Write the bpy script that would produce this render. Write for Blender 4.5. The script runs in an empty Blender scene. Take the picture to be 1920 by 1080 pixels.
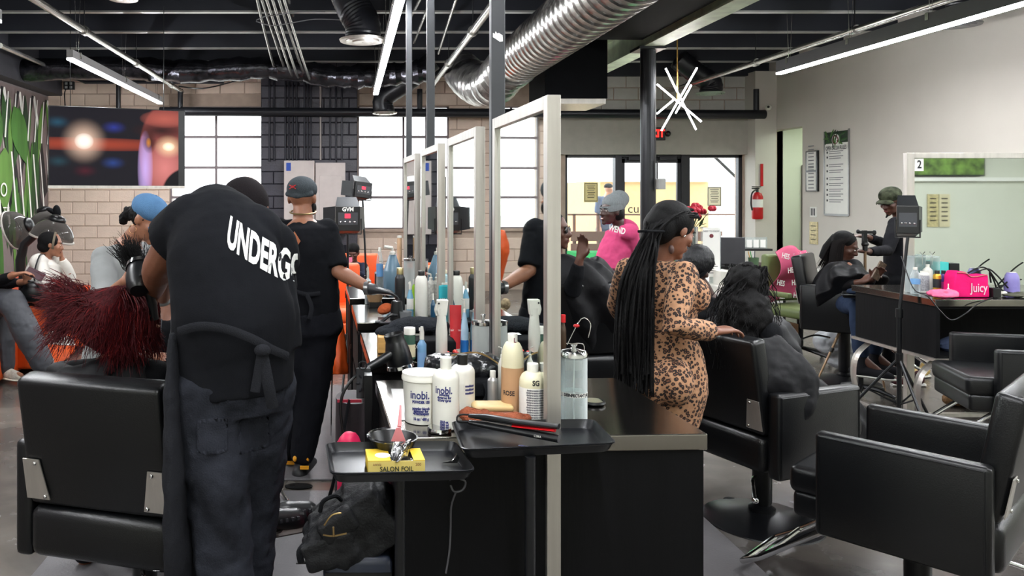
import bpy, bmesh, math, random
from mathutils import Vector, Matrix, noise
from mathutils.bvhtree import BVHTree
random.seed(7)
C = bpy.context.scene
COL = C.collection
V = Vector
PI = math.pi

# ------------------------------------------------------------------ camera, world, exposure
F, CX, CY, H = 1450.0, 655.0, 368.0, 1.62
cd = bpy.data.cameras.new('camera'); cam = bpy.data.objects.new('camera', cd); COL.objects.link(cam)
cam.location = (0, 0, H); cam.rotation_euler = (PI / 2, 0, 0)
cd.sensor_width = 36; cd.lens = F / 1920 * 36
cd.shift_x = (960 - CX) / 1920; cd.shift_y = -(540 - CY) / 1920
cd.clip_start = 0.05; cd.clip_end = 300
C.camera = cam
w = bpy.data.worlds.new('world'); C.world = w; w.use_nodes = True
bg = w.node_tree.nodes['Background']; bg.inputs[0].default_value = (0.93, 0.97, 1.0, 1); bg.inputs[1].default_value = 2.0
C.view_settings.view_transform = 'Standard'; C.view_settings.look = 'None'
C.view_settings.exposure = 1.65; C.view_settings.gamma = 1; C.view_settings.use_curve_mapping = False
try:
    C.cycles.use_denoising = True; C.cycles.max_bounces = 8; C.cycles.diffuse_bounces = 4
    C.cycles.glossy_bounces = 4; C.cycles.transparent_max_bounces = 12; C.cycles.sample_clamp_indirect = 6
    C.cycles.caustics_reflective = False; C.cycles.caustics_refractive = False
except Exception: pass
LAMP = 46.0      # strength of the linear led lamps

def P(px, py, d):           # a point of the place seen at this pixel, d metres away
    return V(((px - CX) * d / F, d, H - (py - CY) * d / F))
def X(px, d): return (px - CX) * d / F
def Z(py, d): return H - (py - CY) * d / F

# ------------------------------------------------------------------ materials
def lin(c):
    out = []
    for v in c[:3]:
        v = v / 255.0
        out.append(v / 12.92 if v <= 0.04045 else ((v + 0.055) / 1.055) ** 2.4)
    return (*out, 1.0)
MATS = {}
def mat(name, col, rough=0.6, metal=0.0, var=0.12, nscale=8.0, bump=0.0, bscale=60.0, emit=None, alpha=None,
        trans=0.0, coat=0.0, spec=None, sheen=0.0, stretch=None):
    if name in MATS: return MATS[name]
    m = bpy.data.materials.new(name); m.use_nodes = True; MATS[name] = m
    nt = m.node_tree; N = nt.nodes; L = nt.links; b = N['Principled BSDF']
    c = lin(col)
    if spec is None: spec = 0.12 if rough >= .75 else .5
    tc = N.new('ShaderNodeTexCoord'); src = tc.outputs['Object']
    if stretch:
        mp = N.new('ShaderNodeMapping'); mp.inputs['Scale'].default_value = stretch
        L.new(src, mp.inputs[0]); src = mp.outputs[0]
    if var > 0:
        nz = N.new('ShaderNodeTexNoise'); nz.inputs['Scale'].default_value = nscale; nz.inputs['Detail'].default_value = 4
        L.new(src, nz.inputs['Vector'])
        r = N.new('ShaderNodeValToRGB'); L.new(nz.outputs[0], r.inputs[0])
        r.color_ramp.elements[0].position = 0.3; r.color_ramp.elements[1].position = 0.7
        r.color_ramp.elements[0].color = tuple(x * (1 - var) for x in c[:3]) + (1,)
        r.color_ramp.elements[1].color = tuple(min(1, x * (1 + var)) for x in c[:3]) + (1,)
        L.new(r.outputs[0], b.inputs['Base Color'])
    else: b.inputs['Base Color'].default_value = c
    b.inputs['Roughness'].default_value = rough; b.inputs['Metallic'].default_value = metal
    b.inputs['Specular IOR Level'].default_value = spec
    if bump > 0:
        n2 = N.new('ShaderNodeTexNoise'); n2.inputs['Scale'].default_value = bscale; n2.inputs['Detail'].default_value = 3
        L.new(src, n2.inputs['Vector'])
        bp = N.new('ShaderNodeBump'); bp.inputs['Strength'].default_value = bump; bp.inputs['Distance'].default_value = 0.01
        L.new(n2.outputs[0], bp.inputs['Height']); L.new(bp.outputs[0], b.inputs['Normal'])
    if emit:
        b.inputs['Emission Color'].default_value = lin(emit[0]); b.inputs['Emission Strength'].default_value = emit[1]
    if trans: b.inputs['Transmission Weight'].default_value = trans
    if coat: b.inputs['Coat Weight'].default_value = coat; b.inputs['Coat Roughness'].default_value = 0.1
    if sheen: b.inputs['Sheen Weight'].default_value = sheen
    return m
def glass(name, col=(255, 255, 255), opac=0.12, rough=0.03):
    """thin clear pane or bottle wall: partly see-through, partly shiny"""
    if name in MATS: return MATS[name]
    m = bpy.data.materials.new(name); m.use_nodes = True; MATS[name] = m
    nt = m.node_tree; N = nt.nodes; L = nt.links
    for n in list(N): N.remove(n)
    o = N.new('ShaderNodeOutputMaterial'); t = N.new('ShaderNodeBsdfTransparent'); p = N.new('ShaderNodeBsdfPrincipled')
    t.inputs[0].default_value = lin(col); p.inputs['Base Color'].default_value = lin(col)
    p.inputs['Roughness'].default_value = rough
    fr = N.new('ShaderNodeLayerWeight'); fr.inputs[0].default_value = 0.35
    ma = N.new('ShaderNodeMath'); ma.operation = 'ADD'; ma.use_clamp = True; ma.inputs[1].default_value = opac
    mu = N.new('ShaderNodeMath'); mu.operation = 'MULTIPLY'; mu.inputs[1].default_value = 0.6
    L.new(fr.outputs['Facing'], mu.inputs[0]); L.new(mu.outputs[0], ma.inputs[0])
    mx = N.new('ShaderNodeMixShader'); L.new(ma.outputs[0], mx.inputs[0]); L.new(t.outputs[0], mx.inputs[1]); L.new(p.outputs[0], mx.inputs[2])
    L.new(mx.outputs[0], o.inputs[0])
    return m

# ------------------------------------------------------------------ mesh builder
class MB:
    def __init__(s): s.v = []; s.f = []; s.m = []
    def add(s, vs, fs, mi=0):
        o = len(s.v); s.v += [V(p) for p in vs]; s.f += [tuple(i + o for i in f) for f in fs]; s.m += [mi] * len(fs); return s
    def box(s, a, b, R=None, mi=0):
        (x0, y0, z0), (x1, y1, z1) = a, b
        vs = [V(p) for p in ((x0,y0,z0),(x1,y0,z0),(x1,y1,z0),(x0,y1,z0),(x0,y0,z1),(x1,y0,z1),(x1,y1,z1),(x0,y1,z1))]
        if R is not None: vs = [R @ p for p in vs]
        return s.add(vs, [(3,2,1,0),(4,5,6,7),(0,1,5,4),(1,2,6,5),(2,3,7,6),(3,0,4,7)], mi)
    def cbox(s, c, size, R=None, mi=0):
        h = V(size) / 2
        M = Matrix.Translation(V(c)) @ (R.to_4x4() if R is not None else Matrix.Identity(4))
        return s.box(-h, h, M, mi)
    def tube(s, pts, r, seg=8, mi=0, cap=True, side=None):
        """rings along a path; r scalar, list, or list of (a, b)"""
        pts = [V(p) for p in pts]; n = len(pts)
        rs = r if isinstance(r, (list, tuple)) and len(r) == n else [r] * n
        nv = []; prev = None; o = len(s.v)
        for i, p in enumerate(pts):
            t = (pts[min(i + 1, n - 1)] - pts[max(i - 1, 0)])
            if t.length < 1e-9: t = V((0, 0, 1))
            t.normalize()
            a = V(side) if side is not None else (prev if prev is not None else (V((0, 0, 1)) if abs(t.z) < 0.9 else V((1, 0, 0))))
            u = a - t * a.dot(t)
            if u.length < 1e-6: u = t.orthogonal()
            u.normalize(); w_ = t.cross(u); prev = u
            ra, rb = rs[i] if isinstance(rs[i], (list, tuple)) else (rs[i], rs[i])
            for k in range(seg):
                an = 2 * PI * k / seg
                nv.append(p + u * (ra * math.cos(an)) + w_ * (rb * math.sin(an)))
        fs = []
        for i in range(n - 1):
            for k in range(seg):
                a0 = i * seg + k; a1 = i * seg + (k + 1) % seg
                fs.append((a0, a1, a1 + seg, a0 + seg))
        if cap:
            fs.append(tuple(range(seg))[::-1]); fs.append(tuple(range((n - 1) * seg, n * seg)))
        return s.add(nv, fs, mi)
    def cap(s, pts, r, seg=10, mi=0, side=None):
        """tube with rounded ends"""
        pts = [V(p) for p in pts]; rs = list(r) if isinstance(r, (list, tuple)) else [r] * len(pts)
        def sc(q, k): return tuple(x * k for x in q) if isinstance(q, (list, tuple)) else q * k
        def mn(q): return min(q) if isinstance(q, (list, tuple)) else q
        t0 = (pts[0] - pts[1]).normalized(); t1 = (pts[-1] - pts[-2]).normalized()
        A = [(pts[0] + t0 * mn(rs[0]) * math.sin(a), sc(rs[0], max(0.02, math.cos(a)))) for a in (1.5, 1.1, 0.6)]
        B = [(pts[-1] + t1 * mn(rs[-1]) * math.sin(a), sc(rs[-1], max(0.02, math.cos(a)))) for a in (0.6, 1.1, 1.5)]
        full = A + list(zip(pts, rs)) + B
        return s.tube([q[0] for q in full], [q[1] for q in full], seg, mi, True, side)
    def lathe(s, prof, seg=20, M=None, mi=0, ang=2 * PI):
        n = len(prof); vs = []; fs = []; full = abs(ang - 2 * PI) < 1e-6
        k1 = seg if full else seg + 1
        for k in range(k1):
            a = ang * k / seg
            for r, z in prof: vs.append(V((r * math.cos(a), r * math.sin(a), z)))
        for k in range(seg):
            kk = (k + 1) % k1
            for i in range(n - 1): fs.append((k * n + i, kk * n + i, kk * n + i + 1, k * n + i + 1))
        if M is not None: vs = [M @ p for p in vs]
        return s.add(vs, fs, mi)
    def ell(s, c, r, R=None, seg=16, rings=10, mi=0):
        prof = [(max(1e-4, math.sin(PI * i / rings)), -math.cos(PI * i / rings)) for i in range(rings + 1)]
        S = Matrix.Diagonal((r[0], r[1], r[2], 1)); M = Matrix.Translation(V(c)) @ (R.to_4x4() if R is not None else Matrix.Identity(4)) @ S
        return s.lathe(prof, seg, M, mi)
    def prism(s, poly, depth, M=None, mi=0):
        """polygon in local XZ, thickness along local Y"""
        n = len(poly)
        vs = [V((x, 0, z)) for x, z in poly] + [V((x, depth, z)) for x, z in poly]
        if M is not None: vs = [M @ p for p in vs]
        fs = [tuple(range(n)), tuple(range(2 * n - 1, n - 1, -1))] + [((i + 1) % n, i, n + i, n + (i + 1) % n) for i in range(n)]
        return s.add(vs, fs, mi)
    def grid(s, fn, nu, nv, mi=0):
        vs = [V(fn(i / nu, j / nv)) for j in range(nv + 1) for i in range(nu + 1)]
        fs = [(j*(nu+1)+i, j*(nu+1)+i+1, (j+1)*(nu+1)+i+1, (j+1)*(nu+1)+i) for j in range(nv) for i in range(nu)]
        return s.add(vs, fs, mi)

def attach(o, parent, world=False):
    if parent is not None:
        o.parent = parent
        if world:
            root = parent
            while root.parent: root = root.parent
            if parent is root: o.matrix_parent_inverse = Matrix.LocRotScale(root.location, root.rotation_euler, root.scale).inverted()
    return o
def tag(o, label=None, cat=None, group=None, kind=None):
    if label: o['label'] = label
    if cat: o['category'] = cat
    if group: o['group'] = group
    if kind: o['kind'] = kind
    return o
def mk(name, mb, m, parent=None, world=False, smooth=True, bevel=0.0, sub=0, label=None, cat=None, group=None, kind=None, auto=35, solid=0):
    me = bpy.data.meshes.new(name); me.from_pydata([tuple(p) for p in mb.v], [], mb.f)
    ms = m if isinstance(m, (list, tuple)) else [m]
    for q in ms: me.materials.append(q)
    if len(ms) > 1: me.polygons.foreach_set('material_index', mb.m)
    me.validate(); me.update()
    bm = bmesh.new(); bm.from_mesh(me)
    bmesh.ops.recalc_face_normals(bm, faces=bm.faces); bm.to_mesh(me); bm.free()
    if smooth:
        me.polygons.foreach_set('use_smooth', [True] * len(me.polygons))
        if auto:
            try: me.set_sharp_from_angle(angle=math.radians(auto))
            except Exception: pass
    o = bpy.data.objects.new(name, me); COL.objects.link(o)
    attach(o, parent, world)
    if solid:
        q = o.modifiers.new('solid', 'SOLIDIFY'); q.thickness = solid; q.offset = 0
    if bevel:
        q = o.modifiers.new('bevel', 'BEVEL'); q.width = bevel; q.segments = 3; q.limit_method = 'ANGLE'; q.angle_limit = math.radians(40)
        try: q.harden_normals = False
        except Exception: pass
    if sub:
        q = o.modifiers.new('sub', 'SUBSURF'); q.levels = sub; q.render_levels = sub
    return tag(o, label, cat, group, kind)
def empty(name, loc=(0, 0, 0), rz=0.0, label=None, cat=None, group=None, kind=None):
    o = bpy.data.objects.new(name, None); COL.objects.link(o); o.location = loc; o.rotation_euler = (0, 0, rz)
    o.empty_display_size = 0.1
    return tag(o, label, cat, group, kind)
def copy_tree(o, parent=None):
    c = o.copy(); COL.objects.link(c); c.parent = parent
    if parent is not None: c.matrix_parent_inverse = o.matrix_parent_inverse
    for ch in o.children: copy_tree(ch, c)
    return c
def rotm(f, u=(0, 0, 1)):
    """matrix whose Y is f, Z near u"""
    f = V(f).normalized(); u = V(u); r = f.cross(u)
    if r.length < 1e-6: r = V((1, 0, 0))
    r.normalize(); u = r.cross(f).normalized()
    return Matrix((r, f, u)).transposed()
def T(x, y, z): return Matrix.Translation((x, y, z))

REMESH = []
def blob(name, mb, m, parent, voxel=0.01, smooth=4, fold=0.0, fsize=0.09, world=True, label=None, cat=None, fac=0.6, group=None):
    o = mk(name, mb, m, parent, world, auto=0, label=label, cat=cat, group=group)
    r = o.modifiers.new('remesh', 'REMESH'); r.mode = 'VOXEL'; r.voxel_size = voxel; r.use_smooth_shade = True
    if smooth:
        q = o.modifiers.new('smooth', 'SMOOTH'); q.iterations = smooth; q.factor = fac
    if fold:
        tx = bpy.data.textures.new(name + '_folds', 'CLOUDS'); tx.noise_scale = fsize; tx.noise_depth = 2
        q = o.modifiers.new('folds', 'DISPLACE'); q.texture = tx; q.strength = fold; q.mid_level = 0.5; q.texture_coords = 'LOCAL'
    REMESH.append(o)
    return o
def bake_blobs():
    dg = bpy.context.evaluated_depsgraph_get()
    done = []
    for o in REMESH:
        me = bpy.data.meshes.new_from_object(o.evaluated_get(dg), depsgraph=dg)
        done.append((o, me))
    for o, me in done:
        old = o.data; o.modifiers.clear(); o.data = me; me.name = o.name
        me.polygons.foreach_set('use_smooth', [True] * len(me.polygons))
        bpy.data.meshes.remove(old)
    REMESH.clear()

def text_mb(s, size=1.0, sx=1.0, bold=0.0, cut=0.0, align='CENTER'):
    """text as a flat mesh in local XZ (facing -Y)"""
    cu = bpy.data.curves.new('t', 'FONT'); cu.body = s; cu.size = size; cu.align_x = align; cu.align_y = 'CENTER'
    cu.offset = bold; cu.resolution_u = 3
    o = bpy.data.objects.new('t', cu); COL.objects.link(o)
    dg = bpy.context.evaluated_depsgraph_get()
    me = bpy.data.meshes.new_from_object(o.evaluated_get(dg))
    bm = bmesh.new(); bm.from_mesh(me)
    if cut and bm.verts:
        xs = [v.co.x for v in bm.verts]; ys = [v.co.y for v in bm.verts]
        for ax, lo, hi in ((0, min(xs), max(xs)), (1, min(ys), max(ys))):
            t = lo + cut
            while t < hi:
                n = (1, 0, 0) if ax == 0 else (0, 1, 0); c = (t, 0, 0) if ax == 0 else (0, t, 0)
                bmesh.ops.bisect_plane(bm, geom=bm.verts[:] + bm.edges[:] + bm.faces[:], plane_co=c, plane_no=n)
                t += cut
    mb = MB(); bm.verts.index_update()
    mb.add([(v.co.x * sx, 0, v.co.y) for v in bm.verts], [tuple(v.index for v in f.verts) for f in bm.faces])
    bm.free(); COL.objects.unlink(o); bpy.data.objects.remove(o); bpy.data.meshes.remove(me)
    return mb
def xf(mb, M):
    mb.v = [M @ p for p in mb.v]; return mb
def text(name, s, M, m, parent=None, size=0.1, sx=1.0, bold=0.0, world=False, **k):
    return mk(name, xf(text_mb(s, size, sx, bold), M), m, parent, world, smooth=False, **k)
# ------------------------------------------------------------------ the materials of the place
BLK_LEATHER = mat('black_leather', (12, 13, 15), 0.33, var=0.15, nscale=3, bump=0.10, bscale=220, spec=0.4)
CHROME = mat('chrome', (215, 215, 215), 0.12, 1.0, var=0.03)
STEEL = mat('brushed_steel', (196, 191, 184), 0.36, .85, var=0.10, nscale=30, bump=0.05, bscale=200, stretch=(1, 1, 0.05))
STEELTOP = mat('steel_top', (150, 146, 140), 0.15, 1.0, var=0.08, nscale=20, stretch=(0.1, 1, 1))
BLK_METAL = mat('black_metal', (22, 23, 26), 0.35, 0.3, var=0.1)
DARKPOST = mat('dark_grey_post_paint', (48, 50, 53), 0.4, 0.2, var=0.08)
BLK_LAM = mat('black_laminate', (8, 8, 10), 0.6, var=0.25, nscale=12, bump=0.1, bscale=60, stretch=(1, 1, 0.08), spec=0.14)
BLK_PLASTIC = mat('black_plastic', (13, 14, 16), 0.35, var=0.05)
BLK_CLOTH = mat('black_cloth', (17, 18, 21), 0.85, var=0.2, nscale=10, bump=0.2, bscale=300)
WHITE_P = mat('white_plastic', (226, 224, 214), 0.35, var=0.03)
CREAM_P = mat('cream_plastic', (218, 212, 180), 0.4, var=0.04)
MIRROR = mat('mirror_glass', (225, 232, 228), 0.02, 1.0, var=0)
LED = mat('led_diffuser', (255, 255, 255), 0.5, var=0, emit=((250, 252, 255), LAMP))
FLAT_WHITE = mat('white_print', (235, 234, 228), 0.7, var=0.02)
INK = mat('black_ink', (24, 24, 30), 0.7, var=0)
NAVYINK = mat('navy_ink', (48, 52, 110), 0.6, var=0)
ORANGE = mat('orange_vinyl', (222, 88, 30), 0.45, var=0.12, nscale=5, bump=0.1, bscale=80)
RED = mat('red_paint', (190, 24, 30), 0.35, var=0.08)
GREYCEM = None
# ------------------------------------------------------------------ room shell
YB, XR, XL = 13.2, 7.1, -5.15          # back wall, right wall, left wall
ZC = 4.15
def concrete():
    m = bpy.data.materials.new('polished_concrete'); m.use_nodes = True; nt = m.node_tree; N = nt.nodes; L = nt.links; b = N['Principled BSDF']
    tc = N.new('ShaderNodeTexCoord')
    n1 = N.new('ShaderNodeTexNoise'); n1.inputs['Scale'].default_value = 1.1; n1.inputs['Detail'].default_value = 8; n1.inputs['Distortion'].default_value = 0.8
    n2 = N.new('ShaderNodeTexNoise'); n2.inputs['Scale'].default_value = 7; n2.inputs['Detail'].default_value = 8; n2.inputs['Roughness'].default_value = 0.5
    L.new(tc.outputs['Object'], n1.inputs[0]); L.new(tc.outputs['Object'], n2.inputs[0])
    r = N.new('ShaderNodeValToRGB'); r.color_ramp.elements[0].color = lin((64, 60, 58)); r.color_ramp.elements[1].color = lin((118, 112, 104))
    r.color_ramp.elements[0].position = .35; r.color_ramp.elements[1].position = .66
    L.new(n1.outputs[0], r.inputs[0])
    r2 = N.new('ShaderNodeValToRGB'); r2.color_ramp.elements[0].color = (0.8, 0.78, 0.77, 1); r2.color_ramp.elements[1].color = (1, 1, 1, 1)
    r2.color_ramp.elements[0].position = .25; r2.color_ramp.elements[1].position = .75
    L.new(n2.outputs[0], r2.inputs[0])
    mx = N.new('ShaderNodeMixRGB'); mx.blend_type = 'MULTIPLY'; mx.inputs[0].default_value = 0.8
    L.new(r.outputs[0], mx.inputs[1]); L.new(r2.outputs[0], mx.inputs[2]); L.new(mx.outputs[0], b.inputs['Base Color'])
    r3 = N.new('ShaderNodeMapRange'); r3.inputs['To Min'].default_value = 0.16; r3.inputs['To Max'].default_value = 0.34
    L.new(n2.outputs[0], r3.inputs[0]); L.new(r3.outputs[0], b.inputs['Roughness'])
    bp = N.new('ShaderNodeBump'); bp.inputs['Strength'].default_value = 0.06; L.new(n2.outputs[0], bp.inputs['Height']); L.new(bp.outputs[0], b.inputs['Normal'])
    return m
CONC = concrete()
WALLP = mat('warm_grey_wall_paint', (204, 198, 189), 0.7, var=0.04, nscale=1.5, bump=0.05, bscale=40)
WALLG = mat('greenish_wall_paint', (208, 210, 196), 0.7, var=0.03, nscale=1.5)
CEILM = mat('dark_ceiling_paint', (30, 33, 42), 0.7, var=0.2, nscale=2)
BLOCKM = mat('beige_painted_block', (214, 192, 176), 0.6, var=0.07, nscale=5, bump=0.35, bscale=45)
BLOCKW = mat('white_painted_brick', (196, 194, 190), 0.6, var=0.07, nscale=5, bump=0.35, bscale=45)
BLOCKD = mat('charcoal_painted_block', (58, 57, 66), 0.4, var=0.15, nscale=6, bump=0.5, bscale=45)
MORT = mat('painted_mortar', (176, 156, 142), 0.8, var=0.08); MORTD = mat('charcoal_mortar', (38, 38, 44), 0.8, var=0.1); MORTW = mat('white_mortar', (168, 166, 162), .8, var=.05)
def st(name, mb, m, **k):
    k.setdefault('smooth', False); return mk(name, mb, m, kind='structure', **k)
st('floor', MB().box((-7, -2.6, -0.1), (13, YB + 0.3, 0)), CONC)
ceil_ = st('ceiling', MB().box((-7, -2.6, ZC), (13, YB + 0.3, ZC + 0.1)), CEILM)
# joists run across the room, hung under the deck
jd = MB().box((-6.0, -0.03, 3.76), (12.5, 0.03, ZC)); jme = None
for k in range(15):
    y = 12.24 - k * 1.1
    if jme is None:
        jo = mk('joist', jd, CEILM, ceil_, smooth=False); jme = jo.data
        fl = mk('flange', MB().box((-6.0, -0.035, 3.74), (12.5, 0.035, 3.76)), mat('joist_flange_pale_grey', (176, 176, 172), 0.35, 0.5, var=0.3, nscale=2), jo, smooth=False); fme = fl.data  # flange coloured paler than the joist above it
        jo.location.y = y
    else:
        j2 = jo.copy(); COL.objects.link(j2); j2.parent = ceil_; j2.location.y = y
        f2 = fl.copy(); COL.objects.link(f2); f2.parent = j2
# ---- back wall with real openings
def wall_with_holes(x0, x1, z0, z1, y0, y1, holes):
    mb = MB(); xs = sorted({x0, x1, *[h[0] for h in holes], *[h[1] for h in holes]})
    for a, b in zip(xs[:-1], xs[1:]):
        hs = sorted([(h[2], h[3]) for h in holes if h[0] <= a + 1e-6 and h[1] >= b - 1e-6]); z = z0
        for h in hs:
            if h[0] > z: mb.box((a, y0, z), (b, y1, h[0]))
            z = h[1]
        if z < z1: mb.box((a, y0, z), (b, y1, z1))
    return mb
ppm = F / YB
def bx(px): return (px - CX) / ppm
def bz(py): return H - (py - CY) / ppm
WINS = [(bx(318), bx(493), bz(429), bz(199)), (bx(671), bx(842), bz(429), bz(199)), (bx(928), bx(992), bz(429), bz(199))]
DOORH = (bx(1060), bx(1394), 0.0, bz(290))
wb = st('wall_back', wall_with_holes(XL - 0.5, XR + 0.3, 0, ZC, YB, YB + 0.3, WINS + [DOORH]), MORT)
def blocks(parent, x0, x1, z0, z1, yf, bw, bh, m, holes, cut=None, limit=290, depth=0.012):
    """painted masonry units, each its own piece, proud of the mortar"""
    g = 0.006; n = 0; cache = {}
    row = 0; z = z0
    while z < z1 - 0.05:
        off = (row % 2) * bw / 2; x = x0 - off
        while x < x1:
            a, b = max(x, x0), min(x + bw, x1)
            segs = [(a, b)]
            for h in holes:
                if h[2] < z + bh - 0.02 and h[3] > z + 0.02:
                    ns = []
                    for (p, q) in segs:
                        if h[1] <= p or h[0] >= q: ns.append((p, q)); continue
                        if h[0] > p: ns.append((p, h[0]))
                        if h[1] < q: ns.append((h[1], q))
                    segs = ns
            for p, q in segs:
                if q - p < 0.06: continue
                zt = min(z + bh, z1)
                if cut and cut(p, q, z, zt): continue
                key = (round(q - p, 2), round(zt - z, 2))
                if key not in cache:
                    hw = (q - p) / 2 - g; hh = (zt - z) / 2 - g
                    mb = MB(); c = 0.006
                    vs = [(-hw, 0, -hh), (hw, 0, -hh), (hw, 0, hh), (-hw, 0, hh), (-hw + c, -depth, -hh + c), (hw - c, -depth, -hh + c), (hw - c, -depth, hh - c), (-hw + c, -depth, hh - c)]
                    mb.add(vs, [(4, 5, 6, 7), (0, 1, 5, 4), (1, 2, 6, 5), (2, 3, 7, 6), (3, 0, 4, 7)])
                    o = mk('block', mb, m, parent, smooth=False); cache[key] = o.data
                else:
                    o = bpy.data.objects.new('block', cache[key]); COL.objects.link(o); o.parent = parent
                o.location = ((p + q) / 2, yf + random.uniform(-0.002, 0.002), (z + zt) / 2)
                o.rotation_euler = (random.uniform(-.004, .004), 0, random.uniform(-.004, .004)); n += 1
            x += bw
        z += bh; row += 1
    return n
ztop = 3.72
SHUT = [(w_[0], w_[1], w_[2] - 0.02, w_[3] + 0.03) for w_ in WINS]
PIER = (bx(493), bx(670))
n1 = blocks(wb, bx(90), PIER[0] - .02, 0.085, ztop, YB, 0.42, 0.205, BLOCKM, SHUT)
n2 = blocks(wb, PIER[1] + .02, bx(930), 0.3, ztop, YB, 0.42, 0.205, BLOCKM, SHUT)
# white brick band over the storefront, and the plain header under it
blocks(wb, bx(1035), XR - 0.3, 3.06, 3.72, YB, 0.42, 0.205, BLOCKW, [])
st('trim_1', MB().box((bx(1000), YB - 0.10, DOORH[3]), (XR, YB - 0.001, 3.02)), mat('header_paint', (176, 171, 162), 0.7, var=0.05))
st('trim_2', MB().box((bx(1396), YB - 0.35, 0), (XR, YB - 0.001, 3.7)), WALLP)
st('trim_3', MB().box((XL, YB - 0.12, 3.66), (XR, YB - 0.001, ZC)), CEILM)
pier = st('wall_pier', MB().box((PIER[0], YB - 0.28, 0), (PIER[1], YB - 0.001, ZC)), MORTD)
blocks(pier, PIER[0], PIER[1], 0.8, 3.9, YB - 0.28, 0.42, 0.205, BLOCKD, [])
# ---- conduits on the dark pier
CONDM = mat('dark_painted_conduit', (44, 44, 52), 0.3, 0.4, var=0.1)
for ci_, px in enumerate((505, 514, 535, 542, 549, 556, 571, 577, 583, 601, 619, 630, 641)):
    x = bx(px) * (YB - .32) / YB
    mk('conduit', MB().tube([(x, YB - 0.31, 3.7), (x, YB - 0.31, Z(random.choice((300, 302, 303)), YB - .32))], 0.016, 6), mat('pale_conduit', (150, 142, 138), 0.4, var=0.1) if px == 601 else CONDM,
       label='%s conduit running down the charcoal pier, %s from its left edge' % ('pale' if px == 601 else 'thin dark', ('first', 'second', 'third', 'fourth', 'fifth', 'sixth', 'seventh', 'eighth', 'ninth', 'tenth', 'eleventh', 'twelfth', 'thirteenth')[ci_]), cat='pipe', group='conduits on the charcoal pier')
# ---- windows: frames, muntins, panes
FRM = mat('window_frame_paint', (120, 108, 110), 0.5, var=0.1); PANE = glass('window_pane', (250, 252, 252), 0.03)
def window(i, x0, x1, z0, z1, cols, rows):
    w_ = st('window_%d' % i, MB().box((x0 - .02, YB + .05, z0 - .03), (x0 + .025, YB + .12, z1 + .03)).box((x1 - .025, YB + .05, z0 - .03), (x1 + .02, YB + .12, z1 + .03))
            .box((x0, YB + .05, z0 - .03), (x1, YB + .12, z0 + .02)).box((x0, YB + .05, z1 - .02), (x1, YB + .12, z1 + .03)), FRM)
    for c in range(1, len(cols)): mk('muntin', MB().box((cols[c - 1] - .02, YB + .06, z0), (cols[c - 1] + .02, YB + .1, z1)), FRM, w_, smooth=False)
    for r in rows: mk('muntin', MB().box((x0, YB + .055, r - .022), (x1, YB + .105, r + .022)), FRM, w_, smooth=False)
    xs = [x0] + cols[:-1] + [x1]; zs = [z0] + sorted(rows) + [z1]
    for a, b in zip(xs[:-1], xs[1:]):
        for c, d in zip(zs[:-1], zs[1:]): mk('pane', MB().box((a, YB + .078, c), (b, YB + .082, d)), PANE, w_, smooth=False)
    mk('sill', MB().box((x0 - .05, YB - .03, z0 - .05), (x1 + .05, YB + .05, z0)), MORT, w_, smooth=False)
rows = [bz(370), bz(314), bz(256)]
window(1, *WINS[0], [bx(404), 0], rows); window(2, *WINS[1], [bx(757), bx(800), 0], rows); window(3, *WINS[2], [bx(960), 0], rows)
# ---- storefront
ALU = mat('dark_bronze_aluminium', (52, 52, 56), 0.4, 0.4, var=0.08)
x0, x1, _, zt = DOORH
YS = YB + 0.05
sf = st('window_4', MB().box((x0, YS, 0), (x0 + .05, YS + .1, zt)).box((x1 - .06, YS, 0), (x1, YS + .1, zt)).box((x0, YS, zt - .05), (x1, YS + .1, zt))
        .box((x0, YS, 0), (bx(1155), YS + .1, .12)).box((bx(1295), YS, 0), (x1, YS + .1, .12)), ALU)
for px in ((1155, 1167), (1279, 1295)): mk('mullion', MB().box((bx(px[0]), YS - .02, 0), (bx(px[1]), YS + .12, zt)), ALU, sf, smooth=False)
mk('pane', MB().box((x0, YS + .05, .1), (bx(1155), YS + .055, zt)), PANE, sf, smooth=False)
mk('pane', MB().box((bx(1295), YS + .05, .1), (x1, YS + .055, zt)), PANE, sf, smooth=False)
mk('pane', MB().box((bx(1167), YS + .05, bz(297)), (bx(1279), YS + .055, zt - .05)), PANE, sf, smooth=False)
for k, (a, b) in enumerate(((1167, 1221), (1225, 1279))):
    dr = st('door_%d' % (k + 1), MB().box((bx(a), YS, .02), (bx(a) + .06, YS + .06, bz(297))).box((bx(b) - .06, YS, .02), (bx(b), YS + .06, bz(297)))
            .box((bx(a), YS, bz(305)), (bx(b), YS + .06, bz(294))).box((bx(a), YS, .02), (bx(b), YS + .06, .28)), ALU)
    mk('pane', MB().box((bx(a) + .06, YS + .03, .28), (bx(b) - .06, YS + .035, bz(305))), PANE, dr, smooth=False)
    hx = bx(b) - .1 if k == 0 else bx(a) + .1
    mk('pull_handle', MB().tube([(hx, YS - .05, .85), (hx, YS - .05, 1.25)], .012), STEEL, dr)
    mk('closer', MB().box((bx(a) + .1, YS - .08, bz(300)), (bx(b) - .1, YS - .01, bz(294))), ALU, dr, smooth=False)
text('window_lettering', 'cus', T(bx(1196), YS + .04, bz(392)), INK, sf, size=.22)
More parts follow.
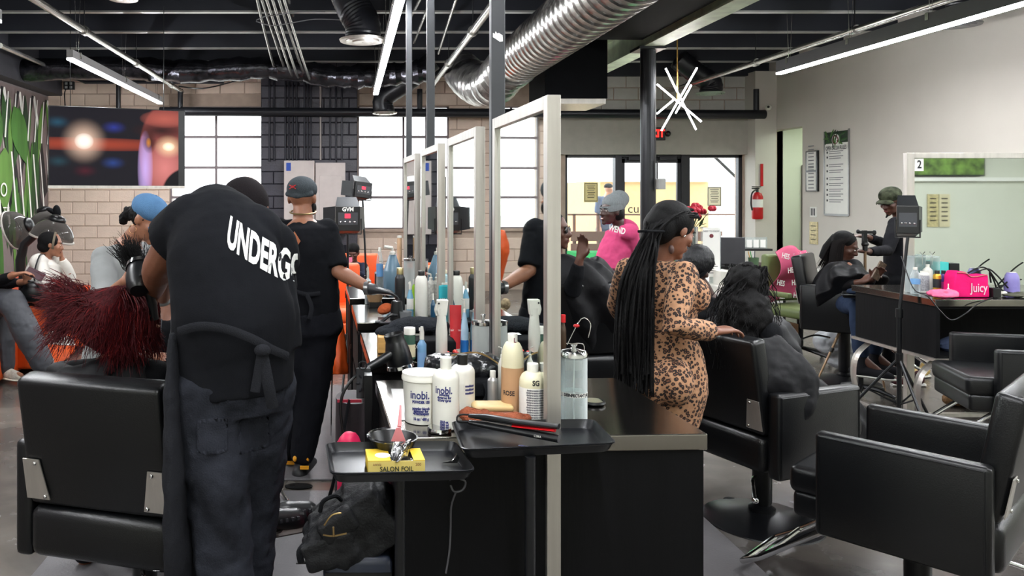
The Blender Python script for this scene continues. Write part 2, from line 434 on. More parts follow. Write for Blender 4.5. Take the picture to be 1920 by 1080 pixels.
# ---- right wall with the opening to the hall, jog beyond the frame, rear wall
oy0, oy1, oz = 12.05, 13.05, 2.72
wr = MB().box((XR, 7.2, 0), (XR + .2, 12.12, ZC)).box((XR, 12.12, oz), (XR + .2, YB, ZC))
st('wall_right', wr, WALLP)
st('wall_hall', MB().box((XR + .2, YB + .0, 0), (XR + 3, YB + .2, 3)).box((XR + 1.9, 10.5, 0), (XR + 2.0, YB, 3)).box((XR + .2, 10.4, 0), (XR + 2, 10.5, 3)).box((XR + .2, 10.5, 2.95), (XR + 2, YB, 3.05)), WALLG)
st('door_3', MB().box((XR + .62, YB - .08, 0), (XR + 1.25, YB - .001, 2.15)), mat('dark_door', (40, 40, 44), .5))
st('wall_jog', MB().box((XR + .2, 7.2, 0), (12.2, 7.4, ZC)), WALLG)
st('wall_far_right', MB().box((12.2, -1.4, 0), (12.4, 7.4, ZC)), WALLG)
st('wall_rear', MB().box((-6, -1.4, 0), (12.4, -1.2, ZC)), WALLG)
st('trim_4', MB().box((4, -1.2, 1.86), (12.2, -1.13, 1.92)), FLAT_WHITE)
st('wall_left', MB().box((XL - .2, -1.4, 0), (XL, YB, ZC)), mat('left_wall_paint', (120, 112, 112), .7, var=.05))
st('baseboard_right', MB().box((XR - .015, 7.2, 0), (XR, 12.1, .14)), mat('black_baseboard', (30, 30, 32), .5, var=.05))
st('baseboard_jog', MB().box((XR, 7.18, 0), (12.2, 7.2, .14)), MATS['black_baseboard'])
st('trim_5', MB().box((XL, 5, 3.33), (XL + .25, YB, ZC)), mat('soffit_dark', (46, 46, 52), .6))
# ---- column, beam and ducts
IRON = mat('black_painted_steel', (34, 35, 39), .3, .3, var=.1)
cx_, cy_ = X(1215, 8.8), 8.8
st('column_steel', MB().tube([(cx_, cy_, 0), (cx_, cy_, 3.3)], .085, 24).cbox((cx_, cy_, 3.29), (.3, .3, .03)), IRON)
GREENB = mat('beam_green_lit_tint', (204, 222, 192), .45, var=.2, nscale=6, bump=.2)  # green light falling on the beam is put into its base colour
bmx = MB().box((3.30, 3.0, 3.302), (3.52, YB, 3.32)).box((3.30, 3.0, 3.62), (3.52, YB, 3.64)).box((3.40, 3.0, 3.32), (3.42, YB, 3.62))
st('beam_steel', bmx, GREENB)
SPIRAL = mat('galvanised_spiral_duct', (178, 176, 172), .26, 1.0, var=.12, nscale=6)
mb = MB(); y = 8.45; sx0 = 1.88; sz0 = 3.14
pts = []; rr = []
while y > 3.2:
    for dy, r in ((0, .25), (.012, .262), (.024, .262), (.036, .25)): pts.append((sx0 + (8.45 - y - dy) * .01, y - dy, sz0)); rr.append(r)
    y -= .14
mb.tube(pts, rr, 32)
sd = mk('spiral_duct', mb, SPIRAL, label='big shiny ribbed metal ventilation duct under the ceiling, upper centre', cat='duct', auto=20)
FOIL = mat('crumpled_foil_wrap', (150, 148, 146), .28, .9, var=.5, nscale=9, bump=1.0, bscale=14)
mk('end_collar', MB().tube([(sx0, 8.40, sz0), (sx0, 8.7, sz0)], .24, 28), SPIRAL, sd)
pts = [(1.88, 8.75, 3.14), (1.85, 9.2, 3.1), (1.80, 9.6, 3.02), (1.74, 10.1, 3.06), (1.68, 10.6, 3.2), (1.62, 11.1, 3.42)]
def smoothpath(pts, n=4):
    pts = [V(p) for p in pts]; out = []
    for i in range(len(pts) - 1):
        p0, p1, p2, p3 = pts[max(i - 1, 0)], pts[i], pts[i + 1], pts[min(i + 2, len(pts) - 1)]
        for k in range(n):
            t = k / n
            out.append(0.5 * ((2 * p1) + (p2 - p0) * t + (2 * p0 - 5 * p1 + 4 * p2 - p3) * t * t + (3 * p1 - p0 - 3 * p2 + p3) * t ** 3))
    out.append(pts[-1]); return out
sp = smoothpath(pts, 8)
mk('foil_duct_elbow', MB().tube(sp, [.27 + .012 * math.sin(i * 1.9) for i in range(len(sp))], 24), FOIL, label='foil wrapped flexible duct elbow behind the ribbed duct', cat='duct', auto=20)
fx = smoothpath([(-4.9, 11.65, 3.52), (-3.4, 11.65, 3.55), (-2.4, 11.65, 3.5), (-1.2, 11.65, 3.55), (-.2, 11.65, 3.42), (.6, 11.65, 3.45), (1.2, 11.6, 3.5)], 8)
mk('foil_duct', MB().tube(fx, [.17 + .012 * math.sin(i * 1.3) + .015 * math.sin(i * 3.1) for i in range(len(fx))], 20), mat('dark_foil_wrap', (74, 74, 80), .22, .9, var=.6, nscale=7, bump=1.0, bscale=12),
   label='long dark foil wrapped duct sagging across the far ceiling', cat='duct', auto=20)
# box duct drop
bd = mk('box_duct', MB().box((X(1022, 9), 9, 2.76), (X(1139, 9), 9.8, 3.75)), mat('black_duct_board', (14, 15, 18), .8, var=.1), smooth=False, label='black square sided duct drop with a metal grille beneath', cat='duct')
mk('grille', MB().box((X(1045, 9), 9.02, 2.70), (X(1137, 9), 9.78, 2.76)), STEEL, bd, smooth=False)
bd = mk('main_duct', MB().box((X(1140, 8), 5.4, 3.36), (3.26, 8.6, 3.72)), MATS['black_duct_board'], smooth=False, label='wide flat black duct beside the green beam', cat='duct')
# flexible drops with round diffusers
def diffuser(px, py, d, r, drop, name_label, m=None, bend=(0, 0)):
    e = empty('round_diffuser', P(px, py, d), 0, name_label, 'air vent')
    z1 = 3.75 - Z(py, d)
    mk('diffuser_plate', MB().lathe([(r, 0), (r * .96, -.02), (r * .72, -.012), (r * .7, -.03), (r * .45, -.02), (r * .42, -.035), (.01, -.03)], 32), m or STEEL, e)
    pth = smoothpath([(0, 0, .0), (0, 0, min(.25, z1 * .3)), (bend[0] * .5, bend[1] * .5, z1 * .62), (bend[0], bend[1], max(z1, .3))], 10)
    mk('duct_hose', MB().tube(pth, [r * drop * (1 + .04 * (i % 2)) for i in range(len(pth))], 20), mat('black_flex_hose', (30, 31, 36), .35, .2, var=.1), e)
diffuser(680, 74, 8.0, .243, .74, 'round ceiling diffuser on black hose near the centre lamp', bend=(-.16, .1))
diffuser(721, 211, 12.3, .20, .8, 'small round diffuser on slanted hose above the second window', bend=(.75, -.2))
diffuser(1332, 174, 12.0, .21, .75, 'round diffuser with pale rim above the storefront, right of the star lamp', mat('pale_rim', (150, 168, 150), .4, var=.05), bend=(-.5, 0))
diffuser(1800, 45, 8.3, .2, .62, 'round diffuser partly behind the long right lamp', mat('grey_rim', (120, 120, 122), .4, var=.05))
diffuser(231, -4, 8.2, .16, .6, 'round diffuser cut by the top edge, upper left')
# ---- sprinkler and conduit pipes
GALV = mat('bright_galvanised_pipe', (188, 186, 182), .25, .9, var=.15, nscale=3)
def pipe(name, pts, r, m, label, fit=True, seg=12, grp=None):
    o = mk(name, MB().tube(pts, r, seg), m, label=label, cat='pipe', group=grp)
    if fit:
        a, b = V(pts[0]), V(pts[-1]); n = max(2, int((b - a).length / 1.9)); dr_ = (b - a).normalized()
        for k in range(n):
            c = a.lerp(b, (k + .6) / n)
            mk('coupling', MB().tube([c - dr_ * .035, c + dr_ * .035], r * 1.45, seg), m, o)
            mk('hanger', MB().tube([c + V((0, 0, r)), (c.x, c.y, 3.78)], .006, 5), BLK_METAL, o)
    return o
pipe('sprinkler_pipe', [(-2.8, 1, 3.37), (-2.8, 12.95, 3.37)], .035, GALV, 'bright sprinkler pipe running away over the left lamp')
pipe('sprinkler_pipe', [(1.31, 1, 3.37), (1.31, 13.0, 3.37)], .04, GALV, 'bright sprinkler pipe running away beside the tall grey post')
pipe('sprinkler_pipe', [(5.32, 1, 3.37), (5.32, 12.9, 3.37)], .035, GALV, 'bright sprinkler pipe running above the long right lamp')
pipe('wall_pipe', [(X(300, 12.85), 12.85, 3.03), (X(1434, 12.85), 12.85, 2.98)], .075, mat('charcoal_pipe', (38, 39, 44), .35, .3), 'thick charcoal pipe crossing the back wall above the windows', fit=False)
for px in (338, 787, 1448 - 30): pipe('drop_pipe', [(X(px, 12.85), 12.85, 3.05), (X(px, 12.85), 12.85, 3.40)], .045, MATS['charcoal_pipe'], {338: 'short dark drop pipe at the end of the left sprinkler pipe', 787: 'short dark drop pipe at the end of the centre sprinkler pipe', 1418: 'short dark riser at the right end of the wall pipe'}[px], fit=False)
pipe('soffit_pipe', [(X(0, 8.6), 8.6, Z(85, 8.6)), (X(107, 12.9), 12.9, Z(132, 12.9) - .0)], .03, GALV, 'pale pipe along the dark left soffit', fit=False)
pipe('soffit_pipe', [(X(107, 12.9), 12.9, Z(132, 12.9)), (X(160, 12.95), 12.95, Z(154, 12.95)), (X(420, 12.95), 12.95, Z(154, 12.95))], .03, CONDM, 'dark pipe along the top of the beige block wall', fit=False)
for k, (a, b) in enumerate((((480, -10), (512, 120)), ((497, -10), (545, 135)), ((520, -10), (566, 128)), ((538, -10), (560, 60)), ((488, -10), (530, 118)), ((508, -10), (556, 138)), ((530, -10), (578, 142)))):
    c = P((a[0] + b[0]) / 2 + 4, (a[1] + b[1]) / 2, 9.5)
    pipe('conduit_run', smoothpath([P(a[0], a[1], 8.0), P((a[0] + b[0]) / 2 - 3, (a[1] + b[1]) / 2 - 8, 9.5), P(b[0], b[1], 11.2), P(b[0] + 8, b[1] + 16, 12.6)], 5), .018, GALV, ('leftmost', 'second', 'fourth', 'short rightmost', 'slanted third', 'slanted fifth', 'slanted sixth')[k] + ' bright electrical conduit running over the charcoal pier', fit=False, grp='conduits over the pier')
for k, px in enumerate((762, 782, 828)): pipe('conduit_run', [P(px + 30, -10, 8), P(px - 6, 60 + 20 * k, 10.8)], .018, GALV, ('leftmost', 'middle', 'rightmost')[k] + ' bright conduit just right of the centre lamp', fit=False, grp='conduits right of the centre lamp')
# ---- tall grey posts standing in the island line
for px, d, wd, lb in ((932.5, 2.93, .052, 'tall dark grey square post nearest the camera, with a chipped patch'), (807.5, 4.97, .05, 'tall dark grey square post standing behind the third mirror'), (767, 6.1, .045, 'tall dark grey square post farthest down the stations')):
    x = X(px, d)
    po = mk('square_post', MB().box((x - wd / 2, d - .02, 0), (x + wd / 2, d + .03, 3.74)), DARKPOST, smooth=False, bevel=.004, label=lb, cat='post')
    mk('base_plate', MB().box((x - .06, d - .05, 0), (x + .06, d + .06, .008)), DARKPOST, po, smooth=False)
    if px > 900:
        M = T(*P(932, 67, d - .022)); s_ = .0017
        mk('chipped_patch', MB().prism([(-9*s_, 6*s_), (-5*s_, 4*s_), (-3*s_, 10*s_), (0, 5*s_), (4*s_, 6*s_), (12*s_, 1*s_), (13*s_, -12*s_), (6*s_, -13*s_), (-4*s_, -6*s_), (-9*s_, -3*s_)], .001, M), FLAT_WHITE, po, smooth=False)
# ------------------------------------------------------------------ linear led lamps (those behind the camera light the room too)
LHOUS = mat('white_lamp_housing', (190, 190, 192), .4, .2, var=.04); LHOUSD = mat('grey_lamp_housing', (92, 92, 96), .4, .2, var=.04)
def led_lamp(x, y0, y1, z, m, label, wires=3, hh=.11, group=None):
    e = empty('linear_lamp', (x, y0, z), 0, label, 'ceiling lamp', group)
    L_ = y1 - y0
    mk('housing', MB().box((-.035, 0, .02), (.035, L_, hh)), m, e, smooth=False)
    mk('diffuser', MB().box((-.033, 0, 0), (.033, L_, .02)), LED, e, smooth=False)
    for k in range(wires):
        yy = L_ * (.06 + .88 * k / max(1, wires - 1))
        w_ = mk('hanging_wire', MB().tube([(-.01, yy, hh), (-.03, yy, 3.8 - z)], .0025, 4).tube([(.01, yy, hh), (.03, yy, 3.8 - z)], .0025, 4), GALV, e)
        mk('clip', MB().box((-.04, yy - .02, hh - .06), (.04, yy + .02, hh + .01)), GALV, w_, smooth=False)
    return e
led_lamp(-3.03, 8.38, 12.4, 3.1, LHOUS, 'long white linear lamp above the wide television')
led_lamp(.385, 4.2, 11.3, 3.1, LHOUS, 'long glowing linear lamp in the middle of the ceiling', 5)
led_lamp(5.22, 5.6, 9.4, 3.1, LHOUSD, 'long grey linear lamp along the plain right wall', 4, .16)
for li_, (x, y) in enumerate(((-3.0, 3.2), (-3.0, -.6), (.4, -.8), (3.0, 1.2), (5.2, .2), (8.4, 0.1), (8.4, 3.8), (10.6, 1.0))):
    led_lamp(x, y if y > 0 else -1.1, y + 3.4, 3.1, LHOUS, 'white linear lamp hung behind the photographer, ' + ('far left row', 'near left row', 'centre row', 'over the right chairs', 'before the right mirror', 'far right row near', 'far right row far', 'right rear row')[li_], 2, group='lamps behind the camera')
# star pendant of crossed tubes
cpt = P(1270, 187, 9.5)
star = empty('star_pendant', cpt, 0, 'pendant of crossed glowing tubes right of the black column', 'ceiling lamp')
BRASSM = mat('brass', (176, 136, 84), .3, 1.0, var=.05)
mk('stem', MB().tube([(0, 0, 0), (0, 0, ZC - cpt.z)], .008), BRASSM, star)
for (a, b, q) in (((1248, 128), (1305, 243), 0), ((1307, 127), (1240, 245), .12), ((1232, 158), (1315, 228), -.1), ((1296, 160), (1267, 212), .2), ((1232, 213), (1262, 188), -.2)):
    p0, p1 = P(a[0], a[1], 9.5 - q) - cpt, P(b[0], b[1], 9.5 + q) - cpt
    mk('light_tube', MB().tube([p0, p1], .010, 10), mat('star_tube_glow', (255, 255, 255), .5, var=0, emit=((255, 250, 245), 12)), star)
# exit sign, camera, outlet
EXM = mat('exit_red_glow', (220, 30, 30), .5, var=0, emit=((255, 30, 24), 1.6))
e = empty('exit_sign', P(1228, 251, YB - .12), 0, 'black exit sign with red glowing letters on the header', 'sign')
mk('housing', MB().box((-.17, -.03, -.11), (.17, .03, .11)), BLK_PLASTIC, e, smooth=False, bevel=.01)
text('letters', 'EXIT', T(0, -.034, 0), EXM, e, .17, .85, .006)
for s in (-1, 1): mk('spotlight', MB().ell((s * .21, -.03, 0), (.045, .05, .05)), BLK_PLASTIC, e)
e = empty('security_camera', P(1441, 201, 12.7), 0, 'small white dome camera in the corner above the hall opening', 'camera')
mk('dome', MB().ell((0, 0, 0), (.05, .06, .05)), WHITE_P, e); mk('bracket', MB().tube([(0, 0, 0), (0, YB - .35 - 12.7, 0)], .02), WHITE_P, e); mk('lens', MB().ell((-.03, -.05, 0), (.02, .02, .02)), BLK_PLASTIC, e)
e = empty('power_outlet', P(131, 161, 13.17), 0, 'black four-socket power outlet high on the beige blocks', 'outlet')
mk('box', MB().box((-.09, -.06, -.07), (.09, 0, .07)), BLK_PLASTIC, e, smooth=False, bevel=.01)
for a in (-1, 1):
    for b in (-1, 1): mk('socket', MB().box((a * .04 - .022, -.065, b * .032 - .02), (a * .04 + .022, -.06, b * .032 + .02)), mat('socket_grey', (150, 150, 150), .5), e, smooth=False)
mk('outlet_cable', MB().tube(smoothpath([P(124, 166, 13.1), P(121, 175, 13.05), P(122, 200, 12.9)]), .01, 5), BLK_PLASTIC, label='thin black cord hanging from the high outlet', cat='cord')
mk('loose_cable', MB().tube(smoothpath([P(335, 162, 12.9), P(380, 166, 12.8), P(430, 155, 12.8), P(480, 140, 12.6)]), .012, 5), BLK_PLASTIC, label='loose black cable sagging over the first window', cat='cord')
for k, (pts, lb) in enumerate((((((480, 38), (500, 30), (520, 28), (560, 22), (610, 22)), 'upper loose wire looping past the bright conduits')), ((((480, 40), (510, 48), (540, 44), (590, 36), (650, 38)), 'lower loose wire looping past the bright conduits')))):
    mk('loose_wire', MB().tube(smoothpath([P(a, b, 8.6) for a, b in pts]), .006, 5), mat('grey_wire', (120, 120, 124), .4, .5), label=lb, cat='wire')

# ------------------------------------------------------------------ outdoors
st('ground_outside', MB().box((-30, YB + .3, -.05), (40, 60, .02)), mat('pale_pavement', (196, 192, 184), .8, var=.08))
BEIGE = mat('beige_stucco', (196, 164, 118), .9, var=.05)
tan = mk('far_building', MB().box((bx(1122) * 1.45, 19.0, 0), (bx(1328) * 1.44, 24, Z(339, 19))), BEIGE, smooth=False, label='low tan building across the street behind the door glass', cat='building')
mk('roof_edge', MB().box((X(1120, 18.9), 18.9, Z(341, 18.9)), (X(1328, 18.9), 19, Z(337, 18.9))), FLAT_WHITE, tan, smooth=False)
FENCEM = mat('white_fence_paint', (226, 232, 234), .6, var=.03)
def pfence(px0, px1, d, z0, z1, label, n=14, m=None):
    a, b = X(px0, d), X(px1, d)
    e = empty('picket_fence', (a, d, 0), 0, label, 'fence')
    for k in range(n):
        x = (b - a) * (k + .5) / n
        mk('picket', MB().box((x - .03, 0, z0), (x + .03, .02, z1)), m or FENCEM, e, smooth=False)
    for z in (z0 + .15, z1 - .25): mk('rail', MB().box((0, .02, z), (b - a, .05, z + .07)), m or FENCEM, e, smooth=False)
pfence(800, 845, 17, .02, 2.05, 'white picket fence outside the second window'); pfence(930, 1000, 17, .02, 2.05, 'white picket fence outside the third window', 16)
BROWN = mat('brown_stained_wood', (118, 84, 72), .6, var=.15, nscale=4, stretch=(.2, 1, 4))
e = empty('brown_bench', (X(1070, 14.4), 14.4, 0), 0, 'brown slatted wooden bench outside the storefront glass', 'bench')
wdt = X(1142, 14.4) - X(1070, 14.4)
for zc in (Z(443, 14.4), Z(466, 14.4)): mk('slat', MB().box((0, -.02, zc - .09), (wdt + 2.1, .02, zc + .09)), BROWN, e, smooth=False)
for xx in (.05, wdt + 1.9): mk('leg', MB().box((xx, .02, .02), (xx + .06, .08, Z(436, 14.4))), BROWN, e, smooth=False)
e = empty('porch_railing', (X(1065, 14.9), 14.9, 0), 0, 'thin brown metal railing outside behind the bench', 'railing')
mk('top_rail', MB().box((0, 0, Z(401, 14.9) - .03), (4.5, .05, Z(401, 14.9))), BROWN, e, smooth=False)
for xx in (.1, .56, 2.0, 3.4, 4.4): mk('post', MB().box((xx, 0, .02), (xx + .05, .05, Z(401, 14.9))), BROWN, e, smooth=False)
e = empty('sloping_strut', (0, 0, 0), 0, 'dark strut slanting down outside the right storefront pane', 'strut')
mk('bar', MB().tube([P(1340, 294, 15), P(1386, 338, 15)], .03), BLK_METAL, e)
mk('foot', MB().tube([P(1386, 338, 15), V((P(1386, 338, 15).x, 15, .02))], .03), BLK_METAL, e)
# green turf wrapped boxes inside by the door
GRN = mat('green_turf', (56, 190, 104), .9, var=.25, nscale=30, bump=.5, bscale=90)
e = mk('green_box', MB().box((X(1080, 11.8), 11.8, 0), (X(1285, 11.8), 12.3, Z(487, 11.8))), GRN, smooth=False, bevel=.01, label='bright green turf covered box bench by the entrance', cat='box')
mk('cushion', MB().box((X(1080, 11.78), 11.78, Z(487, 11.8)), (X(1285, 11.78), 12.3, Z(474, 11.8))), mat('bright_green_top', (96, 226, 140), .8, var=.08), e, smooth=False, bevel=.02)

# ------------------------------------------------------------------ television over the waiting area
def tv_screen():
    m = bpy.data.materials.new('television_picture'); m.use_nodes = True; nt = m.node_tree; N = nt.nodes; L = nt.links; b = N['Principled BSDF']
    tc = N.new('ShaderNodeTexCoord'); sp_ = N.new('ShaderNodeSeparateXYZ'); L.new(tc.outputs['Object'], sp_.inputs[0])
    cur = None
    def rgb(c):
        n = N.new('ShaderNodeRGB'); n.outputs[0].default_value = lin(c); return n.outputs[0]
    def glow(cx, cz, rx, rz, p=1.0, hard=False):
        mp = N.new('ShaderNodeMapping'); mp.vector_type = 'POINT'; mp.inputs['Location'].default_value = (-cx / rx, 0, -cz / rz); mp.inputs['Scale'].default_value = (1 / rx, 0, 1 / rz)
        L.new(tc.outputs['Object'], mp.inputs[0]); ln = N.new('ShaderNodeVectorMath'); ln.operation = 'LENGTH'; L.new(mp.outputs[0], ln.inputs[0])
        r = N.new('ShaderNodeMapRange'); r.inputs['From Min'].default_value = 1.0; r.inputs['From Max'].default_value = .93 if hard else 0.0
        L.new(ln.outputs['Value'], r.inputs[0]); q = N.new('ShaderNodeMath'); q.operation = 'POWER'; q.inputs[1].default_value = p; L.new(r.outputs[0], q.inputs[0]); return q.outputs[0]
    def mix(f, a, b_, mode='MIX'):
        n = N.new('ShaderNodeMixRGB'); n.blend_type = mode
        L.new(f, n.inputs[0]); L.new(a, n.inputs[1]); L.new(b_, n.inputs[2]); return n.outputs[0]
    cur = rgb((22, 20, 27))
    cur = mix(glow(-.30, .03, 1.1, .075, .5), cur, rgb((150, 60, 40)))
    # face: cheek, temple and lid as masks
    cur = mix(glow(.52, -.04, .31, .56, 1, True), cur, rgb((120, 58, 54)))
    cur = mix(glow(.50, -.22, .24, .30, .6), cur, rgb((204, 122, 118)))
    cur = mix(glow(.285, -.22, .085, .42, .6), cur, rgb((190, 160, 220)))
    cur = mix(glow(.46, .20, .34, .09, .7), cur, rgb((44, 20, 20)))
    cur = mix(glow(.50, .33, .28, .10, .7), cur, rgb((170, 86, 74)))
    cur = mix(glow(.33, .07, .08, .13, .7), cur, rgb((46, 22, 20)))
    cur = mix(glow(.32, .06, .03, .06, .7), cur, rgb((190, 120, 50)))
    cur = mix(glow(.78, -.50, .32, .30, 1, True), cur, rgb((18, 16, 20)))
    cur = mix(glow(.54, .02, .17, .14, 1.3), cur, rgb((255, 214, 170)))
    cur = mix(glow(.54, .02, .07, .05, .6), cur, rgb((255, 250, 220)))
    cur = mix(glow(-.36, .06, .26, .27, 1.7), cur, rgb((255, 216, 190)))
    cur = mix(glow(-.36, .06, .10, .09, .6), cur, rgb((255, 250, 240)))
    for (x, z, c) in ((-.63, .26, (30, 70, 90)), (-.05, .22, (40, 50, 130)), (-.62, -.16, (30, 60, 70)), (-.06, -.17, (36, 60, 120)), (-.35, -.26, (70, 22, 34))):
        cur = mix(glow(x, z, .15, .08, 1.5), cur, rgb(c))
    b.inputs['Base Color'].default_value = (0.01, 0.01, 0.01, 1); b.inputs['Roughness'].default_value = .3; b.inputs['Specular IOR Level'].default_value = .04
    L.new(cur, b.inputs['Emission Color']); b.inputs['Emission Strength'].default_value = .42
    return m
a, b = P(90, 272, 8.25), P(347, 281, 8.77)
ang = math.atan2(b.y - a.y, b.x - a.x); wd = (b - a).length
tv = empty('television', (a + b) / 2, ang, 'wide wall television showing a close-up face and lens glow, upper left', 'television')
mk('cabinet', MB().box((-wd / 2, 0, -.435), (wd / 2, .06, .435)), BLK_PLASTIC, tv, smooth=False, bevel=.006)
mk('screen', MB().box((-wd / 2 + .012, -.003, -.42), (wd / 2 - .075, .001, .425)), tv_screen(), tv, smooth=False)
mk('wall_mount', MB().box((-.15, .05, -.1), (.15, .12, .2)).tube([(-.5, .1, .3), (-.5, .1, 3.78 - tv.location.z)], .004, 5).tube([(.5, .1, .3), (.5, .1, 3.78 - tv.location.z)], .004, 5), BLK_METAL, tv)
mk('drop_pipe', MB().tube([(X(222, 12.85), 12.85, 3.03), (X(222, 12.85), 12.85, 3.76)], .04), BLK_METAL, label='short dark post rising behind the television top edge', cat='pipe')
mk('bottom_bezel', MB().box((-wd / 2, -.006, -.45), (wd / 2, .02, -.42)), STEEL, tv, smooth=False)
# another television on the wall behind the camera, seen in the right mirror
e = empty('television', (9.35, -1.1, 2.32), PI, 'television with a garden picture reflected in the right mirror', 'television')
mk('cabinet', MB().box((-.7, 0, -.38), (.7, .06, .38)), BLK_PLASTIC, e, smooth=False, bevel=.006)
mk('screen', MB().box((-.68, -.004, -.36), (.68, .001, .36)), mat('garden_picture', (90, 120, 50), .3, var=.9, nscale=6, emit=((90, 110, 60), .06)), e, smooth=False)

# ------------------------------------------------------------------ leafy mural on the left wall
MURG = mat('mural_grey', (122, 108, 106), .7, var=.05); MURB = mat('mural_black', (26, 26, 30), .6, var=.05)
GL = [mat('leaf_green_%d' % k, c, .6, var=.25, nscale=5, stretch=(1, 1, .2)) for k, c in enumerate(((64, 112, 44), (38, 78, 34), (24, 48, 28), (92, 134, 58)))]
mu = mk('leaf_mural', MB().box((XL + .001, 9.0, .3), (XL + .012, 13.15, 3.3)), MURG, smooth=False, label='wall mural of green leaves over a black and white pattern', cat='mural')
def mp_(y, z, k): return V((XL + .013 + .001 * k, y, z))
def mpoly(name, pts, m, k): mk(name, MB().add([mp_(y, z, k) for y, z in pts], [tuple(range(len(pts)))]), m, mu, smooth=False)
for k in range(7):          # black and white lattice
    y0 = 9.8 + .55 * k
    mpoly('pattern_stroke', [(y0, 3.25), (y0 + .09, 3.25), (y0 + .55, 1.9), (y0 + .46, 1.9)], FLAT_WHITE, 1)
    mpoly('pattern_stroke', [(y0 + .5, 3.25), (y0 + .59, 3.25), (y0 + .13, 1.9), (y0 + .04, 1.9)], MURB, 2)
    mpoly('pattern_stroke', [(y0 + .2, 2.6), (y0 + .32, 2.75), (y0 + .6, 1.7), (y0 + .42, 1.55)], MURB, 3)
    mpoly('pattern_stroke', [(y0 + .1, 1.2), (y0 + .3, 1.7), (y0 + .5, 1.2), (y0 + .3, .7)], MURB, 1)
def leafpts(y, z, ln, wd_, an, n=10):
    out = []
    for k in range(2 * n):
        t = k / n if k < n else 2 - k / n
        s = 1 if k < n else -1
        u = ln * t; v = s * wd_ * math.sin(PI * min(1, t) ** .8)
        out.append((y + u * math.sin(an) + v * math.cos(an), z - u * math.cos(an) + v * math.sin(an)))
    return out
for k in range(46):
    rnd = random.Random(k)
    y = 10.6 + (k % 16) * .16 + rnd.uniform(-.08, .08); z = 3.25 - rnd.random() ** 1.4 * 1.7
    mpoly('leaf', leafpts(y, z, rnd.uniform(.7, 1.5), rnd.uniform(.05, .11), rnd.uniform(-.25, .3)), GL[k % 4], 5 + k * .15)
for k, (y, z) in enumerate(((11.35, 2.9), (11.5, 2.35), (11.8, 3.0))):
    mpoly('leaf', leafpts(y, z, 1.0, .28, -.5 + .5 * k), GL[0 if k != 1 else 3], 14 + k)
text('mural_lettering', 'O', Matrix.Translation((XL + .05, 11.42, Z(357, 11.4))) @ Matrix.Rotation(PI / 2, 4, 'Z'), FLAT_WHITE, mu, size=.3)
text('mural_lettering', 'TE', Matrix.Translation((XL + .05, 11.5, Z(398, 11.4))) @ Matrix.Rotation(PI / 2, 4, 'Z'), FLAT_WHITE, mu, size=.2)

hl = empty('hall_fill_lamp', (XR + 1.0, 11.9, 2.91), 0, 'flat unseen lamp added to brighten the side hall', 'ceiling lamp')  # lamp added out of view to brighten the hall opening
mk('diffuser', MB().box((-.3, -.3, -.02), (.3, .3, .0)), mat('hall_fill_glow', (255, 255, 255), .5, var=0, emit=((240, 255, 235), 9)), hl, smooth=False)
mk('housing', MB().box((-.32, -.32, .0), (.32, .32, .03)), LHOUS, hl, smooth=False)
for k in range(9):
    y0 = 10.9 + .27 * k; mpoly('pattern_stroke', [(y0, 2.3 + .1 * (k % 3)), (y0 + .05, 2.3), (y0 + .26, 1.2), (y0 + .2, 1.2)], FLAT_WHITE, 12 + k * .1)
    mpoly('pattern_stroke', [(y0 + .16, 3.2), (y0 + .20, 3.2), (y0 + .10, 2.5), (y0 + .05, 2.5)], FLAT_WHITE, 13 + k * .1)
# ------------------------------------------------------------------ the middle island: four double stations in a row
BASEX = lambda x, y: x - .041 * (y - 2.19)
IL, IR = .125, 1.035
SL = .69
def station(k):
    y0 = 2.187 + k * 1.0; y1 = y0 + SL; sl = -.041
    xs = sl * (y0 - 2.187); names = ('nearest the camera', 'second from the camera', 'third from the camera', 'farthest down the row')
    e = empty('station_counter', (xs, y0, 0), math.atan(.041), 'black cabinet with a wide steel top, island station ' + names[k], 'counter', 'island stations')
    mk('cabinet', MB().box((IL + .012, .012, .05), (IR - .006, SL - .01, .888)), BLK_LAM, e, smooth=False, bevel=.003)
    mk('plinth', MB().box((IL + .05, .05, 0), (IR - .06, SL - .05, .05)), BLK_PLASTIC, e, smooth=False)
    mk('steel_top', MB().box((IL, 0, .888), (IR, SL, .935)), STEELTOP, e, smooth=False, bevel=.004)
    if k:
        for z in (.62, .35): mk('drawer', MB().box((IL + .006, .04, z), (IL + .014, SL - .04, z + .24)), BLK_LAM, e, smooth=False)
    # mirror frame standing in the middle of the station
    xm = .585; post = .04
    m = empty('station_mirror', (xs, y0, 0), math.atan(.041), 'steel framed tall mirror dividing the island station ' + names[k], 'mirror', 'island mirrors')
    zt = 1.910
    mk('frame_post', MB().box((xm - post / 2, -.003, 0), (xm + post / 2, .035, zt)), STEEL, m, smooth=False, bevel=.002)
    mk('frame_post', MB().box((xm - post / 2, SL - .035, .936), (xm + post / 2, SL + .003, zt)), STEEL, m, smooth=False, bevel=.002)
    mk('frame_rail', MB().box((xm - post / 2, .035, zt - .04), (xm + post / 2, SL - .035, zt)), STEEL, m, smooth=False, bevel=.002)
    mk('mirror_pane', MB().box((xm - .008, .035, .937), (xm + .008, SL - .035, zt - .04)), MIRROR, m, smooth=False)
for k in range(4): station(k)

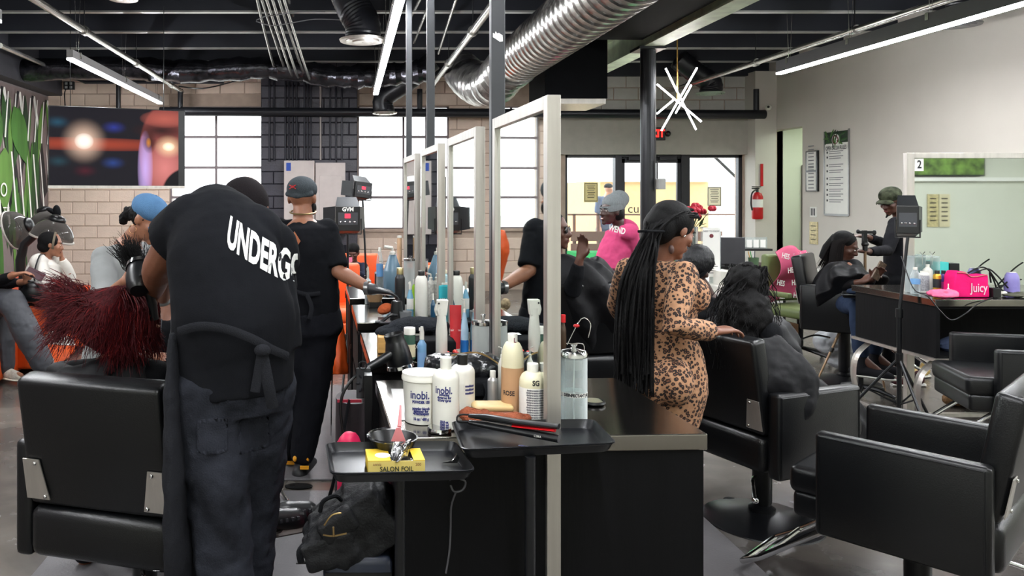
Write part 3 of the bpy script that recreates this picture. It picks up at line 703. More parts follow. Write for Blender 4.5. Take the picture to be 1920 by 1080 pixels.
# ------------------------------------------------------------------ salon chairs
def cushion(name, a, b, m, parent, bev=.02, M=None, **k):
    mb = MB().box(a, b)
    if M is not None: xf(mb, M)
    return mk(name, mb, m, parent, smooth=True, bevel=bev, auto=0, **k)
def salon_chair(x, y, ang, lift=0.0, label='', footrest=True, base=True):
    """faces local +Y; ang turns it (radians, counter clockwise)"""
    e = empty('salon_chair', (x, y, 0), ang, label, 'chair', 'black salon chairs')
    z = lift
    cushion('seat', (-.26, -.20, .42 + z), (.26, .37, .53 + z), BLK_LEATHER, e, .03)
    cushion('seat_base', (-.255, -.25, .33 + z), (.255, .355, .43 + z), BLK_LEATHER, e, .02)
    cushion('rear_roll', (-.262, -.30, .32 + z), (.262, -.20, .49 + z), BLK_LEATHER, e, .035)
    M = T(0, -.245, .50 + z) @ Matrix.Rotation(math.radians(10), 4, 'X')
    cushion('backrest', (-.265, -.045, 0), (.265, .045, .445), BLK_LEATHER, e, .022, M)
    for s in (-1, 1):
        a = mk('armrest', MB().box((s * .298 - .033, -.28, .31 + z), (s * .298 + .033, .25, .70 + z)), BLK_LEATHER, e, bevel=.018, auto=0)
        mk('arm_piping', MB().tube([(s * .331, -.262, .33 + z), (s * .331, -.262, .683 + z), (s * .331, .232, .683 + z), (s * .331, .232, .33 + z)], .003, 5), BLK_LEATHER, a)
        br = mk('bracket', xf(MB().prism([(s * .262, .03), (s * .262, .17), (s * .20, .17), (s * .175, .03)], .004, T(0, -.053, 0)), M), STEEL, e, smooth=False)
        for (u, v) in ((s * .215, .158), (s * .19, .042)): mk('bolt', xf(MB().ell((u, -.056, v), (.007, .005, .007), seg=8, rings=6), M), CHROME, br)
    if base:
        mk('column', MB().lathe([(.001, .03), (.06, .035), (.062, .07), (.04, .085), (.045, .1), (.045, .30 + z), (.12, .31 + z)], 24).box((-.13, -.12, .28 + z), (.13, .12, .315 + z)), BLK_METAL, e)
        mk('base_disc', MB().lathe([(.001, .058), (.07, .055), (.16, .032), (.25, .016), (.275, .006), (.278, 0), (.001, 0)], 48), BLK_METAL, e)
        mk('pump_lever', MB().tube(smoothpath([(.05, -.1, .22 + z), (.12, -.2, .24 + z), (.22, -.3, .20 + z)]), .008, 8).ell((.23, -.31, .20 + z), (.016, .016, .016)), CHROME, e)
    if footrest:
        p = [(-.19, .2, .33 + z), (-.19, .50, .09 + z), (-.17, .58, .04 + z), (.17, .58, .04 + z), (.19, .50, .09 + z), (.19, .2, .33 + z)]
        mk('footrest', MB().tube(p, .013, 10).tube([(-.18, .48, .11 + z), (.18, .48, .11 + z)], .01, 8), CHROME, e)
    return e
def yawof(fx, fy): return math.atan2(-fx, fy)
C1 = salon_chair(-.74, 2.80, yawof(.27, .96), .095, 'black salon chair seen from behind, lower left, under the red-haired client')
C2 = salon_chair(2.19, 2.98, yawof(-.65, .76), .02, 'empty black salon chair in the lower right corner')
C3 = salon_chair(2.06, 3.86, yawof(.93, .36), .03, 'black salon chair right of the island, under the wavy-haired client')
C4 = salon_chair(4.32, 6.75, yawof(.75, -.66), .16, 'black salon chair under the client with straight hair by the right mirror')
C5 = salon_chair(3.96, 4.55, yawof(-.92, .30), .06, 'empty black salon chair cut by the right edge, before the second counter', True)
C6 = salon_chair(1.42, 4.95, yawof(-.15, .98), .17, 'black salon chair behind the leopard dress, right of the near mirror post')
C7 = salon_chair(1.75, 6.3, yawof(-.6, .8), .1, 'black salon chair farther back behind the braided woman')

# ------------------------------------------------------------------ second island at the right, with its mirror facing us
e = empty('right_counter', (3.888, 5.13, 0), 0, 'black topped steel edged counter under the mirror marked 2', 'counter')
mk('cabinet_side', MB().box((.02, .02, .54), (.045, .84, .888)), BLK_LAM, e, smooth=False)
mk('cabinet_shell', MB().box((.045, .4, .54), (2.3, .84, .888)).box((.045, .02, .54), (2.3, .4, .56)).box((.045, .02, .87), (2.3, .4, .888)), BLK_LAM, e, smooth=False)
mk('bottom_rail', MB().box((0, 0, .52), (2.3, .86, .54)), STEEL, e, smooth=False)
mk('steel_top', MB().box((0, 0, .888), (2.3, .86, .935)), STEELTOP, e, smooth=False, bevel=.003)
for yy in (.1, .76):
    p = smoothpath([(.10, yy, .53), (-.02, yy, .42), (-.05, yy, .28), (-.02, yy, .14), (.05, yy, .06)], 6)
    mk('curved_leg', MB().tube(p, [(.035, .006)] * len(p), 4, side=(0, 1, 0)), STEEL, e, smooth=False)
mk('foot_rail', MB().box((.0, -.05, .04), (.05, .95, .065)).box((.05, .40, .04), (2.3, .44, .065)), STEEL, e, smooth=False)
for yy in (-.03, .93): mk('caster', MB().tube([(.01, yy, .02), (.04, yy, .02)], .02, 16), BLK_METAL, e)
zm = Z(287, 5.57)
m2 = empty('right_mirror', (X(1697, 5.57), 5.57, 0), 0, 'wide steel framed mirror numbered 2 on the right counter', 'mirror')
mk('frame_post', MB().box((0, -.02, .05), (.055, .02, zm)), STEEL, m2, smooth=False, bevel=.002)
mk('frame_rail', MB().box((.055, -.02, zm - .038), (2.2, .02, zm)), STEEL, m2, smooth=False, bevel=.002)
mk('mirror_pane', MB().box((.055, -.008, .936), (2.2, .008, zm - .038)), MIRROR, m2, smooth=False)
mk('number_card', MB().box((.062, -.012, zm - .13), (.125, -.009, zm - .04)), FLAT_WHITE, m2, smooth=False)
text('number', '2', T(.094, -.013, zm - .085), INK, m2, .08, .8, .002)
mk('blue_cloth', MB().ell((4.35, 5.33, .6), (.28, .14, .07)).ell((4.2, 5.3, .58), (.14, .1, .05)), mat('blue_grey_cloth', (64, 74, 98), .9, bump=.4, bscale=30), label='blue grey cloth stuffed inside the right counter', cat='cloth')

# ------------------------------------------------------------------ reception desk and things by the entrance
dk = P(1350, 500, 8.6)
e = empty('reception_desk', (dk.x, 8.6, 0), 0, 'white reception desk with black top near the hall opening', 'desk')
mk('desk_front', MB().box((0, 0, .02), (.70, .03, Z(505, 8.6))), mat('marbled_white_panel', (196, 194, 190), .4, var=.12, nscale=4), e, smooth=False)
mk('desk_top', MB().box((-.03, -.03, Z(505, 8.6)), (.75, .7, Z(500, 8.6))), BLK_PLASTIC, e, smooth=False)
mk('upper_shelf', MB().box((.36, .3, Z(474, 8.6)), (.75, .7, Z(470, 8.6))).box((.38, .32, Z(500, 8.6)), (.40, .68, Z(474, 8.6))), BLK_PLASTIC, e, smooth=False)
mk('desk_side', MB().box((.70, 0, .02), (.73, .68, Z(505, 8.6))), BLK_LAM, e, smooth=False)
zt_ = Z(500, 8.6)
mo = empty('monitor', (X(1379, 8.5), 8.62, zt_), 0, 'black flat monitor seen from behind on the reception desk', 'monitor')
mk('panel', MB().box((-.17, 0, .02), (.17, .03, Z(445, 8.6) - zt_)), mat('monitor_back', (50, 50, 54), .5), mo, smooth=False, bevel=.008)
mk('stand', MB().box((-.06, .0, 0), (.06, .12, .03)), BLK_PLASTIC, mo, smooth=False)
vb = empty('flower_vase', (X(1309, 8.55), 8.7, 0), 0, 'tall chrome vase of red roses beside the black column', 'vase')
zv = Z(425, 8.7)
mk('vase_body', MB().lathe([(.001, zt_ - .2), (.055, zt_ - .2), (.06, zv - .1), (.065, zv), (.06, zv), (.05, zv - .12)], 20), CHROME, vb)
PETAL = mat('red_rose_petal', (170, 22, 46), .55, var=.3, nscale=40); LEAFG = mat('dark_leaf', (44, 62, 34), .6, var=.3)
for k in range(16):
    r = random.Random(k + 3); c = V((r.uniform(-.09, .20), r.uniform(-.08, .08), zv + .10 + r.uniform(0, .14)))
    mb = MB()
    for q in range(6):
        a = q * 1.05; mb.ell(c + V((.018 * math.cos(a), .018 * math.sin(a), .006 * (q % 2))), (.034, .026, .030), Matrix.Rotation(a, 3, 'Z'), 8, 6)
    mb.ell(c, (.02, .02, .026), None, 8, 6)
    ro = mk('rose', mb, PETAL, vb); mk('stem', MB().tube([c, (0, 0, zv - .05)], .004, 5), LEAFG, ro)
for k in range(16):
    r = random.Random(k + 40); a = r.uniform(0, 6.28); c = V((.09 * math.cos(a) + .03, .07 * math.sin(a), zv + r.uniform(-.02, .1)))
    mk('leaf', MB().ell(c, (.045, .02, .004), Matrix.Rotation(a, 3, 'Z') @ Matrix.Rotation(r.uniform(-1, .3), 3, 'Y'), 8, 5), LEAFG, vb)
mk('side_table', MB().box((X(1290, 8.7), 8.5, zt_ - .22), (X(1345, 8.7), 8.9, zt_ - .2)).tube([(X(1318, 8.7), 8.7, 0), (X(1318, 8.7), 8.7, zt_ - .2)], .03).lathe([(.18, 0), (.18, .02), (.001, .02)], 20, T(X(1318, 8.7), 8.7, 0)), BLK_PLASTIC, smooth=False, label='small black table under the red roses', cat='table')
sg = empty('menu_sign', (X(1331, 8.5), 8.48, zt_ - .2), 0, 'clear acrylic stand with a printed sheet left of the monitor', 'sign')
hz = Z(425, 8.48) - (zt_ - .2)
mk('acrylic_stand', MB().box((-.105, -.012, 0), (.105, .012, hz)), glass('acrylic', (240, 245, 245), .1), sg, smooth=False)
mk('sheet', MB().box((-.095, -.015, .1), (.095, -.013, hz - .01)), FLAT_WHITE, sg, smooth=False)
text('heading', 'NEED TO KNOW', T(0, -.017, hz - .05), INK, sg, .028, .8, .0)
mk('round_emblem', MB().lathe([(.001, 0), (.022, 0), (.022, .002)], 20, T(0, -.017, hz - .1) @ Matrix.Rotation(PI / 2, 4, 'X')), mat('maroon_ink', (110, 40, 50), .7), sg)
for k in range(6): mk('print_line', MB().box((-.07, -.0165, .14 + k * .024), (.07 - .02 * (k % 3), -.0155, .147 + k * .024)), INK, sg, smooth=False)
mk('paper_roll', MB().lathe([(.001, 0), (.06, 0), (.06, .2), (.018, .2), (.018, .02)], 24, T(X(1378, 8.3), 8.3, Z(535, 8.3))), FLAT_WHITE, label='white paper roll in front of the black monitor', cat='paper roll')
mk('printer', MB().box((X(1347, 8.35), 8.3, zt_ - .28), (X(1372, 8.35), 8.55, zt_ - .02)), WHITE_P, smooth=False, bevel=.01, label='white printer box below the monitor', cat='printer')
mk('cabinet_low', MB().box((X(1340, 8.3), 8.2, 0), (X(1400, 8.3), 8.58, Z(535, 8.3))), WHITE_P, smooth=False, bevel=.01, label='low white cabinet before the reception desk', cat='cabinet')
pc = empty('pencil_cup', (X(1442, 8.3), 8.62, zt_), 0, 'green cup of pens on the desk below the shelf', 'cup')
mk('cup', MB().lathe([(.001, 0), (.05, 0), (.055, .1), (.05, .1), (.045, .01)], 16), mat('olive_green_plastic', (70, 96, 66), .5), pc)
for k in range(4): mk('pen', MB().tube([(.01 * k - .02, 0, .02), (.03 * k - .06, .01 * k, .17)], .005, 6), mat('pen_colour_%d' % k, ((200, 150, 60), (40, 140, 60), (220, 220, 220), (40, 40, 50))[k], .5), pc)
pf = empty('card_display', (X(1426, 8.9), 9.0, Z(470, 8.9)), 0, 'clear holder with three small printed cards on the shelf', 'display')
mk('holder', MB().box((-.13, 0, 0), (.13, .02, .15)), MATS['acrylic'], pf, smooth=False)
for k in range(3): mk('card', MB().box((-.11 + .08 * k, -.004, .03), (-.05 + .08 * k, -.001, .12)), FLAT_WHITE, pf, smooth=False)
pb = empty('soap_bottle', (X(1359, 8.9), 9.0, Z(445, 8.9) - .02), 0, 'small clear pump bottle behind the monitor', 'bottle')
mk('bottle', MB().lathe([(.001, -.28), (.03, -.28), (.03, .02), (.012, .035)], 14).tube([(0, 0, .03), (0, 0, .07), (-.03, 0, .07)], .006, 6), WHITE_P, pb)
gb = empty('grey_wifi_box', P(1237, 345, 8.7), 0, 'small grey control box fixed to the side of the black column', 'box')
mk('box', MB().box((-.035, -.06, -.06), (.045, .03, .06)), mat('grey_box', (150, 150, 146), .5), gb, smooth=False, bevel=.006)
mk('conduit', MB().tube([(-.03, 0, .06), (-.03, 0, .26)], .01), BLK_METAL, gb)
# fire extinguisher at the corner
fe = empty('fire_extinguisher', P(1420, 383, 12.75), 0, 'red fire extinguisher with black hose hung by the corner', 'extinguisher')
mk('cylinder', MB().lathe([(.001, -.25), (.075, -.245), (.085, -.22), (.085, .12), (.06, .18), (.025, .2), (.001, .2)], 24), RED, fe)
mk('label_sheet', MB().lathe([(.0855, -.05), (.0855, .08)], 24, Matrix.Rotation(PI, 4, 'Z'), ang=PI), FLAT_WHITE, fe)
mk('valve', MB().tube([(0, 0, .2), (0, 0, .26)], .02).box((-.09, -.01, .25), (.03, .01, .27)).box((-.09, -.01, .28), (.05, .01, .295)), BLK_METAL, fe)
mk('hose', MB().tube(smoothpath([(-.02, 0, .24), (-.1, -.02, .18), (-.12, -.03, .02), (-.1, -.03, -.1)]), .013, 8), BLK_PLASTIC, fe)
mk('fire_sign', MB().box((X(1428, 12.8), 12.83, Z(349, 12.8)), (X(1433, 12.8), 12.84, Z(307, 12.8))), RED, smooth=False, label='narrow red vertical sign above the extinguisher', cat='sign')
# ---- prints on the right wall (flat sheets on a wall running away)
def wall_sheet(name, y0, y1, z0, z1, label, cat, m=FLAT_WHITE, frame=None, th=.012):
    e = empty(name, (XR, (y0 + y1) / 2, (z0 + z1) / 2), PI / 2, label, cat)
    # local x runs from far to near along the wall after the turn: +x local -> +Y world
    w_, h_ = (y1 - y0) / 2, (z1 - z0) / 2
    mk('board', MB().box((-w_, 0, -h_), (w_, th, h_)), m, e, smooth=False)
    e.rotation_euler = (0, 0, -PI / 2); e.location.x = XR - th
    return e, w_, h_
def yat(px): return XR * F / (px - CX)
def zat(py, y): return Z(py, y)
ya, yb_ = yat(1548), yat(1592)
e, w_, h_ = wall_sheet('rules_poster', yb_, ya, zat(401, 11.3), zat(247, 11.3), 'tall framed rules poster with green leaves at its head', 'poster', FLAT_WHITE)
mk('leaf_header', MB().box((-w_, -.003, h_ * .72), (w_, -.001, h_)), GL[2], e, smooth=False)
for k in range(22): mk('leaf', MB().ell((random.uniform(-w_, w_) * .85, -.005, h_ * random.uniform(.74, .97)), (.09, .002, .018), Matrix.Rotation(random.uniform(-1.5, 1.5), 3, 'Y'), 8, 4), GL[k % 3], e)
mk('round_emblem', MB().lathe([(.001, 0), (.085, 0), (.085, .006)], 24, T(0, -.006, h_ * .80) @ Matrix.Rotation(PI / 2, 4, 'X')), FLAT_WHITE, e)
mk('emblem_ring', MB().tube([(.06 * math.cos(a * .524), -.015, h_ * .8 + .06 * math.sin(a * .524)) for a in range(13)], .005, 5), mat('maroon_ink', (110, 40, 50)), e)
text('heading', 'OPEN SALON RULES', T(0, -.006, h_ * .60), INK, e, .085, .62, .001)
for k, zz in enumerate((.48, .36, .16, .02, -.16, -.30, -.44, -.56, -.70)):
    mk('list_marker', MB().box((-w_ * .82, -.004, h_ * zz), (-w_ * .72, -.002, h_ * zz + .03)), INK, e, smooth=False)
    for q in range(2): mk('print_line', MB().box((-w_ * .6, -.004, h_ * zz + .02 - .03 * q), (w_ * (.6 - .2 * q), -.002, h_ * zz + .03 - .03 * q)), mat('grey_ink', (120, 120, 124), .7), e, smooth=False)
mk('frame_edge', MB().box((-w_ - .02, -.006, -h_ - .02), (-w_, .01, h_ + .02)).box((w_, -.006, -h_ - .02), (w_ + .02, .01, h_ + .02)).box((-w_, -.006, -h_ - .03), (w_, .01, -h_)), mat('frame_silver', (150, 150, 150), .4, .8), e, smooth=False)
e, w_, h_ = wall_sheet('framed_notices', yat(1536), yat(1514), zat(359, 11.7), zat(282, 11.7), 'two printed notices in one dark frame beside the rules poster', 'picture', BLK_PLASTIC, th=.03)
for s in (-1, 1):
    mk('notice', MB().box((-w_ + .03, -.004, s * h_ / 2 - h_ * .45), (w_ - .03, -.001, s * h_ / 2 + h_ * .45)), FLAT_WHITE, e, smooth=False)
    for k in range(7): mk('print_line', MB().box((-w_ + .08, -.006, s * h_ / 2 - h_ * .35 + k * .055), (w_ - .08, -.004, s * h_ / 2 - h_ * .35 + k * .055 + .016)), mat('grey_ink', (120, 120, 124)), e, smooth=False)
e, w_, h_ = wall_sheet('small_notice', yat(1532), yat(1520), zat(407, 11.8), zat(388, 11.8), 'small square printed card below the framed notices', 'notice')
for k in range(3): mk('print_line', MB().box((-w_ * .6 + k * w_ * .5, -.004, -h_ * .7), (-w_ * .4 + k * w_ * .5, -.002, h_ * .7)), INK, e, smooth=False)
GOLDP = mat('gold_print', (198, 184, 140), .35, .4, var=.3, nscale=30)
e, w_, h_ = wall_sheet('ornate_notice', yat(1534), yat(1519), zat(458, 11.8), zat(416, 11.8), 'ornate printed notice lowest on the wall beside the pink cape', 'notice', GOLDP)
for k in range(4): mk('print_line', MB().box((-w_ * .6, -.004, h_ * (.6 - .4 * k)), (w_ * .6, -.002, h_ * (.66 - .4 * k))), INK, e, smooth=False)
# posters on the rear wall reflected in the right mirror
for k, (px, mm, lb) in enumerate(((1764, GOLDP, 'shiny gold poster reflected in the right mirror'), (1786, mat('cream_print', (206, 196, 162), .6), 'cream bordered poster reflected in the right mirror'))):
    x = X(px, 12.14)
    e = empty('rear_poster', (x, -1.19, Z(395, 12.14)), PI, lb, 'poster')
    mk('sheet', MB().box((-.085, -.012, -.26), (.085, 0, .26)), mm, e, smooth=False)
    for q in range(6): mk('print_line', MB().box((-.05, -.014, .18 - .07 * q), (.05, -.012, .2 - .07 * q)), INK, e, smooth=False)
# sheets on the storefront glass
def paper(name, col):
    m = mat(name, col, .8, var=.05); nt = m.node_tree; N = nt.nodes; L = nt.links
    t = N.new('ShaderNodeBsdfTranslucent'); t.inputs[0].default_value = lin(col); mx = N.new('ShaderNodeMixShader'); mx.inputs[0].default_value = .55
    L.new(N['Principled BSDF'].outputs[0], mx.inputs[1]); L.new(t.outputs[0], mx.inputs[2]); L.new(mx.outputs[0], N['Material Output'].inputs[0]); return m
def glass_sheet(px0, py0, px1, py1, label, m):
    d = YS + .04
    a, b = P(px0, py1, d), P(px1, py0, d)
    e = empty('window_poster', ((a.x + b.x) / 2, d, (a.z + b.z) / 2), 0, label, 'poster')
    w_, h_ = (b.x - a.x) / 2, (b.z - a.z) / 2
    mk('sheet', MB().box((-w_, 0, -h_), (w_, .004, h_)), m, e, smooth=False)
    mk('border', MB().box((-w_ * .9, -.003, -h_ * .92), (-w_ * .84, -.001, h_ * .92)).box((w_ * .84, -.003, -h_ * .92), (w_ * .9, -.001, h_ * .92)).box((-w_ * .9, -.003, h_ * .86), (w_ * .9, -.001, h_ * .92)).box((-w_ * .9, -.003, -h_ * .92), (w_ * .9, -.001, -h_ * .86)), INK if m is not FLAT_WHITE else MATS['maroon_ink'], e, smooth=False)
    for k in range(8): mk('print_line', MB().box((-w_ * .6 + .01 * (k % 3), -.003, h_ * (.68 - .18 * k)), (w_ * .6 - .015 * (k % 2), -.001, h_ * (.74 - .18 * k))), INK if k % 3 else MATS['grey_ink'], e, smooth=False)
glass_sheet(1095, 342, 1121, 379, 'ornate bordered poster taped to the left storefront pane', paper('thin_cream_paper', (206, 196, 162)))
glass_sheet(1326, 350, 1353, 387, 'framed permit taped to the right storefront pane', paper('thin_white_paper', (226, 222, 206)))
# electrical panels on the pier
GP = mat('grey_enamel_panel', (190, 180, 176), .5, var=.05)
for k, (a, b, t_, bt, lb) in enumerate(((532, 590, 301, 440, 'tall pale electrical panel with a blue label on the pier'), (591, 648, 305, 440, 'pale electrical panel with an inset door, right one on the pier'))):
    d = YB - .45
    e = empty('electrical_panel', (X((a + b) / 2, d), d, Z(bt, d)), 0, lb, 'electrical panel')
    hw = (X(b, d) - X(a, d)) / 2 - .004; hh = Z(t_, d) - Z(bt, d)
    mk('cover', MB().box((-hw, 0, 0), (hw, .14, hh)), GP, e, smooth=False, bevel=.006)
    mk('door', MB().box((-hw * .74, -.012, hh * .1), (hw * .74, 0, hh * .82)) if k else MB().box((-hw * .45, -.006, hh * .3), (hw * .3, 0, hh * .74)), GP, e, smooth=False, bevel=.006)
    if k: mk('latch', MB().box((hw * .3, -.02, hh * .3), (hw * .6, -.012, hh * .4)), mat('latch_grey', (160, 140, 134), .4), e, smooth=False)
    else: mk('blue_label', MB().box((-hw * .85, -.003, hh * .86), (-hw * .55, -.001, hh * .97)), mat('blue_label', (30, 70, 160), .6), e, smooth=False)
# rubber mats on the floor
MATM = mat('rubber_mat', (96, 94, 96), .55, var=.12, nscale=5, bump=.15, bscale=120)
for a, b, lb in (((-1.35, 4.40, 0), (.05, 6.6, .012), 'dark rubber floor mat left of the island, under the man in the cap'), ((-1.35, 2.0, 0), (.02, 4.23, .012), 'dark rubber floor mat nearest, left of the island'), ((1.06, 2.9, 0), (1.78, 4.1, .012), 'dark rubber floor mat beside the black chair column right of the island')):
    mk('floor_mat', MB().box(a, b), MATM, smooth=False, bevel=.004, label=lb, cat='mat')
# ------------------------------------------------------------------ people
SK = {k: mat('skin_' + k, c, .48, var=.10, nscale=14, bump=.06, bscale=120) for k, c in
      dict(deep=(86, 54, 42), brown=(122, 78, 58), warm=(146, 98, 74), light=(204, 156, 132), dark=(62, 40, 34)).items()}
EYEW = mat('eye_white', (225, 220, 214), .2, var=0); IRIS = mat('eye_iris', (30, 18, 14), .15, var=0)
LIP = mat('lip_tone', (112, 56, 54), .4, var=.05); HAIRB = mat('black_hair', (7, 6, 7), .6, spec=.16, var=.3, nscale=40, bump=.5, bscale=90, stretch=(6, 6, .6))
BROW = mat('brow_hair', (18, 12, 10), .7, var=0)
JEAN = mat('faded_black_denim', (38, 40, 47), .85, var=.7, nscale=5, bump=.25, bscale=200)
TEE = mat('black_cotton_tee', (18, 19, 23), .9, var=.12, nscale=4, bump=.12, bscale=300)
CAPE = mat('black_nylon_cape', (14, 14, 17), .6, spec=.22, var=.12, nscale=4, bump=.1, bscale=30)
SHOEB = mat('black_shoe', (26, 26, 28), .6, var=.1)

def head_mb(mb, c, f, u=(0, 0, 1), s=1.0):
    R = rotm(f, u)
    def q(x, y, z): return V(c) + R @ (V((x, y, z)) * s)
    def E(x, y, z, a, b, d, rot=None): mb.ell(q(x, y, z), (a * s, b * s, d * s), R if rot is None else R @ rot, 18, 12)
    E(0, -.014, .032, .075, .094, .086); E(0, .018, -.02, .062, .072, .082); E(0, .028, -.062, .050, .056, .050)
    E(0, .070, -.100, .024, .020, .018); E(0, .066, .030, .052, .024, .016)
    for k in (-1, 1):
        E(k * .040, .058, -.022, .022, .024, .022)                                  # cheek
        E(k * .077, -.006, -.004, .010, .020, .031, Matrix.Rotation(k * .25, 3, 'Z'))   # ear
        E(k * .013, .094, -.030, .010, .012, .008)                                  # nostril wing
        E(k * .031, .074, .004, .017, .014, .009)                                   # lid
    mb.cap([q(0, .084, .016), q(0, .098, -.008), q(0, .108, -.028)], [.009 * s, .010 * s, .013 * s], 10)
    E(0, .084, -.058, .026, .014, .010); E(0, .082, -.072, .022, .014, .009)
    return q, R
def hand_mb(mb, w_, fd, n, s=1.0, curl=.5, thumb=1, spread=1.0):
    fd = V(fd).normalized(); n = V(n); n = (n - fd * n.dot(fd)).normalized(); sd = fd.cross(n)
    w_ = V(w_)
    mb.tube([w_ - fd * .015 * s, w_ + fd * .02 * s, w_ + fd * .055 * s, w_ + fd * .085 * s, w_ + fd * .095 * s],
            [(.024 * s, .019 * s), (.032 * s, .018 * s), (.041 * s, .016 * s), (.040 * s, .013 * s), (.030 * s, .010 * s)], 12, side=sd)
    for k, (o, ln) in enumerate(((-.031, .060), (-.011, .078), (.010, .082), (.031, .072))):
        p = w_ + fd * (.082 + .004 * (1.5 - abs(k - 1.5))) * s + sd * o * s * thumb; d = (fd + sd * thumb * (o * 3.2) * spread).normalized(); pts = [p - d * .02 * s, p]; a = curl * (.5 + .12 * k)
        for j in range(3):
            d = (Matrix.Rotation(0, 3, 'Z') @ (d * math.cos(a) + n * math.sin(a))).normalized()
            p = p + d * ln * s * (.42, .33, .25)[j]; pts.append(p); a = curl * .9
            n_ = n
        mb.cap(pts, [.0095 * s, .0092 * s, .0085 * s, .0078 * s, .0068 * s], 8)
    b = w_ + fd * .028 * s + sd * .028 * s * thumb; d = (fd * .7 + sd * thumb * .72 + n * .25).normalized()
    mb.cap([b - d * .015 * s, b, b + d * .034 * s, b + (d + n * curl * .5 + fd * .25).normalized() * .062 * s], [.015 * s, .0135 * s, .0105 * s, .008 * s], 8)

def lerp(a, b, t): return a + (b - a) * t
def person(label, J, skin, s=1.0, voxel=.009, face=True, f=(0, 1, 0), u=(0, 0, 1), top=None, sleeve=1.0, pants=None, shoes=None, hs=1.0,
           hands=None, girth=1.0, armr=1.0, waist=None, topfold=.012, hem=.0, body_extra=None, hipw=1.0, topr=1.0, pantr=1.0, gloves=None, heads=True, eyes=True):
    """J: joints as (px, py, depth). builds one continuous body, clothes as children"""
    K = {k: (P(*v) if isinstance(v, tuple) else V(v)) for k, v in J.items()}
    pel = K['pelvis']; nb = K['neck']; hc = K['head']
    sl, sr = K['shL'], K['shR']; sd = (sr - sl).normalized()
    K.setdefault('hipL', pel - sd * .09 * s); K.setdefault('hipR', pel + sd * .09 * s)
    base = V((pel.x, pel.y, 0)); root = empty('person', base, 0, label, 'person')
    mid = K.get('chest', pel.lerp(nb, .62)); wst = K.get('waist', pel.lerp(mid, .45))
    ax = ((K['hipR'] - K['hipL']).normalized() * .4 + sd).normalized()
    spine = [pel - (wst - pel).normalized() * .07 * s, pel, wst, mid, mid.lerp(nb, .62), nb]
    def trings(g, sh=1.0, extra=0.0):
        G = girth * g
        return [(.13 * s * G * hipw + extra, .10 * s * G + extra), (.162 * s * G * hipw + extra, .118 * s * G + extra), (.138 * s * G + extra, .102 * s * G + extra),
                (.158 * s * G + extra, .118 * s * G + extra), (.150 * s * G * sh + extra, .092 * s * G + extra), (.066 * s * g + extra, .062 * s * g + extra)]
    def torso(mb, g, ex=0.0, a=0, b=6, pp=None):
        pts = spine[a:b]; rs = trings(g, 1, ex)[a:b]
        P2 = []; R2 = []
        for i in range(len(pts) - 1):
            for k in range(4):
                t = k / 4; P2.append(pts[i].lerp(pts[i + 1], t)); R2.append((lerp(rs[i][0], rs[i+1][0], t), lerp(rs[i][1], rs[i+1][1], t)))
        P2.append(pts[-1]); R2.append(rs[-1])
        mb.tube(P2, R2, 20, side=ax)
    arms = {}
    for k in 'LR':
        if 'el' + k in K and 'wr' + k in K: arms[k] = (K['sh' + k], K['el' + k], K['wr' + k])
    legs = {}
    for k in 'LR':
        if 'kn' + k in K and 'an' + k in K: legs[k] = (K['hip' + k], K['kn' + k], K['an' + k])
    mb = MB(); torso(mb, .93)
    for k, (a, b, c) in arms.items():
        mb.ell(a, (.058 * s * girth,) * 3); mb.cap([nb.lerp(a, .3) + V((0, 0, -.035 * s)), a], [.05 * s, .052 * s])
        mb.cap([a, a.lerp(b, .35), a.lerp(b, .75), b, b.lerp(c, .25), b.lerp(c, .7), c], [q * s * armr * (girth + 1) / 2 for q in (.050, .050, .042, .039, .041, .032, .025)], 14)
        hd = (hands or {}).get(k)
        if hd is not None: hand_mb(mb, c, hd[0], hd[1], s * hd[3] if len(hd) > 3 else s, hd[2] if len(hd) > 2 else .5, 1 if k == 'R' else -1)
        else: hand_mb(mb, c, (c - b), V((0, 0, -1)) + sd * (.3 if k == 'L' else -.3), s, .4, 1 if k == 'R' else -1)
    for k, (a, b, c) in legs.items():
        mb.cap([a, a.lerp(b, .4), b, b.lerp(c, .3), c], [q * s * (girth + 1) / 2 for q in (.088, .078, .056, .056, .036)], 14)
        ft = K.get('toe' + k, c + V(f) * .15 + V((0, 0, -.06)))
        mb.cap([c + V((0, 0, -.02)), c.lerp(ft, .5) + V((0, 0, -.02)), ft], [.034 * s, .034 * s, .022 * s], 10)
    mb.cap([nb - (hc - nb).normalized() * .05 * s, nb, nb.lerp(hc, .5), hc - V(u) * .04], [.062 * s, .052 * s * min(1.15, girth), .050 * s * min(1.15, girth), .05 * s], 16)
    q, R = head_mb(mb, hc, f, u, s * hs)
    body = blob('body', mb, SK[skin] if isinstance(skin, str) else skin, root, voxel, 3, fac=.5)
    if face:
        for k in (-1, 1):
            e_ = mk('eye', MB().ell(q(k * .031, .0835, .004), (.0100 * s * hs, .0070 * s * hs, .0045 * s * hs), R, 14, 10), EYEW, root, True)
            mk('iris', MB().ell(q(k * .031, .0885, .003), (.0054 * s * hs, .0040 * s * hs, .0048 * s * hs), R, 10, 8), IRIS, e_)
            mk('eyebrow', MB().cap([q(k * .014, .092, .021), q(k * .032, .090, .027), q(k * .050, .080, .022)], [.003 * s, .0036 * s, .0022 * s], 6), BROW, root, True)
        mk('lips', MB().ell(q(0, .094, -.0585), (.021 * s * hs, .0065 * s * hs, .0042 * s * hs), R, 14, 8).ell(q(0, .0925, -.0675), (.018 * s * hs, .0075 * s * hs, .0052 * s * hs), R, 14, 8), LIP, root, True)
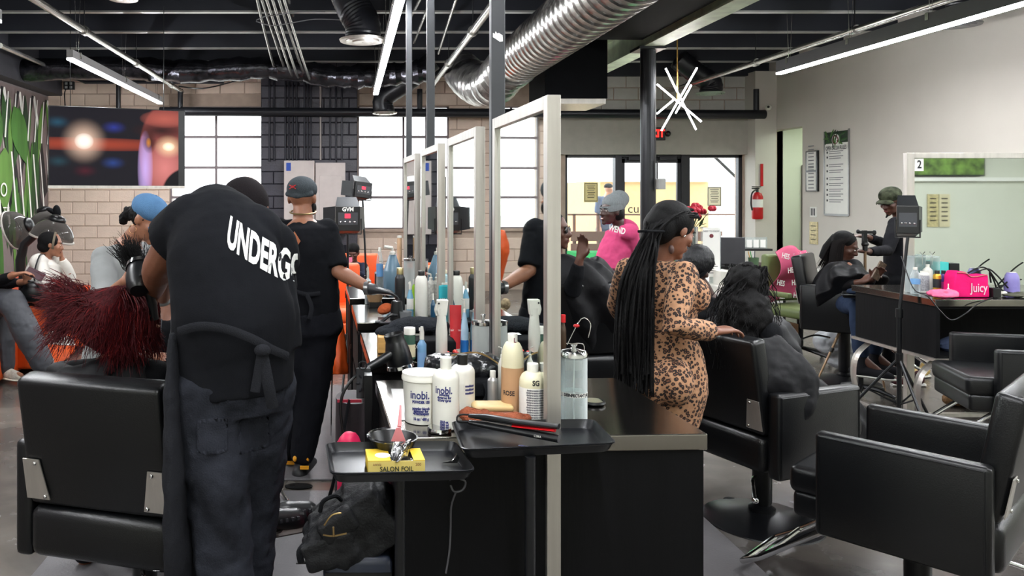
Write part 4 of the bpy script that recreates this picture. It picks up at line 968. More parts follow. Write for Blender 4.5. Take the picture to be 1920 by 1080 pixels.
    if pants is not None:
        mb = MB(); a0 = pel.lerp(wst, .55); dn = (pel - wst).normalized()
        mb.tube([a0, pel, pel + dn * .09 * s], [(.150 * s * girth * hipw * pantr, .112 * s * girth * pantr), (.170 * s * girth * hipw * pantr, .128 * s * girth * pantr), (.15 * s * girth * hipw, .12 * s * girth)], 20, side=ax)
        for k, (a, b, c) in legs.items():
            e2 = b.lerp(c, .93)
            mb.cap([a, a.lerp(b, .45), b, b.lerp(c, .45), e2], [q_ * s * pantr * (girth + 1) / 2 for q_ in (.105, .094, .074, .070, .060)], 16)
        blob('trousers', mb, pants, root, max(voxel, .009), 3, .014, .07)
    if top is not None:
        mb = MB(); g = 1.07 * topr
        hp = spine[:]
        dn = (pel - wst).normalized()
        low = pel + dn * hem
        rs = trings(g)
        pts = [low, pel.lerp(wst, .5) if hem < 0 else pel, wst, mid, mid.lerp(nb, .6), nb.lerp(mid, .10)]
        rr_ = [rs[1], rs[1], (rs[2][0] * 1.12, rs[2][1] * 1.14), rs[3], (rs[4][0] * 1.02, rs[4][1] * 1.06), (.078 * s, .07 * s)]
        P2 = []; R2 = []
        for i in range(5):
            for k in range(4):
                t = k / 4; P2.append(pts[i].lerp(pts[i + 1], t)); R2.append((lerp(rr_[i][0], rr_[i+1][0], t), lerp(rr_[i][1], rr_[i+1][1], t)))
        P2.append(pts[-1]); R2.append(rr_[-1]); mb.tube(P2, R2, 24, side=ax)
        for k, (a, b, c) in arms.items():
            mb.ell(a, (.068 * s * topr * girth,) * 3); mb.cap([nb.lerp(a, .32) + V((0, 0, -.03 * s)), a], [.055 * s, .062 * s * topr], 12)
            if sleeve <= 1: e2 = a.lerp(b, sleeve); pa = [a, a.lerp(e2, .5), e2]; ra = [.066, .066, .064]
            else: e2 = b.lerp(c, sleeve - 1); pa = [a, a.lerp(b, .5), b, b.lerp(e2, .6), e2]; ra = [.064, .060, .052, .046, .036]
            ra = [z * s * topr * (girth + 1) / 2 for z in ra]
            mb.tube(pa, ra, 16)
        blob('shirt', mb, top, root, max(voxel * .9, .007), 4, topfold, .10)
    if shoes is not None:
        for k, (a, b, c) in legs.items():
            ft = K.get('toe' + k, c + V(f) * .16 + V((0, 0, -.06))); fl = V((ft.x - c.x, ft.y - c.y, 0)).normalized()
            zf = min(c.z, ft.z) - .05
            h0 = V((c.x, c.y, zf)) - fl * .045; h1 = h0 + fl * .27 * s
            mb = MB(); mb.cap([h0 + V((0, 0, .045)), h0.lerp(h1, .4) + V((0, 0, .05)), h0.lerp(h1, .75) + V((0, 0, .035)), h1 + V((0, 0, .028)) - fl * .03], [.045 * s, .047 * s, .043 * s, .034 * s], 14)
            mb.cap([c + V((0, 0, -.02)), h0 + fl * .05 + V((0, 0, .05))], [.045 * s, .045 * s], 12)
            sh = blob('shoe', mb, shoes[0], root, .008, 3)
            mb = MB().tube([h0.lerp(h1, t) + V((0, 0, .010)) for t in (-.08, 0, .25, .5, .75, .95, 1.04)], [(.02 * s, .014), (.038 * s, .014), (.042 * s, .014), (.044 * s, .014), (.046 * s, .014), (.034 * s, .012), (.012, .008)], 14, side=fl.cross(V((0, 0, 1))))
            mk('sole', mb, shoes[1], sh)
    return root, K, q, R, ax
def strands(name, root, m, paths, r=.0016, seg=3, kind=None):
    mb = MB()
    for p in paths: mb.tube(p, [r * (1 - .7 * i / (len(p) - 1)) for i in range(len(p))], seg, cap=False)
    return mk(name, mb, m, root, True, kind=kind)
def cloth(name, root, rings, m, voxel=.012, fold=.03, fsize=.12, side=(1, 0, 0), pleat=.16, **k):
    """a draped sheet given by rings (point, half width, half depth)"""
    mb = MB(); pts = smoothpath([r[0] for r in rings], 6); n = len(pts); seg = 64; sv = V(side); ph = pts[0].x * 9
    for i in range(n):
        t = i / (n - 1) * (len(rings) - 1); a = min(int(t), len(rings) - 2); f_ = t - a; u_ = i / (n - 1)
        ra, rb = lerp(rings[a][1], rings[a + 1][1], f_), lerp(rings[a][2], rings[a + 1][2], f_)
        tg = (pts[min(i + 1, n - 1)] - pts[max(i - 1, 0)]).normalized(); uu = (sv - tg * sv.dot(tg)).normalized(); ww = tg.cross(uu)
        for c_ in range(seg):
            an = 2 * PI * c_ / seg
            g = 1 + pleat * u_ ** .7 * (math.sin(an * 9 + ph + 1.3 * math.sin(u_ * 3 + ph)) * .6 + math.sin(an * 5 - ph * 2 + u_ * 2.5) * .5)
            mb.v.append(pts[i] + uu * ra * g * math.cos(an) + ww * rb * g * math.sin(an))
    for i in range(n - 1):
        for c_ in range(seg): mb.f.append((i * seg + c_, i * seg + (c_ + 1) % seg, (i + 1) * seg + (c_ + 1) % seg, (i + 1) * seg + c_)); mb.m.append(0)
    mb.f += [tuple(range(seg))[::-1], tuple(range((n - 1) * seg, n * seg))]; mb.m += [0, 0]
    return blob(name, mb, m, root, voxel, 1, fold * .6, fsize, **k)

# ---- the barber in front, seen from behind
root, K, q, R, ax = person('barber in black t-shirt with white lettering on the back, bending over the red-haired client',
    dict(head=(460, 398, 2.86), neck=(430, 412, 2.66), chest=(420, 505, 2.44), waist=(436, 610, 2.38), pelvis=(438, 706, 2.40), shL=(342, 432, 2.50), shR=(505, 462, 2.56),
         elL=(296, 498, 2.66), wrL=(290, 545, 2.86), elR=(505, 560, 2.76), wrR=(420, 575, 2.92), hipL=(392, 715, 2.38), hipR=(486, 715, 2.45), knL=(412, 960, 2.34), knR=(468, 960, 2.5),
         anL=(430, 1235, 2.42), anR=(470, 1215, 2.6)), 'brown', s=1.09, voxel=.0065, face=False, f=(.25, .85, -.45), top=None, pants=None,
    hands=dict(L=((-.35, .3, -.9), (.7, .6, -.1), .75)), girth=1.0, armr=1.22)
# shirt shaped for this pose
mb = MB()
ring = [((440, 722, 2.41), .188, .158), ((438, 668, 2.40), .190, .155), ((438, 600, 2.38), .186, .150), ((430, 540, 2.40), .180, .145), ((420, 480, 2.44), .180, .140), ((412, 430, 2.52), .165, .125), ((408, 405, 2.60), .13, .11), ((420, 400, 2.68), .08, .09)]
pts = smoothpath([P(*r[0]) for r in ring], 4); rs = []
for i in range(len(pts)):
    t = i / (len(pts) - 1) * (len(ring) - 1); a = min(int(t), len(ring) - 2); rs.append((lerp(ring[a][1], ring[a+1][1], t - a), lerp(ring[a][2], ring[a+1][2], t - a)))
mb.tube(pts, rs, 28, side=(1, .15, 0))
mb.ell(P(372, 428, 2.52), (.125, .11, .115)); mb.ell(P(468, 452, 2.52), (.12, .12, .13)); mb.ell(P(508, 480, 2.56), (.10, .10, .12))
mb.tube([P(356, 424, 2.50), P(336, 438, 2.53), P(322, 452, 2.555)], [.096, .095, .094], 18)
mb.cap([P(500, 470, 2.55), P(512, 540, 2.62)], [.085, .085], 16)
mb.tube([P(508, 500, 2.5), P(516, 580, 2.45), P(520, 655, 2.43)], [.07, .075, .08], 16)
shirt = blob('shirt', mb, TEE, root, .008, 5, .016, .13)
mb = MB()
for a, b, r0 in ((P(392, 720, 2.38), P(412, 960, 2.34), 1), (P(484, 720, 2.45), P(470, 960, 2.50), .97)):
    c = a.lerp(b, 2.05); mb.cap([a, a.lerp(b, .5), b, b.lerp(c, .4), b.lerp(c, .9)], [.128 * r0, .110 * r0, .094 * r0, .088 * r0, .084 * r0], 18)
mb.tube([P(438, 640, 2.40), P(438, 700, 2.40), P(438, 760, 2.41)], [(.165, .13), (.178, .145), (.170, .14)], 22, side=(1, .15, 0))
jeans = blob('jeans', mb, JEAN, root, .009, 3, .022, .06)
for k, (x0_, x1_, d_) in enumerate(((368, 424, 2.22), (446, 500, 2.28))):   # back pockets
    mb = MB().grid(lambda s_, t_: P(lerp(x0_, x1_, s_) + (0), lerp(790, 850 + 10 * math.sin(PI * s_), t_), d_ + .0 + .02 * (2 * s_ - 1) ** 2), 8, 8)
    po = mk('back_pocket', mb, JEAN, root, True, solid=.004)
    w_ = po.modifiers.new('wrap', 'SHRINKWRAP'); w_.target = jeans; w_.wrap_method = 'PROJECT'; w_.use_project_y = True; w_.use_project_z = False; w_.use_project_x = False; w_.use_positive_direction = True; w_.use_negative_direction = True; w_.offset = .004
# apron: wrap at the left, belt and hanging tie
APR = mat('charcoal_apron_cloth', (30, 31, 35), .85, var=.12, nscale=5, bump=.3, bscale=260)
def ribbon(name, pts, w0, m, parent, th=.004, n=4, side=None):
    pp = smoothpath(pts, n); return mk(name, MB().tube(pp, [(w0, th)] * len(pp), 6, side=side or (0, 0, 1)), m, parent, True)
apron = blob('apron', MB().tube([P(335, 622, 2.38), P(333, 720, 2.36), P(333, 850, 2.34), P(338, 1000, 2.34), P(346, 1180, 2.36)], [(.022, .10), (.028, .12), (.032, .13), (.040, .14), (.045, .14)], 18, side=(1, 0, 0)), APR, root, .010, 3, .02, .09)
ribbon('apron_belt', [P(334, 622, 2.24), P(372, 612, 2.21), P(420, 616, 2.205), P(470, 634, 2.215), P(510, 655, 2.26), P(540, 668, 2.33)], .013, APR, root)
ribbon('apron_tie', [P(490, 655, 2.22), P(497, 690, 2.22), P(505, 730, 2.22), P(512, 765, 2.23)], .017, APR, root, side=(1, 0, 0))
ribbon('apron_tie', [P(492, 655, 2.215), P(484, 700, 2.22), P(478, 735, 2.22)], .014, APR, root, side=(1, 0, 0))
mk('apron_knot', MB().ell(P(492, 657, 2.21), (.024, .014, .018)), APR, root, True)
mk('hair', MB().ell(V(K['head']) + V((0, -.02, .035)), (.088, .104, .094), rotm((.25, .85, -.45)), 28, 18), mat('short_dark_hair', (24, 20, 22), .85, var=.2, bump=.4, bscale=400), root, True)
LETW = mat('cracked_white_print', (222, 222, 218), .8, var=.12, nscale=60)
def proj_text(name, s_, target, M, size, sx, bold, shear, m, parent, direction=V((0, 1, 0)), off=.003, cut=.02):
    mb = text_mb(s_, size, sx, bold, cut)
    mb.v = [M @ V((p.x, 0, p.z + p.x * shear)) for p in mb.v]
    LATE.append((name, mb, target, direction, off, m, parent))
LATE = []
proj_text('lettering', 'UNDERGOL', shirt, T(*P(475, 503, 2.0)), .120, .365, .0045, -.66, LETW, root)

# hair dryer brush in his left hand
hd = empty('round_hair_dryer', P(262, 520, 2.80), 0, 'glossy black hair dryer with comb head held by the bending barber', 'hair dryer')
R0 = rotm((.1, -.5, .6)).to_4x4()
mk('dryer_body', MB().lathe([(.001, -.07), (.03, -.068), (.044, -.05), (.05, 0), (.046, .05), (.038, .07), (.034, .055), (.001, .05)], 28, R0), BLK_PLASTIC, hd)
mk('vent_ring', MB().lathe([(.036, .068), (.05, .060), (.052, .04), (.046, .045)], 28, R0), CHROME, hd)
mk('handle', MB().tube([(.02, .02, -.03), (.035, .04, -.10), (.04, .05, -.16)], [.019, .017, .016], 14), BLK_PLASTIC, hd)

# ---- the man in the grey cap with his right arm out
CAPG = mat('slate_grey_cap', (62, 68, 72), .85, var=.12, bump=.3, bscale=200)
BLKG = mat('black_glove', (30, 32, 35), .45, var=.08)
root, K, q, R, ax = person('man in backward grey cap and black t-shirt reaching out with a black gloved hand',
    dict(head=(567, 372, 4.56), neck=(568, 412, 4.52), chest=(571, 470, 4.48), waist=(574, 545, 4.50), pelvis=(574, 610, 4.54), shL=(521, 432, 4.54), shR=(612, 434, 4.50),
         elL=(516, 505, 4.60), wrL=(520, 570, 4.8), elR=(632, 508, 4.42), wrR=(698, 543, 4.36), hipL=(556, 622, 4.54), hipR=(594, 622, 4.54), knL=(556, 730, 4.56), knR=(588, 728, 4.52), anL=(540, 850, 4.70), anR=(566, 858, 4.52)), 'warm', s=1.02, voxel=.008, face=False, f=(.25, .95, -.08), top=TEE, sleeve=.92, pants=mat('black_sweatpants', (22, 23, 28), .9, var=.1, bump=.2, bscale=200),
    shoes=(SHOEB, SHOEB), girth=1.12, topr=1.02, hands=dict(R=((.85, -.1, -.15), (-.2, -.1, -.9), .45, .55)), hem=.03, topfold=.018, pantr=1.15)
cc = V(K['head'])
cap = blob('cap', MB().ell(q(0, -.012, .052), (.090, .108, .078), R, 22, 14).cap([q(-.07, -.06, .02), q(0, -.10, .005), q(.07, -.06, .02)], [.016, .016, .016], 10), CAPG, root, .006, 3)
em = MB()
c0 = q(-.02, -.122, .055)
for sgn in (-1, 1):
    em.tube([c0 + V((-.018, -.002, sgn * .011)), c0 + V((-.008, -.006, sgn * .004)), c0 + V((.008, -.006, sgn * .004)), c0 + V((.018, -.002, sgn * .011))], .0028, 6)
mk('cap_emblem', em, RED, cap)
mk('beard_edge', MB().ell(q(.055, .03, -.055), (.02, .04, .04), R), HAIRB, root, True)
nl = [V(K['neck']) + V((.075 * math.cos(a), .0 + .072 * math.sin(a), .045 + .012 * math.sin(a))) for a in [k * PI / 12 for k in range(25)]]
mk('necklace', MB().tube(nl, .005, 6), mat('braided_gold', (150, 130, 90), .4, .8), root, True)
gb_ = MB(); hand_mb(gb_, P(699, 543, 4.36), (.85, -.1, -.15), (-.2, -.1, -.9), 1.18, .35, 1); gb_.cap([P(690, 541, 4.365), P(700, 543, 4.36)], [.036, .034], 12)
blob('glove', gb_, BLKG, root, .006, 2)
mk('watch', MB().lathe([(.036, -.012), (.040, -.012), (.040, .012), (.036, .012), (.036, -.012)], 20, Matrix.Translation(P(688, 540, 4.365)) @ rotm((0, 0, 1), V(K['wrR']) - V(K['elR'])).to_4x4()), mat('steel_watch', (150, 150, 150), .3, .9), root, True)
dp = MB().prism([(0, .055), (.034, 0), (0, -.055), (-.034, 0)], .003, T(*P(552, 452, 4.33)))
pt = mk('leather_patch', dp, mat('tan_leather', (168, 96, 60), .5, var=.1), root, True, smooth=False)
for zz in (.038, -.038): mk('rivet', MB().ell(P(552, 452, 4.327) + V((0, 0, zz)), (.005, .003, .005), seg=8, rings=6), BRASSM, pt)
ribbon('apron_tie', [P(550, 545, 4.33), P(575, 552, 4.32), P(600, 550, 4.36)], .012, APR, root)
ribbon('apron_tie', [P(575, 552, 4.32), P(584, 575, 4.31), P(580, 598, 4.31)], .012, APR, root, side=(1, 0, 0))
# yellow and black sneakers
SNY = mat('amber_sneaker_panels', (232, 160, 36), .5, var=.1)
for k in 'LR':
    a_ = V(K['an' + k]); zf = a_.z - .055
    for sx_ in (-1, 1): mk('sneaker_panel', MB().ell(V((a_.x + sx_ * .034, a_.y - .038, zf + .070)), (.016, .030, .026), Matrix.Rotation(-sx_ * .25, 3, 'Y'), 10, 8), SNY, root, True)
    mk('sneaker_panel', MB().box(V((a_.x - .005, a_.y - .098, zf + .02)), V((a_.x + .045, a_.y - .08, zf + .036))), SNY, root, True)

# ---- red-haired client
root, K, q, R, ax = person('seated client with wide burgundy red hair under a black cape, seen from behind',
    dict(head=(222, 612, 2.92), neck=(218, 668, 2.88), chest=(212, 745, 2.86), pelvis=(205, 870, 2.9), shL=(140, 708, 2.92), shR=(292, 708, 2.84), elL=(120, 800, 3.0), wrL=(150, 850, 3.2), elR=(310, 800, 2.95), wrR=(290, 850, 3.2),
         knL=(150, 880, 3.3), knR=(250, 880, 3.3), anL=(160, 1040, 3.4), anR=(250, 1040, 3.4)), 'brown', s=.98, voxel=.01, face=False, f=(.1, 1, -.25), top=BLK_CLOTH, sleeve=.95, pants=mat('dark_leggings', (24, 24, 28), .8), shoes=None)
cloth('cape', root, [(P(222, 672, 2.90), .06, .06), (P(222, 686, 2.89), .17, .13), (P(220, 704, 2.89), .245, .17), (P(214, 760, 2.90), .26, .18), (P(212, 840, 3.0), .24, .2), (P(212, 900, 3.15), .25, .25)], CAPE, .010, .028, .11)
mk('cape_tie', MB().ell(P(205, 688, 2.74), (.02, .008, .03)), CAPE, root, True)
RHAIR = mat('burgundy_red_hair', (62, 13, 18), .6, spec=.14, var=.55, nscale=30, bump=.3, bscale=60, stretch=(4, 4, .6)); RH2 = mat('bright_red_hair_ends', (98, 24, 24), .6, spec=.14, var=.4, nscale=20)
hb = V(K['head']); crown = hb + V((.03, -.03, .135))
blob('hair', MB().ell(hb + V((0, -.01, .045)), (.102, .11, .105)).ell(hb + V((-.05, -.01, .01)), (.11, .09, .10)).ell(hb + V((.01, -.03, -.03)), (.10, .08, .09)), RHAIR, root, .012, 5, .02, .04)
rn = random.Random(5); A_ = []; B_ = []
for k in range(3600):
    th = rn.uniform(0, 2 * PI) if k < 2300 else rn.gauss(PI, .75); up = rn.random()
    d0 = V((math.cos(th), math.sin(th) * .8, 0))
    if d0.y > .55: continue
    ln = rn.uniform(.85, 1.1)
    left = max(0, -d0.x)
    tip = crown + V((d0.x * (.115 + .18 * left), d0.y * .20, -.205 + .27 * left * rn.random() ** .8 - .04 * rn.random() ** 2)) * ln
    m1 = crown + V((d0.x * (.115 + .05 * left), d0.y * .13, -.055 + .03 * left)); 
    m2 = crown.lerp(tip, .62) + d0 * (.035 + .015 * left)
    j = lambda a: V((rn.uniform(-a, a), rn.uniform(-a, a), rn.uniform(-a, a)))
    st_ = crown + j(.02) + V((d0.x * .02, d0.y * .02, 0))
    (B_ if rn.random() < .22 else A_).append(smoothpath([st_, m1 + j(.012), m2 + j(.02), tip + j(.034)], 3))
strands('hair_strands', root, RHAIR, A_, .0025, 3); strands('hair_ends', root, RH2, B_, .0018, 3)
# dark fluffy section being lifted
rn = random.Random(9); A_ = []
for k in range(500):
    a = P(262 + rn.uniform(-8, 10), 512 + rn.uniform(-5, 15), 3.2); b = P(240 + rn.gauss(0, 15), 462 + rn.gauss(0, 11), 3.25 + rn.uniform(-.08, .08))
    A_.append([a, a.lerp(b, .5) + V((rn.uniform(-.02, .02), rn.uniform(-.02, .02), rn.uniform(-.02, .02))), b])
strands('lifted_hair', root, HAIRB, A_, .0026, 3)

# ---- woman in denim cap
GREYT = mat('heather_grey_cotton', (138, 140, 140), .9, var=.08, bump=.15, bscale=300)
root, K, q, R, ax = person('woman in blue denim cap and grey t-shirt leaning in beside the lifted hair',
    dict(head=(277, 412, 4.02), neck=(243, 452, 4.05), chest=(228, 540, 4.06), pelvis=(210, 690, 4.12), shR=(196, 488, 3.96), shL=(268, 478, 4.22), elR=(196, 566, 3.74), wrR=(235, 527, 3.56), elL=(305, 560, 4.1), wrL=(312, 530, 3.8),
         knR=(205, 800, 4.1), knL=(230, 800, 4.25), anR=(205, 930, 4.1), anL=(230, 915, 4.25)), 'warm', s=.96, voxel=.0075, f=(.80, -.35, -.42), u=(.35, -.1, .9), top=GREYT, sleeve=1.12, pants=BLK_CLOTH,
    shoes=(SHOEB, SHOEB), hands=dict(R=((.35, .1, .75), (.6, .4, -.3), .55)), topr=1.12, topfold=.02, hem=.03)
DENIM = mat('washed_blue_denim', (84, 122, 160), .85, var=.15, nscale=12, bump=.3, bscale=250)
cp = blob('cap', MB().ell(q(0, -.012, .062), (.089, .106, .074), R, 22, 14), DENIM, root, .006, 3)
mk('cap_brim', MB().grid(lambda s_, t_: q((s_ - .5) * .16 * (1 - .25 * t_ * t_), .075 + t_ * .085 * math.sin(PI * (.15 + .7 * s_)), .035 - .045 * (2 * s_ - 1) ** 2 - .03 * t_), 12, 6), DENIM, cp, solid=.005)
for k, c_ in enumerate(((200, 40, 50), (240, 210, 60), (40, 60, 170))): mk('cap_embroidery', MB().ell(q(.022 - .024 * k + .02, .094, .062), (.014, .006, .014), R, 10, 8), mat('embroidery_%d' % k, c_, .7), cp)
mk('cap_button', MB().ell(q(0, -.01, .138), (.008, .008, .005), R, 8, 6), DENIM, cp)
blob('hair', MB().ell(q(0, -.03, .01), (.078, .085, .065), R).ell(q(.02, -.115, -.02), (.035, .035, .04), R).ell(q(.02, -.13, -.06), (.025, .025, .035), R), HAIRB, root, .007, 2, .02, .02)
e_ = [q(.082, -.006, -.045) + R @ V((.002, .022 * math.cos(a), .022 * math.sin(a) - .015)) for a in [k * PI / 8 for k in range(17)]]
mk('hoop_earring', MB().tube(e_, .002, 6), mat('rose_gold', (214, 160, 120), .25, 1.0), root, True)

# ---- person in black hoodie facing us behind the barber
root, K, q, R, ax = person('person in black hoodie sitting half hidden behind the bending barber',
    dict(head=(322, 540, 4.55), neck=(312, 592, 4.5), chest=(303, 640, 4.5), pelvis=(300, 750, 4.5), shL=(345, 610, 4.5), shR=(266, 610, 4.5), elL=(352, 675, 4.4), wrL=(312, 690, 4.1), elR=(262, 672, 4.4), wrR=(290, 668, 4.1),
         knL=(330, 770, 4.0), knR=(280, 770, 4.0), anL=(330, 930, 4.0), anR=(280, 930, 4.0)), 'brown', s=.95, voxel=.009, f=(-.1, -1, -.2), top=BLK_CLOTH, sleeve=1.5, pants=BLK_CLOTH, shoes=(SHOEB, SHOEB))
blob('hair', MB().ell(q(0, -.03, .05), (.085, .09, .075), R).ell(q(0, -.05, -.02), (.08, .06, .1), R), HAIRB, root, .009, 3)
for sx_ in (-1, 1): mk('drawstring', MB().tube(smoothpath([P(312 + sx_ * 9, 598, 4.36), P(311 + sx_ * 10, 620, 4.34), P(310 + sx_ * 6, 640, 4.34)]), .004, 6), mat('grey_cord', (90, 92, 96), .8), root, True)

# ---- seated woman in white hoodie, left
WHT = mat('off_white_fleece', (208, 204, 196), .9, var=.05, bump=.15, bscale=200)
root, K, q, R, ax = person('seated woman in off-white hoodie holding her face under the dryer hood',
    dict(head=(97, 458, 7.3), neck=(85, 482, 7.32), chest=(80, 515, 7.3), pelvis=(72, 562, 7.3), shR=(72, 492, 7.12), shL=(104, 487, 7.5), elR=(88, 535, 7.02), wrR=(132, 548, 6.85), elL=(133, 520, 7.45), wrL=(116, 485, 7.36),
         knR=(104, 562, 6.95), knL=(84, 578, 7.1), anR=(99, 618, 6.85), anL=(82, 662, 7.05), toeR=(126, 636, 6.8), toeL=(95, 675, 6.9)), 'warm', s=.98, voxel=.009, f=(.92, .25, -.15), top=WHT, sleeve=1.95, pants=BLK_CLOTH,
    shoes=(mat('grey_white_knit', (196, 194, 186), .8, var=.3, nscale=60), FLAT_WHITE), hands=dict(L=((-.1, 0, 1), (-.8, -.3, 0), .3)), girth=1.18, topr=1.05, pantr=.85)
blob('head_wrap', MB().ell(q(0, -.03, .03), (.088, .105, .09), R).ell(q(0, -.06, -.03), (.075, .07, .06), R), HAIRB, root, .009, 4)
mk('headband', MB().lathe([(.088, -.01), (.091, -.01), (.091, .01), (.088, .01)], 24, Matrix.Translation(q(0, .02, .03)) @ R.to_4x4() @ Matrix.Rotation(PI / 2, 4, 'X')), mat('beige_band', (110, 100, 86), .8), root, True)
mk('shoulder_bag', MB().ell(P(88, 556, 7.0), (.16, .09, .10)).tube(smoothpath([P(70, 550, 7.0), P(64, 515, 6.98), P(74, 480, 7.05), P(84, 478, 7.2)]), .008, 6), BLK_LEATHER, label='black leather shoulder bag on the lap of the woman in white', cat='bag')

# ---- person cut by the left edge
GRYP = mat('dark_grey_nylon_trousers', (62, 64, 70), .6, var=.12, nscale=5)
root, K, q, R, ax = person('seated person in wide dark grey trousers holding a phone, cut by the left edge',
    dict(head=(-70, 430, 6.9), neck=(-72, 465, 6.9), chest=(-70, 510, 6.9), pelvis=(-64, 575, 6.9), shL=(-50, 480, 7.1), shR=(-60, 485, 6.7), elR=(-10, 530, 6.5), wrR=(28, 515, 6.3), elL=(-5, 535, 6.9), wrL=(48, 528, 6.5),
         knR=(22, 566, 6.45), knL=(-2, 590, 6.7), anR=(84, 690, 6.55), anL=(8, 690, 6.75), toeR=(115, 702, 6.5), toeL=(40, 704, 6.65)), 'warm', s=1.02, voxel=.01, f=(1, -.05, -.2), top=BLK_CLOTH, sleeve=1.8, pants=GRYP,
    shoes=(mat('silver_running_shoe', (176, 172, 160), .6, var=.3, nscale=40), mat('cream_sole', (226, 222, 206), .6)), pantr=1.55, hands=dict(L=((.5, -.1, .8), (.6, -.5, 0), .6), R=((1, 0, .2), (0, 0, -1), .5)))
mk('bag', MB().ell(P(62, 548, 6.6), (.12, .08, .09)).tube(smoothpath([P(45, 545, 6.55), P(50, 528, 6.5), P(66, 530, 6.5), P(75, 545, 6.55)]), .01, 6), BLK_LEATHER, label='small shiny black bag with a ring on the lap at the left edge', cat='bag')
ph = mk('phone', MB().cbox((0, 0, 0), (.15, .012, .075), rotm((.3, -.8, .4)) @ Matrix.Rotation(-.5, 3, 'Y')), mat('plum_phone', (70, 50, 56), .3), bevel=.004, smooth=False, label='phone in a dark plum case held up at the left edge', cat='phone'); ph.location = P(66, 514, 6.35)

# ---- boy on the far chair
root, K, q, R, ax = person('child in navy jacket looking down at a pink phone on a far orange chair',
    dict(head=(662, 474, 9.5), neck=(664, 492, 9.55), chest=(667, 510, 9.55), pelvis=(672, 540, 9.6), shL=(682, 500, 9.5), shR=(652, 500, 9.5), elL=(684, 520, 9.3), wrL=(662, 506, 9.15), elR=(648, 518, 9.3), wrR=(654, 500, 9.15),
         knL=(688, 545, 9.0), knR=(664, 545, 9.0), anL=(688, 600, 9.0), anR=(664, 600, 9.0)), 'deep', s=.8, voxel=.008, f=(-.15, -1, -.45), top=mat('navy_jacket', (36, 40, 56), .8), sleeve=1.9, pants=BLK_CLOTH, shoes=(SHOEB, FLAT_WHITE), hs=1.15)
blob('hair', MB().ell(q(0, -.02, .05), (.082, .09, .075), R), HAIRB, root, .008, 3)
mk('phone', MB().cbox(P(655, 493, 9.1), (.07, .012, .13)), mat('pink_case', (216, 120, 150), .5), smooth=False, label='small pink phone held by the child', cat='phone')

# ---- woman in pink hoodie and knitted beanie
PINK = mat('hot_pink_fleece', (198, 74, 118), .9, var=.08, bump=.2, bscale=200); SWEAT = mat('light_grey_sweatpants', (136, 140, 142), .9, var=.1, bump=.3, bscale=60)
root, K, q, R, ax = person('smiling woman in pink hoodie and grey knitted beanie, standing sideways',
    dict(head=(1145, 397, 6.6), neck=(1164, 424, 6.62), chest=(1162, 455, 6.62), waist=(1150, 485, 6.62), pelvis=(1155, 520, 6.62), shL=(1178, 436, 6.42), shR=(1160, 434, 6.82), elL=(1196, 476, 6.52), wrL=(1178, 506, 6.74), elR=(1150, 480, 6.9), wrR=(1160, 510, 6.9),
         knL=(1153, 610, 6.5), knR=(1157, 610, 6.7), anL=(1156, 705, 6.5), anR=(1160, 700, 6.7)), 'dark', s=.98, voxel=.0085, f=(-.92, -.42, .05), top=PINK, sleeve=1.85, pants=SWEAT, shoes=(SHOEB, FLAT_WHITE), topr=1.18, topfold=.025, hem=-.02, pantr=1.25)
KNIT = mat('grey_rib_knit', (128, 134, 136), .95, var=.12, nscale=20, bump=.8, bscale=40, stretch=(8, 8, .5))
bn = blob('beanie', MB().ell(q(0, -.035, .075), (.094, .108, .085), R).ell(q(0, -.09, .115), (.082, .088, .078), R), KNIT, root, .007, 4)
mk('beanie_cuff', MB().lathe([(.088, -.03), (.096, -.028), (.098, 0), (.094, .02), (.088, .02)], 28, Matrix.Translation(q(0, -.008, .045)) @ (R @ Matrix.Rotation(-.28, 3, 'X')).to_4x4()), KNIT, bn)
blob('hair', MB().ell(q(0, -.05, -.02), (.08, .07, .08), R).cap([q(.02, -.09, -.05), q(.03, -.14, -.12), q(.04, -.20, -.18), q(.05, -.26, -.24)], [.05, .045, .035, .02], 10), HAIRB, root, .009, 3)
mk('hood', MB().ell(P(1178, 424, 6.64), (.09, .10, .055), Matrix.Rotation(.5, 3, 'Y')), PINK, root, True)
mk('teeth', MB().ell(q(0, .096, -.063), (.015, .005, .003), R, 10, 6), FLAT_WHITE, root, True)
text('chest_lettering', 'WEND', Matrix.Translation(P(1157, 431, 6.32)) @ Matrix.Rotation(-.15, 4, 'Z') @ Matrix.Rotation(.25, 4, 'Y'), FLAT_WHITE, root, .07, .62, .002, world=True)

# ---- man outside the door
root, K, q, R, ax = person('man in slate blue t-shirt standing outside behind the storefront glass',
    dict(head=(1142, 355, 15.2), neck=(1138, 368, 15.2), chest=(1135, 388, 15.2), pelvis=(1136, 430, 15.2), shL=(1123, 374, 15.2), shR=(1149, 376, 15.2), elL=(1120, 402, 15.2), wrL=(1124, 425, 15.1), elR=(1152, 402, 15.1), wrR=(1140, 385, 15.0),
         knL=(1130, 480, 15.2), knR=(1142, 480, 15.2), anL=(1130, 520, 15.2), anR=(1142, 520, 15.2)), 'light', s=1.02, voxel=.014, f=(.8, .5, 0), top=mat('slate_blue_tee', (92, 104, 128), .9), sleeve=.9, pants=mat('outdoor_jeans', (70, 84, 110), .9), shoes=(SHOEB, FLAT_WHITE))
blob('hair', MB().ell(q(0, -.02, .05), (.082, .095, .07), R), HAIRB, root, .014, 3)
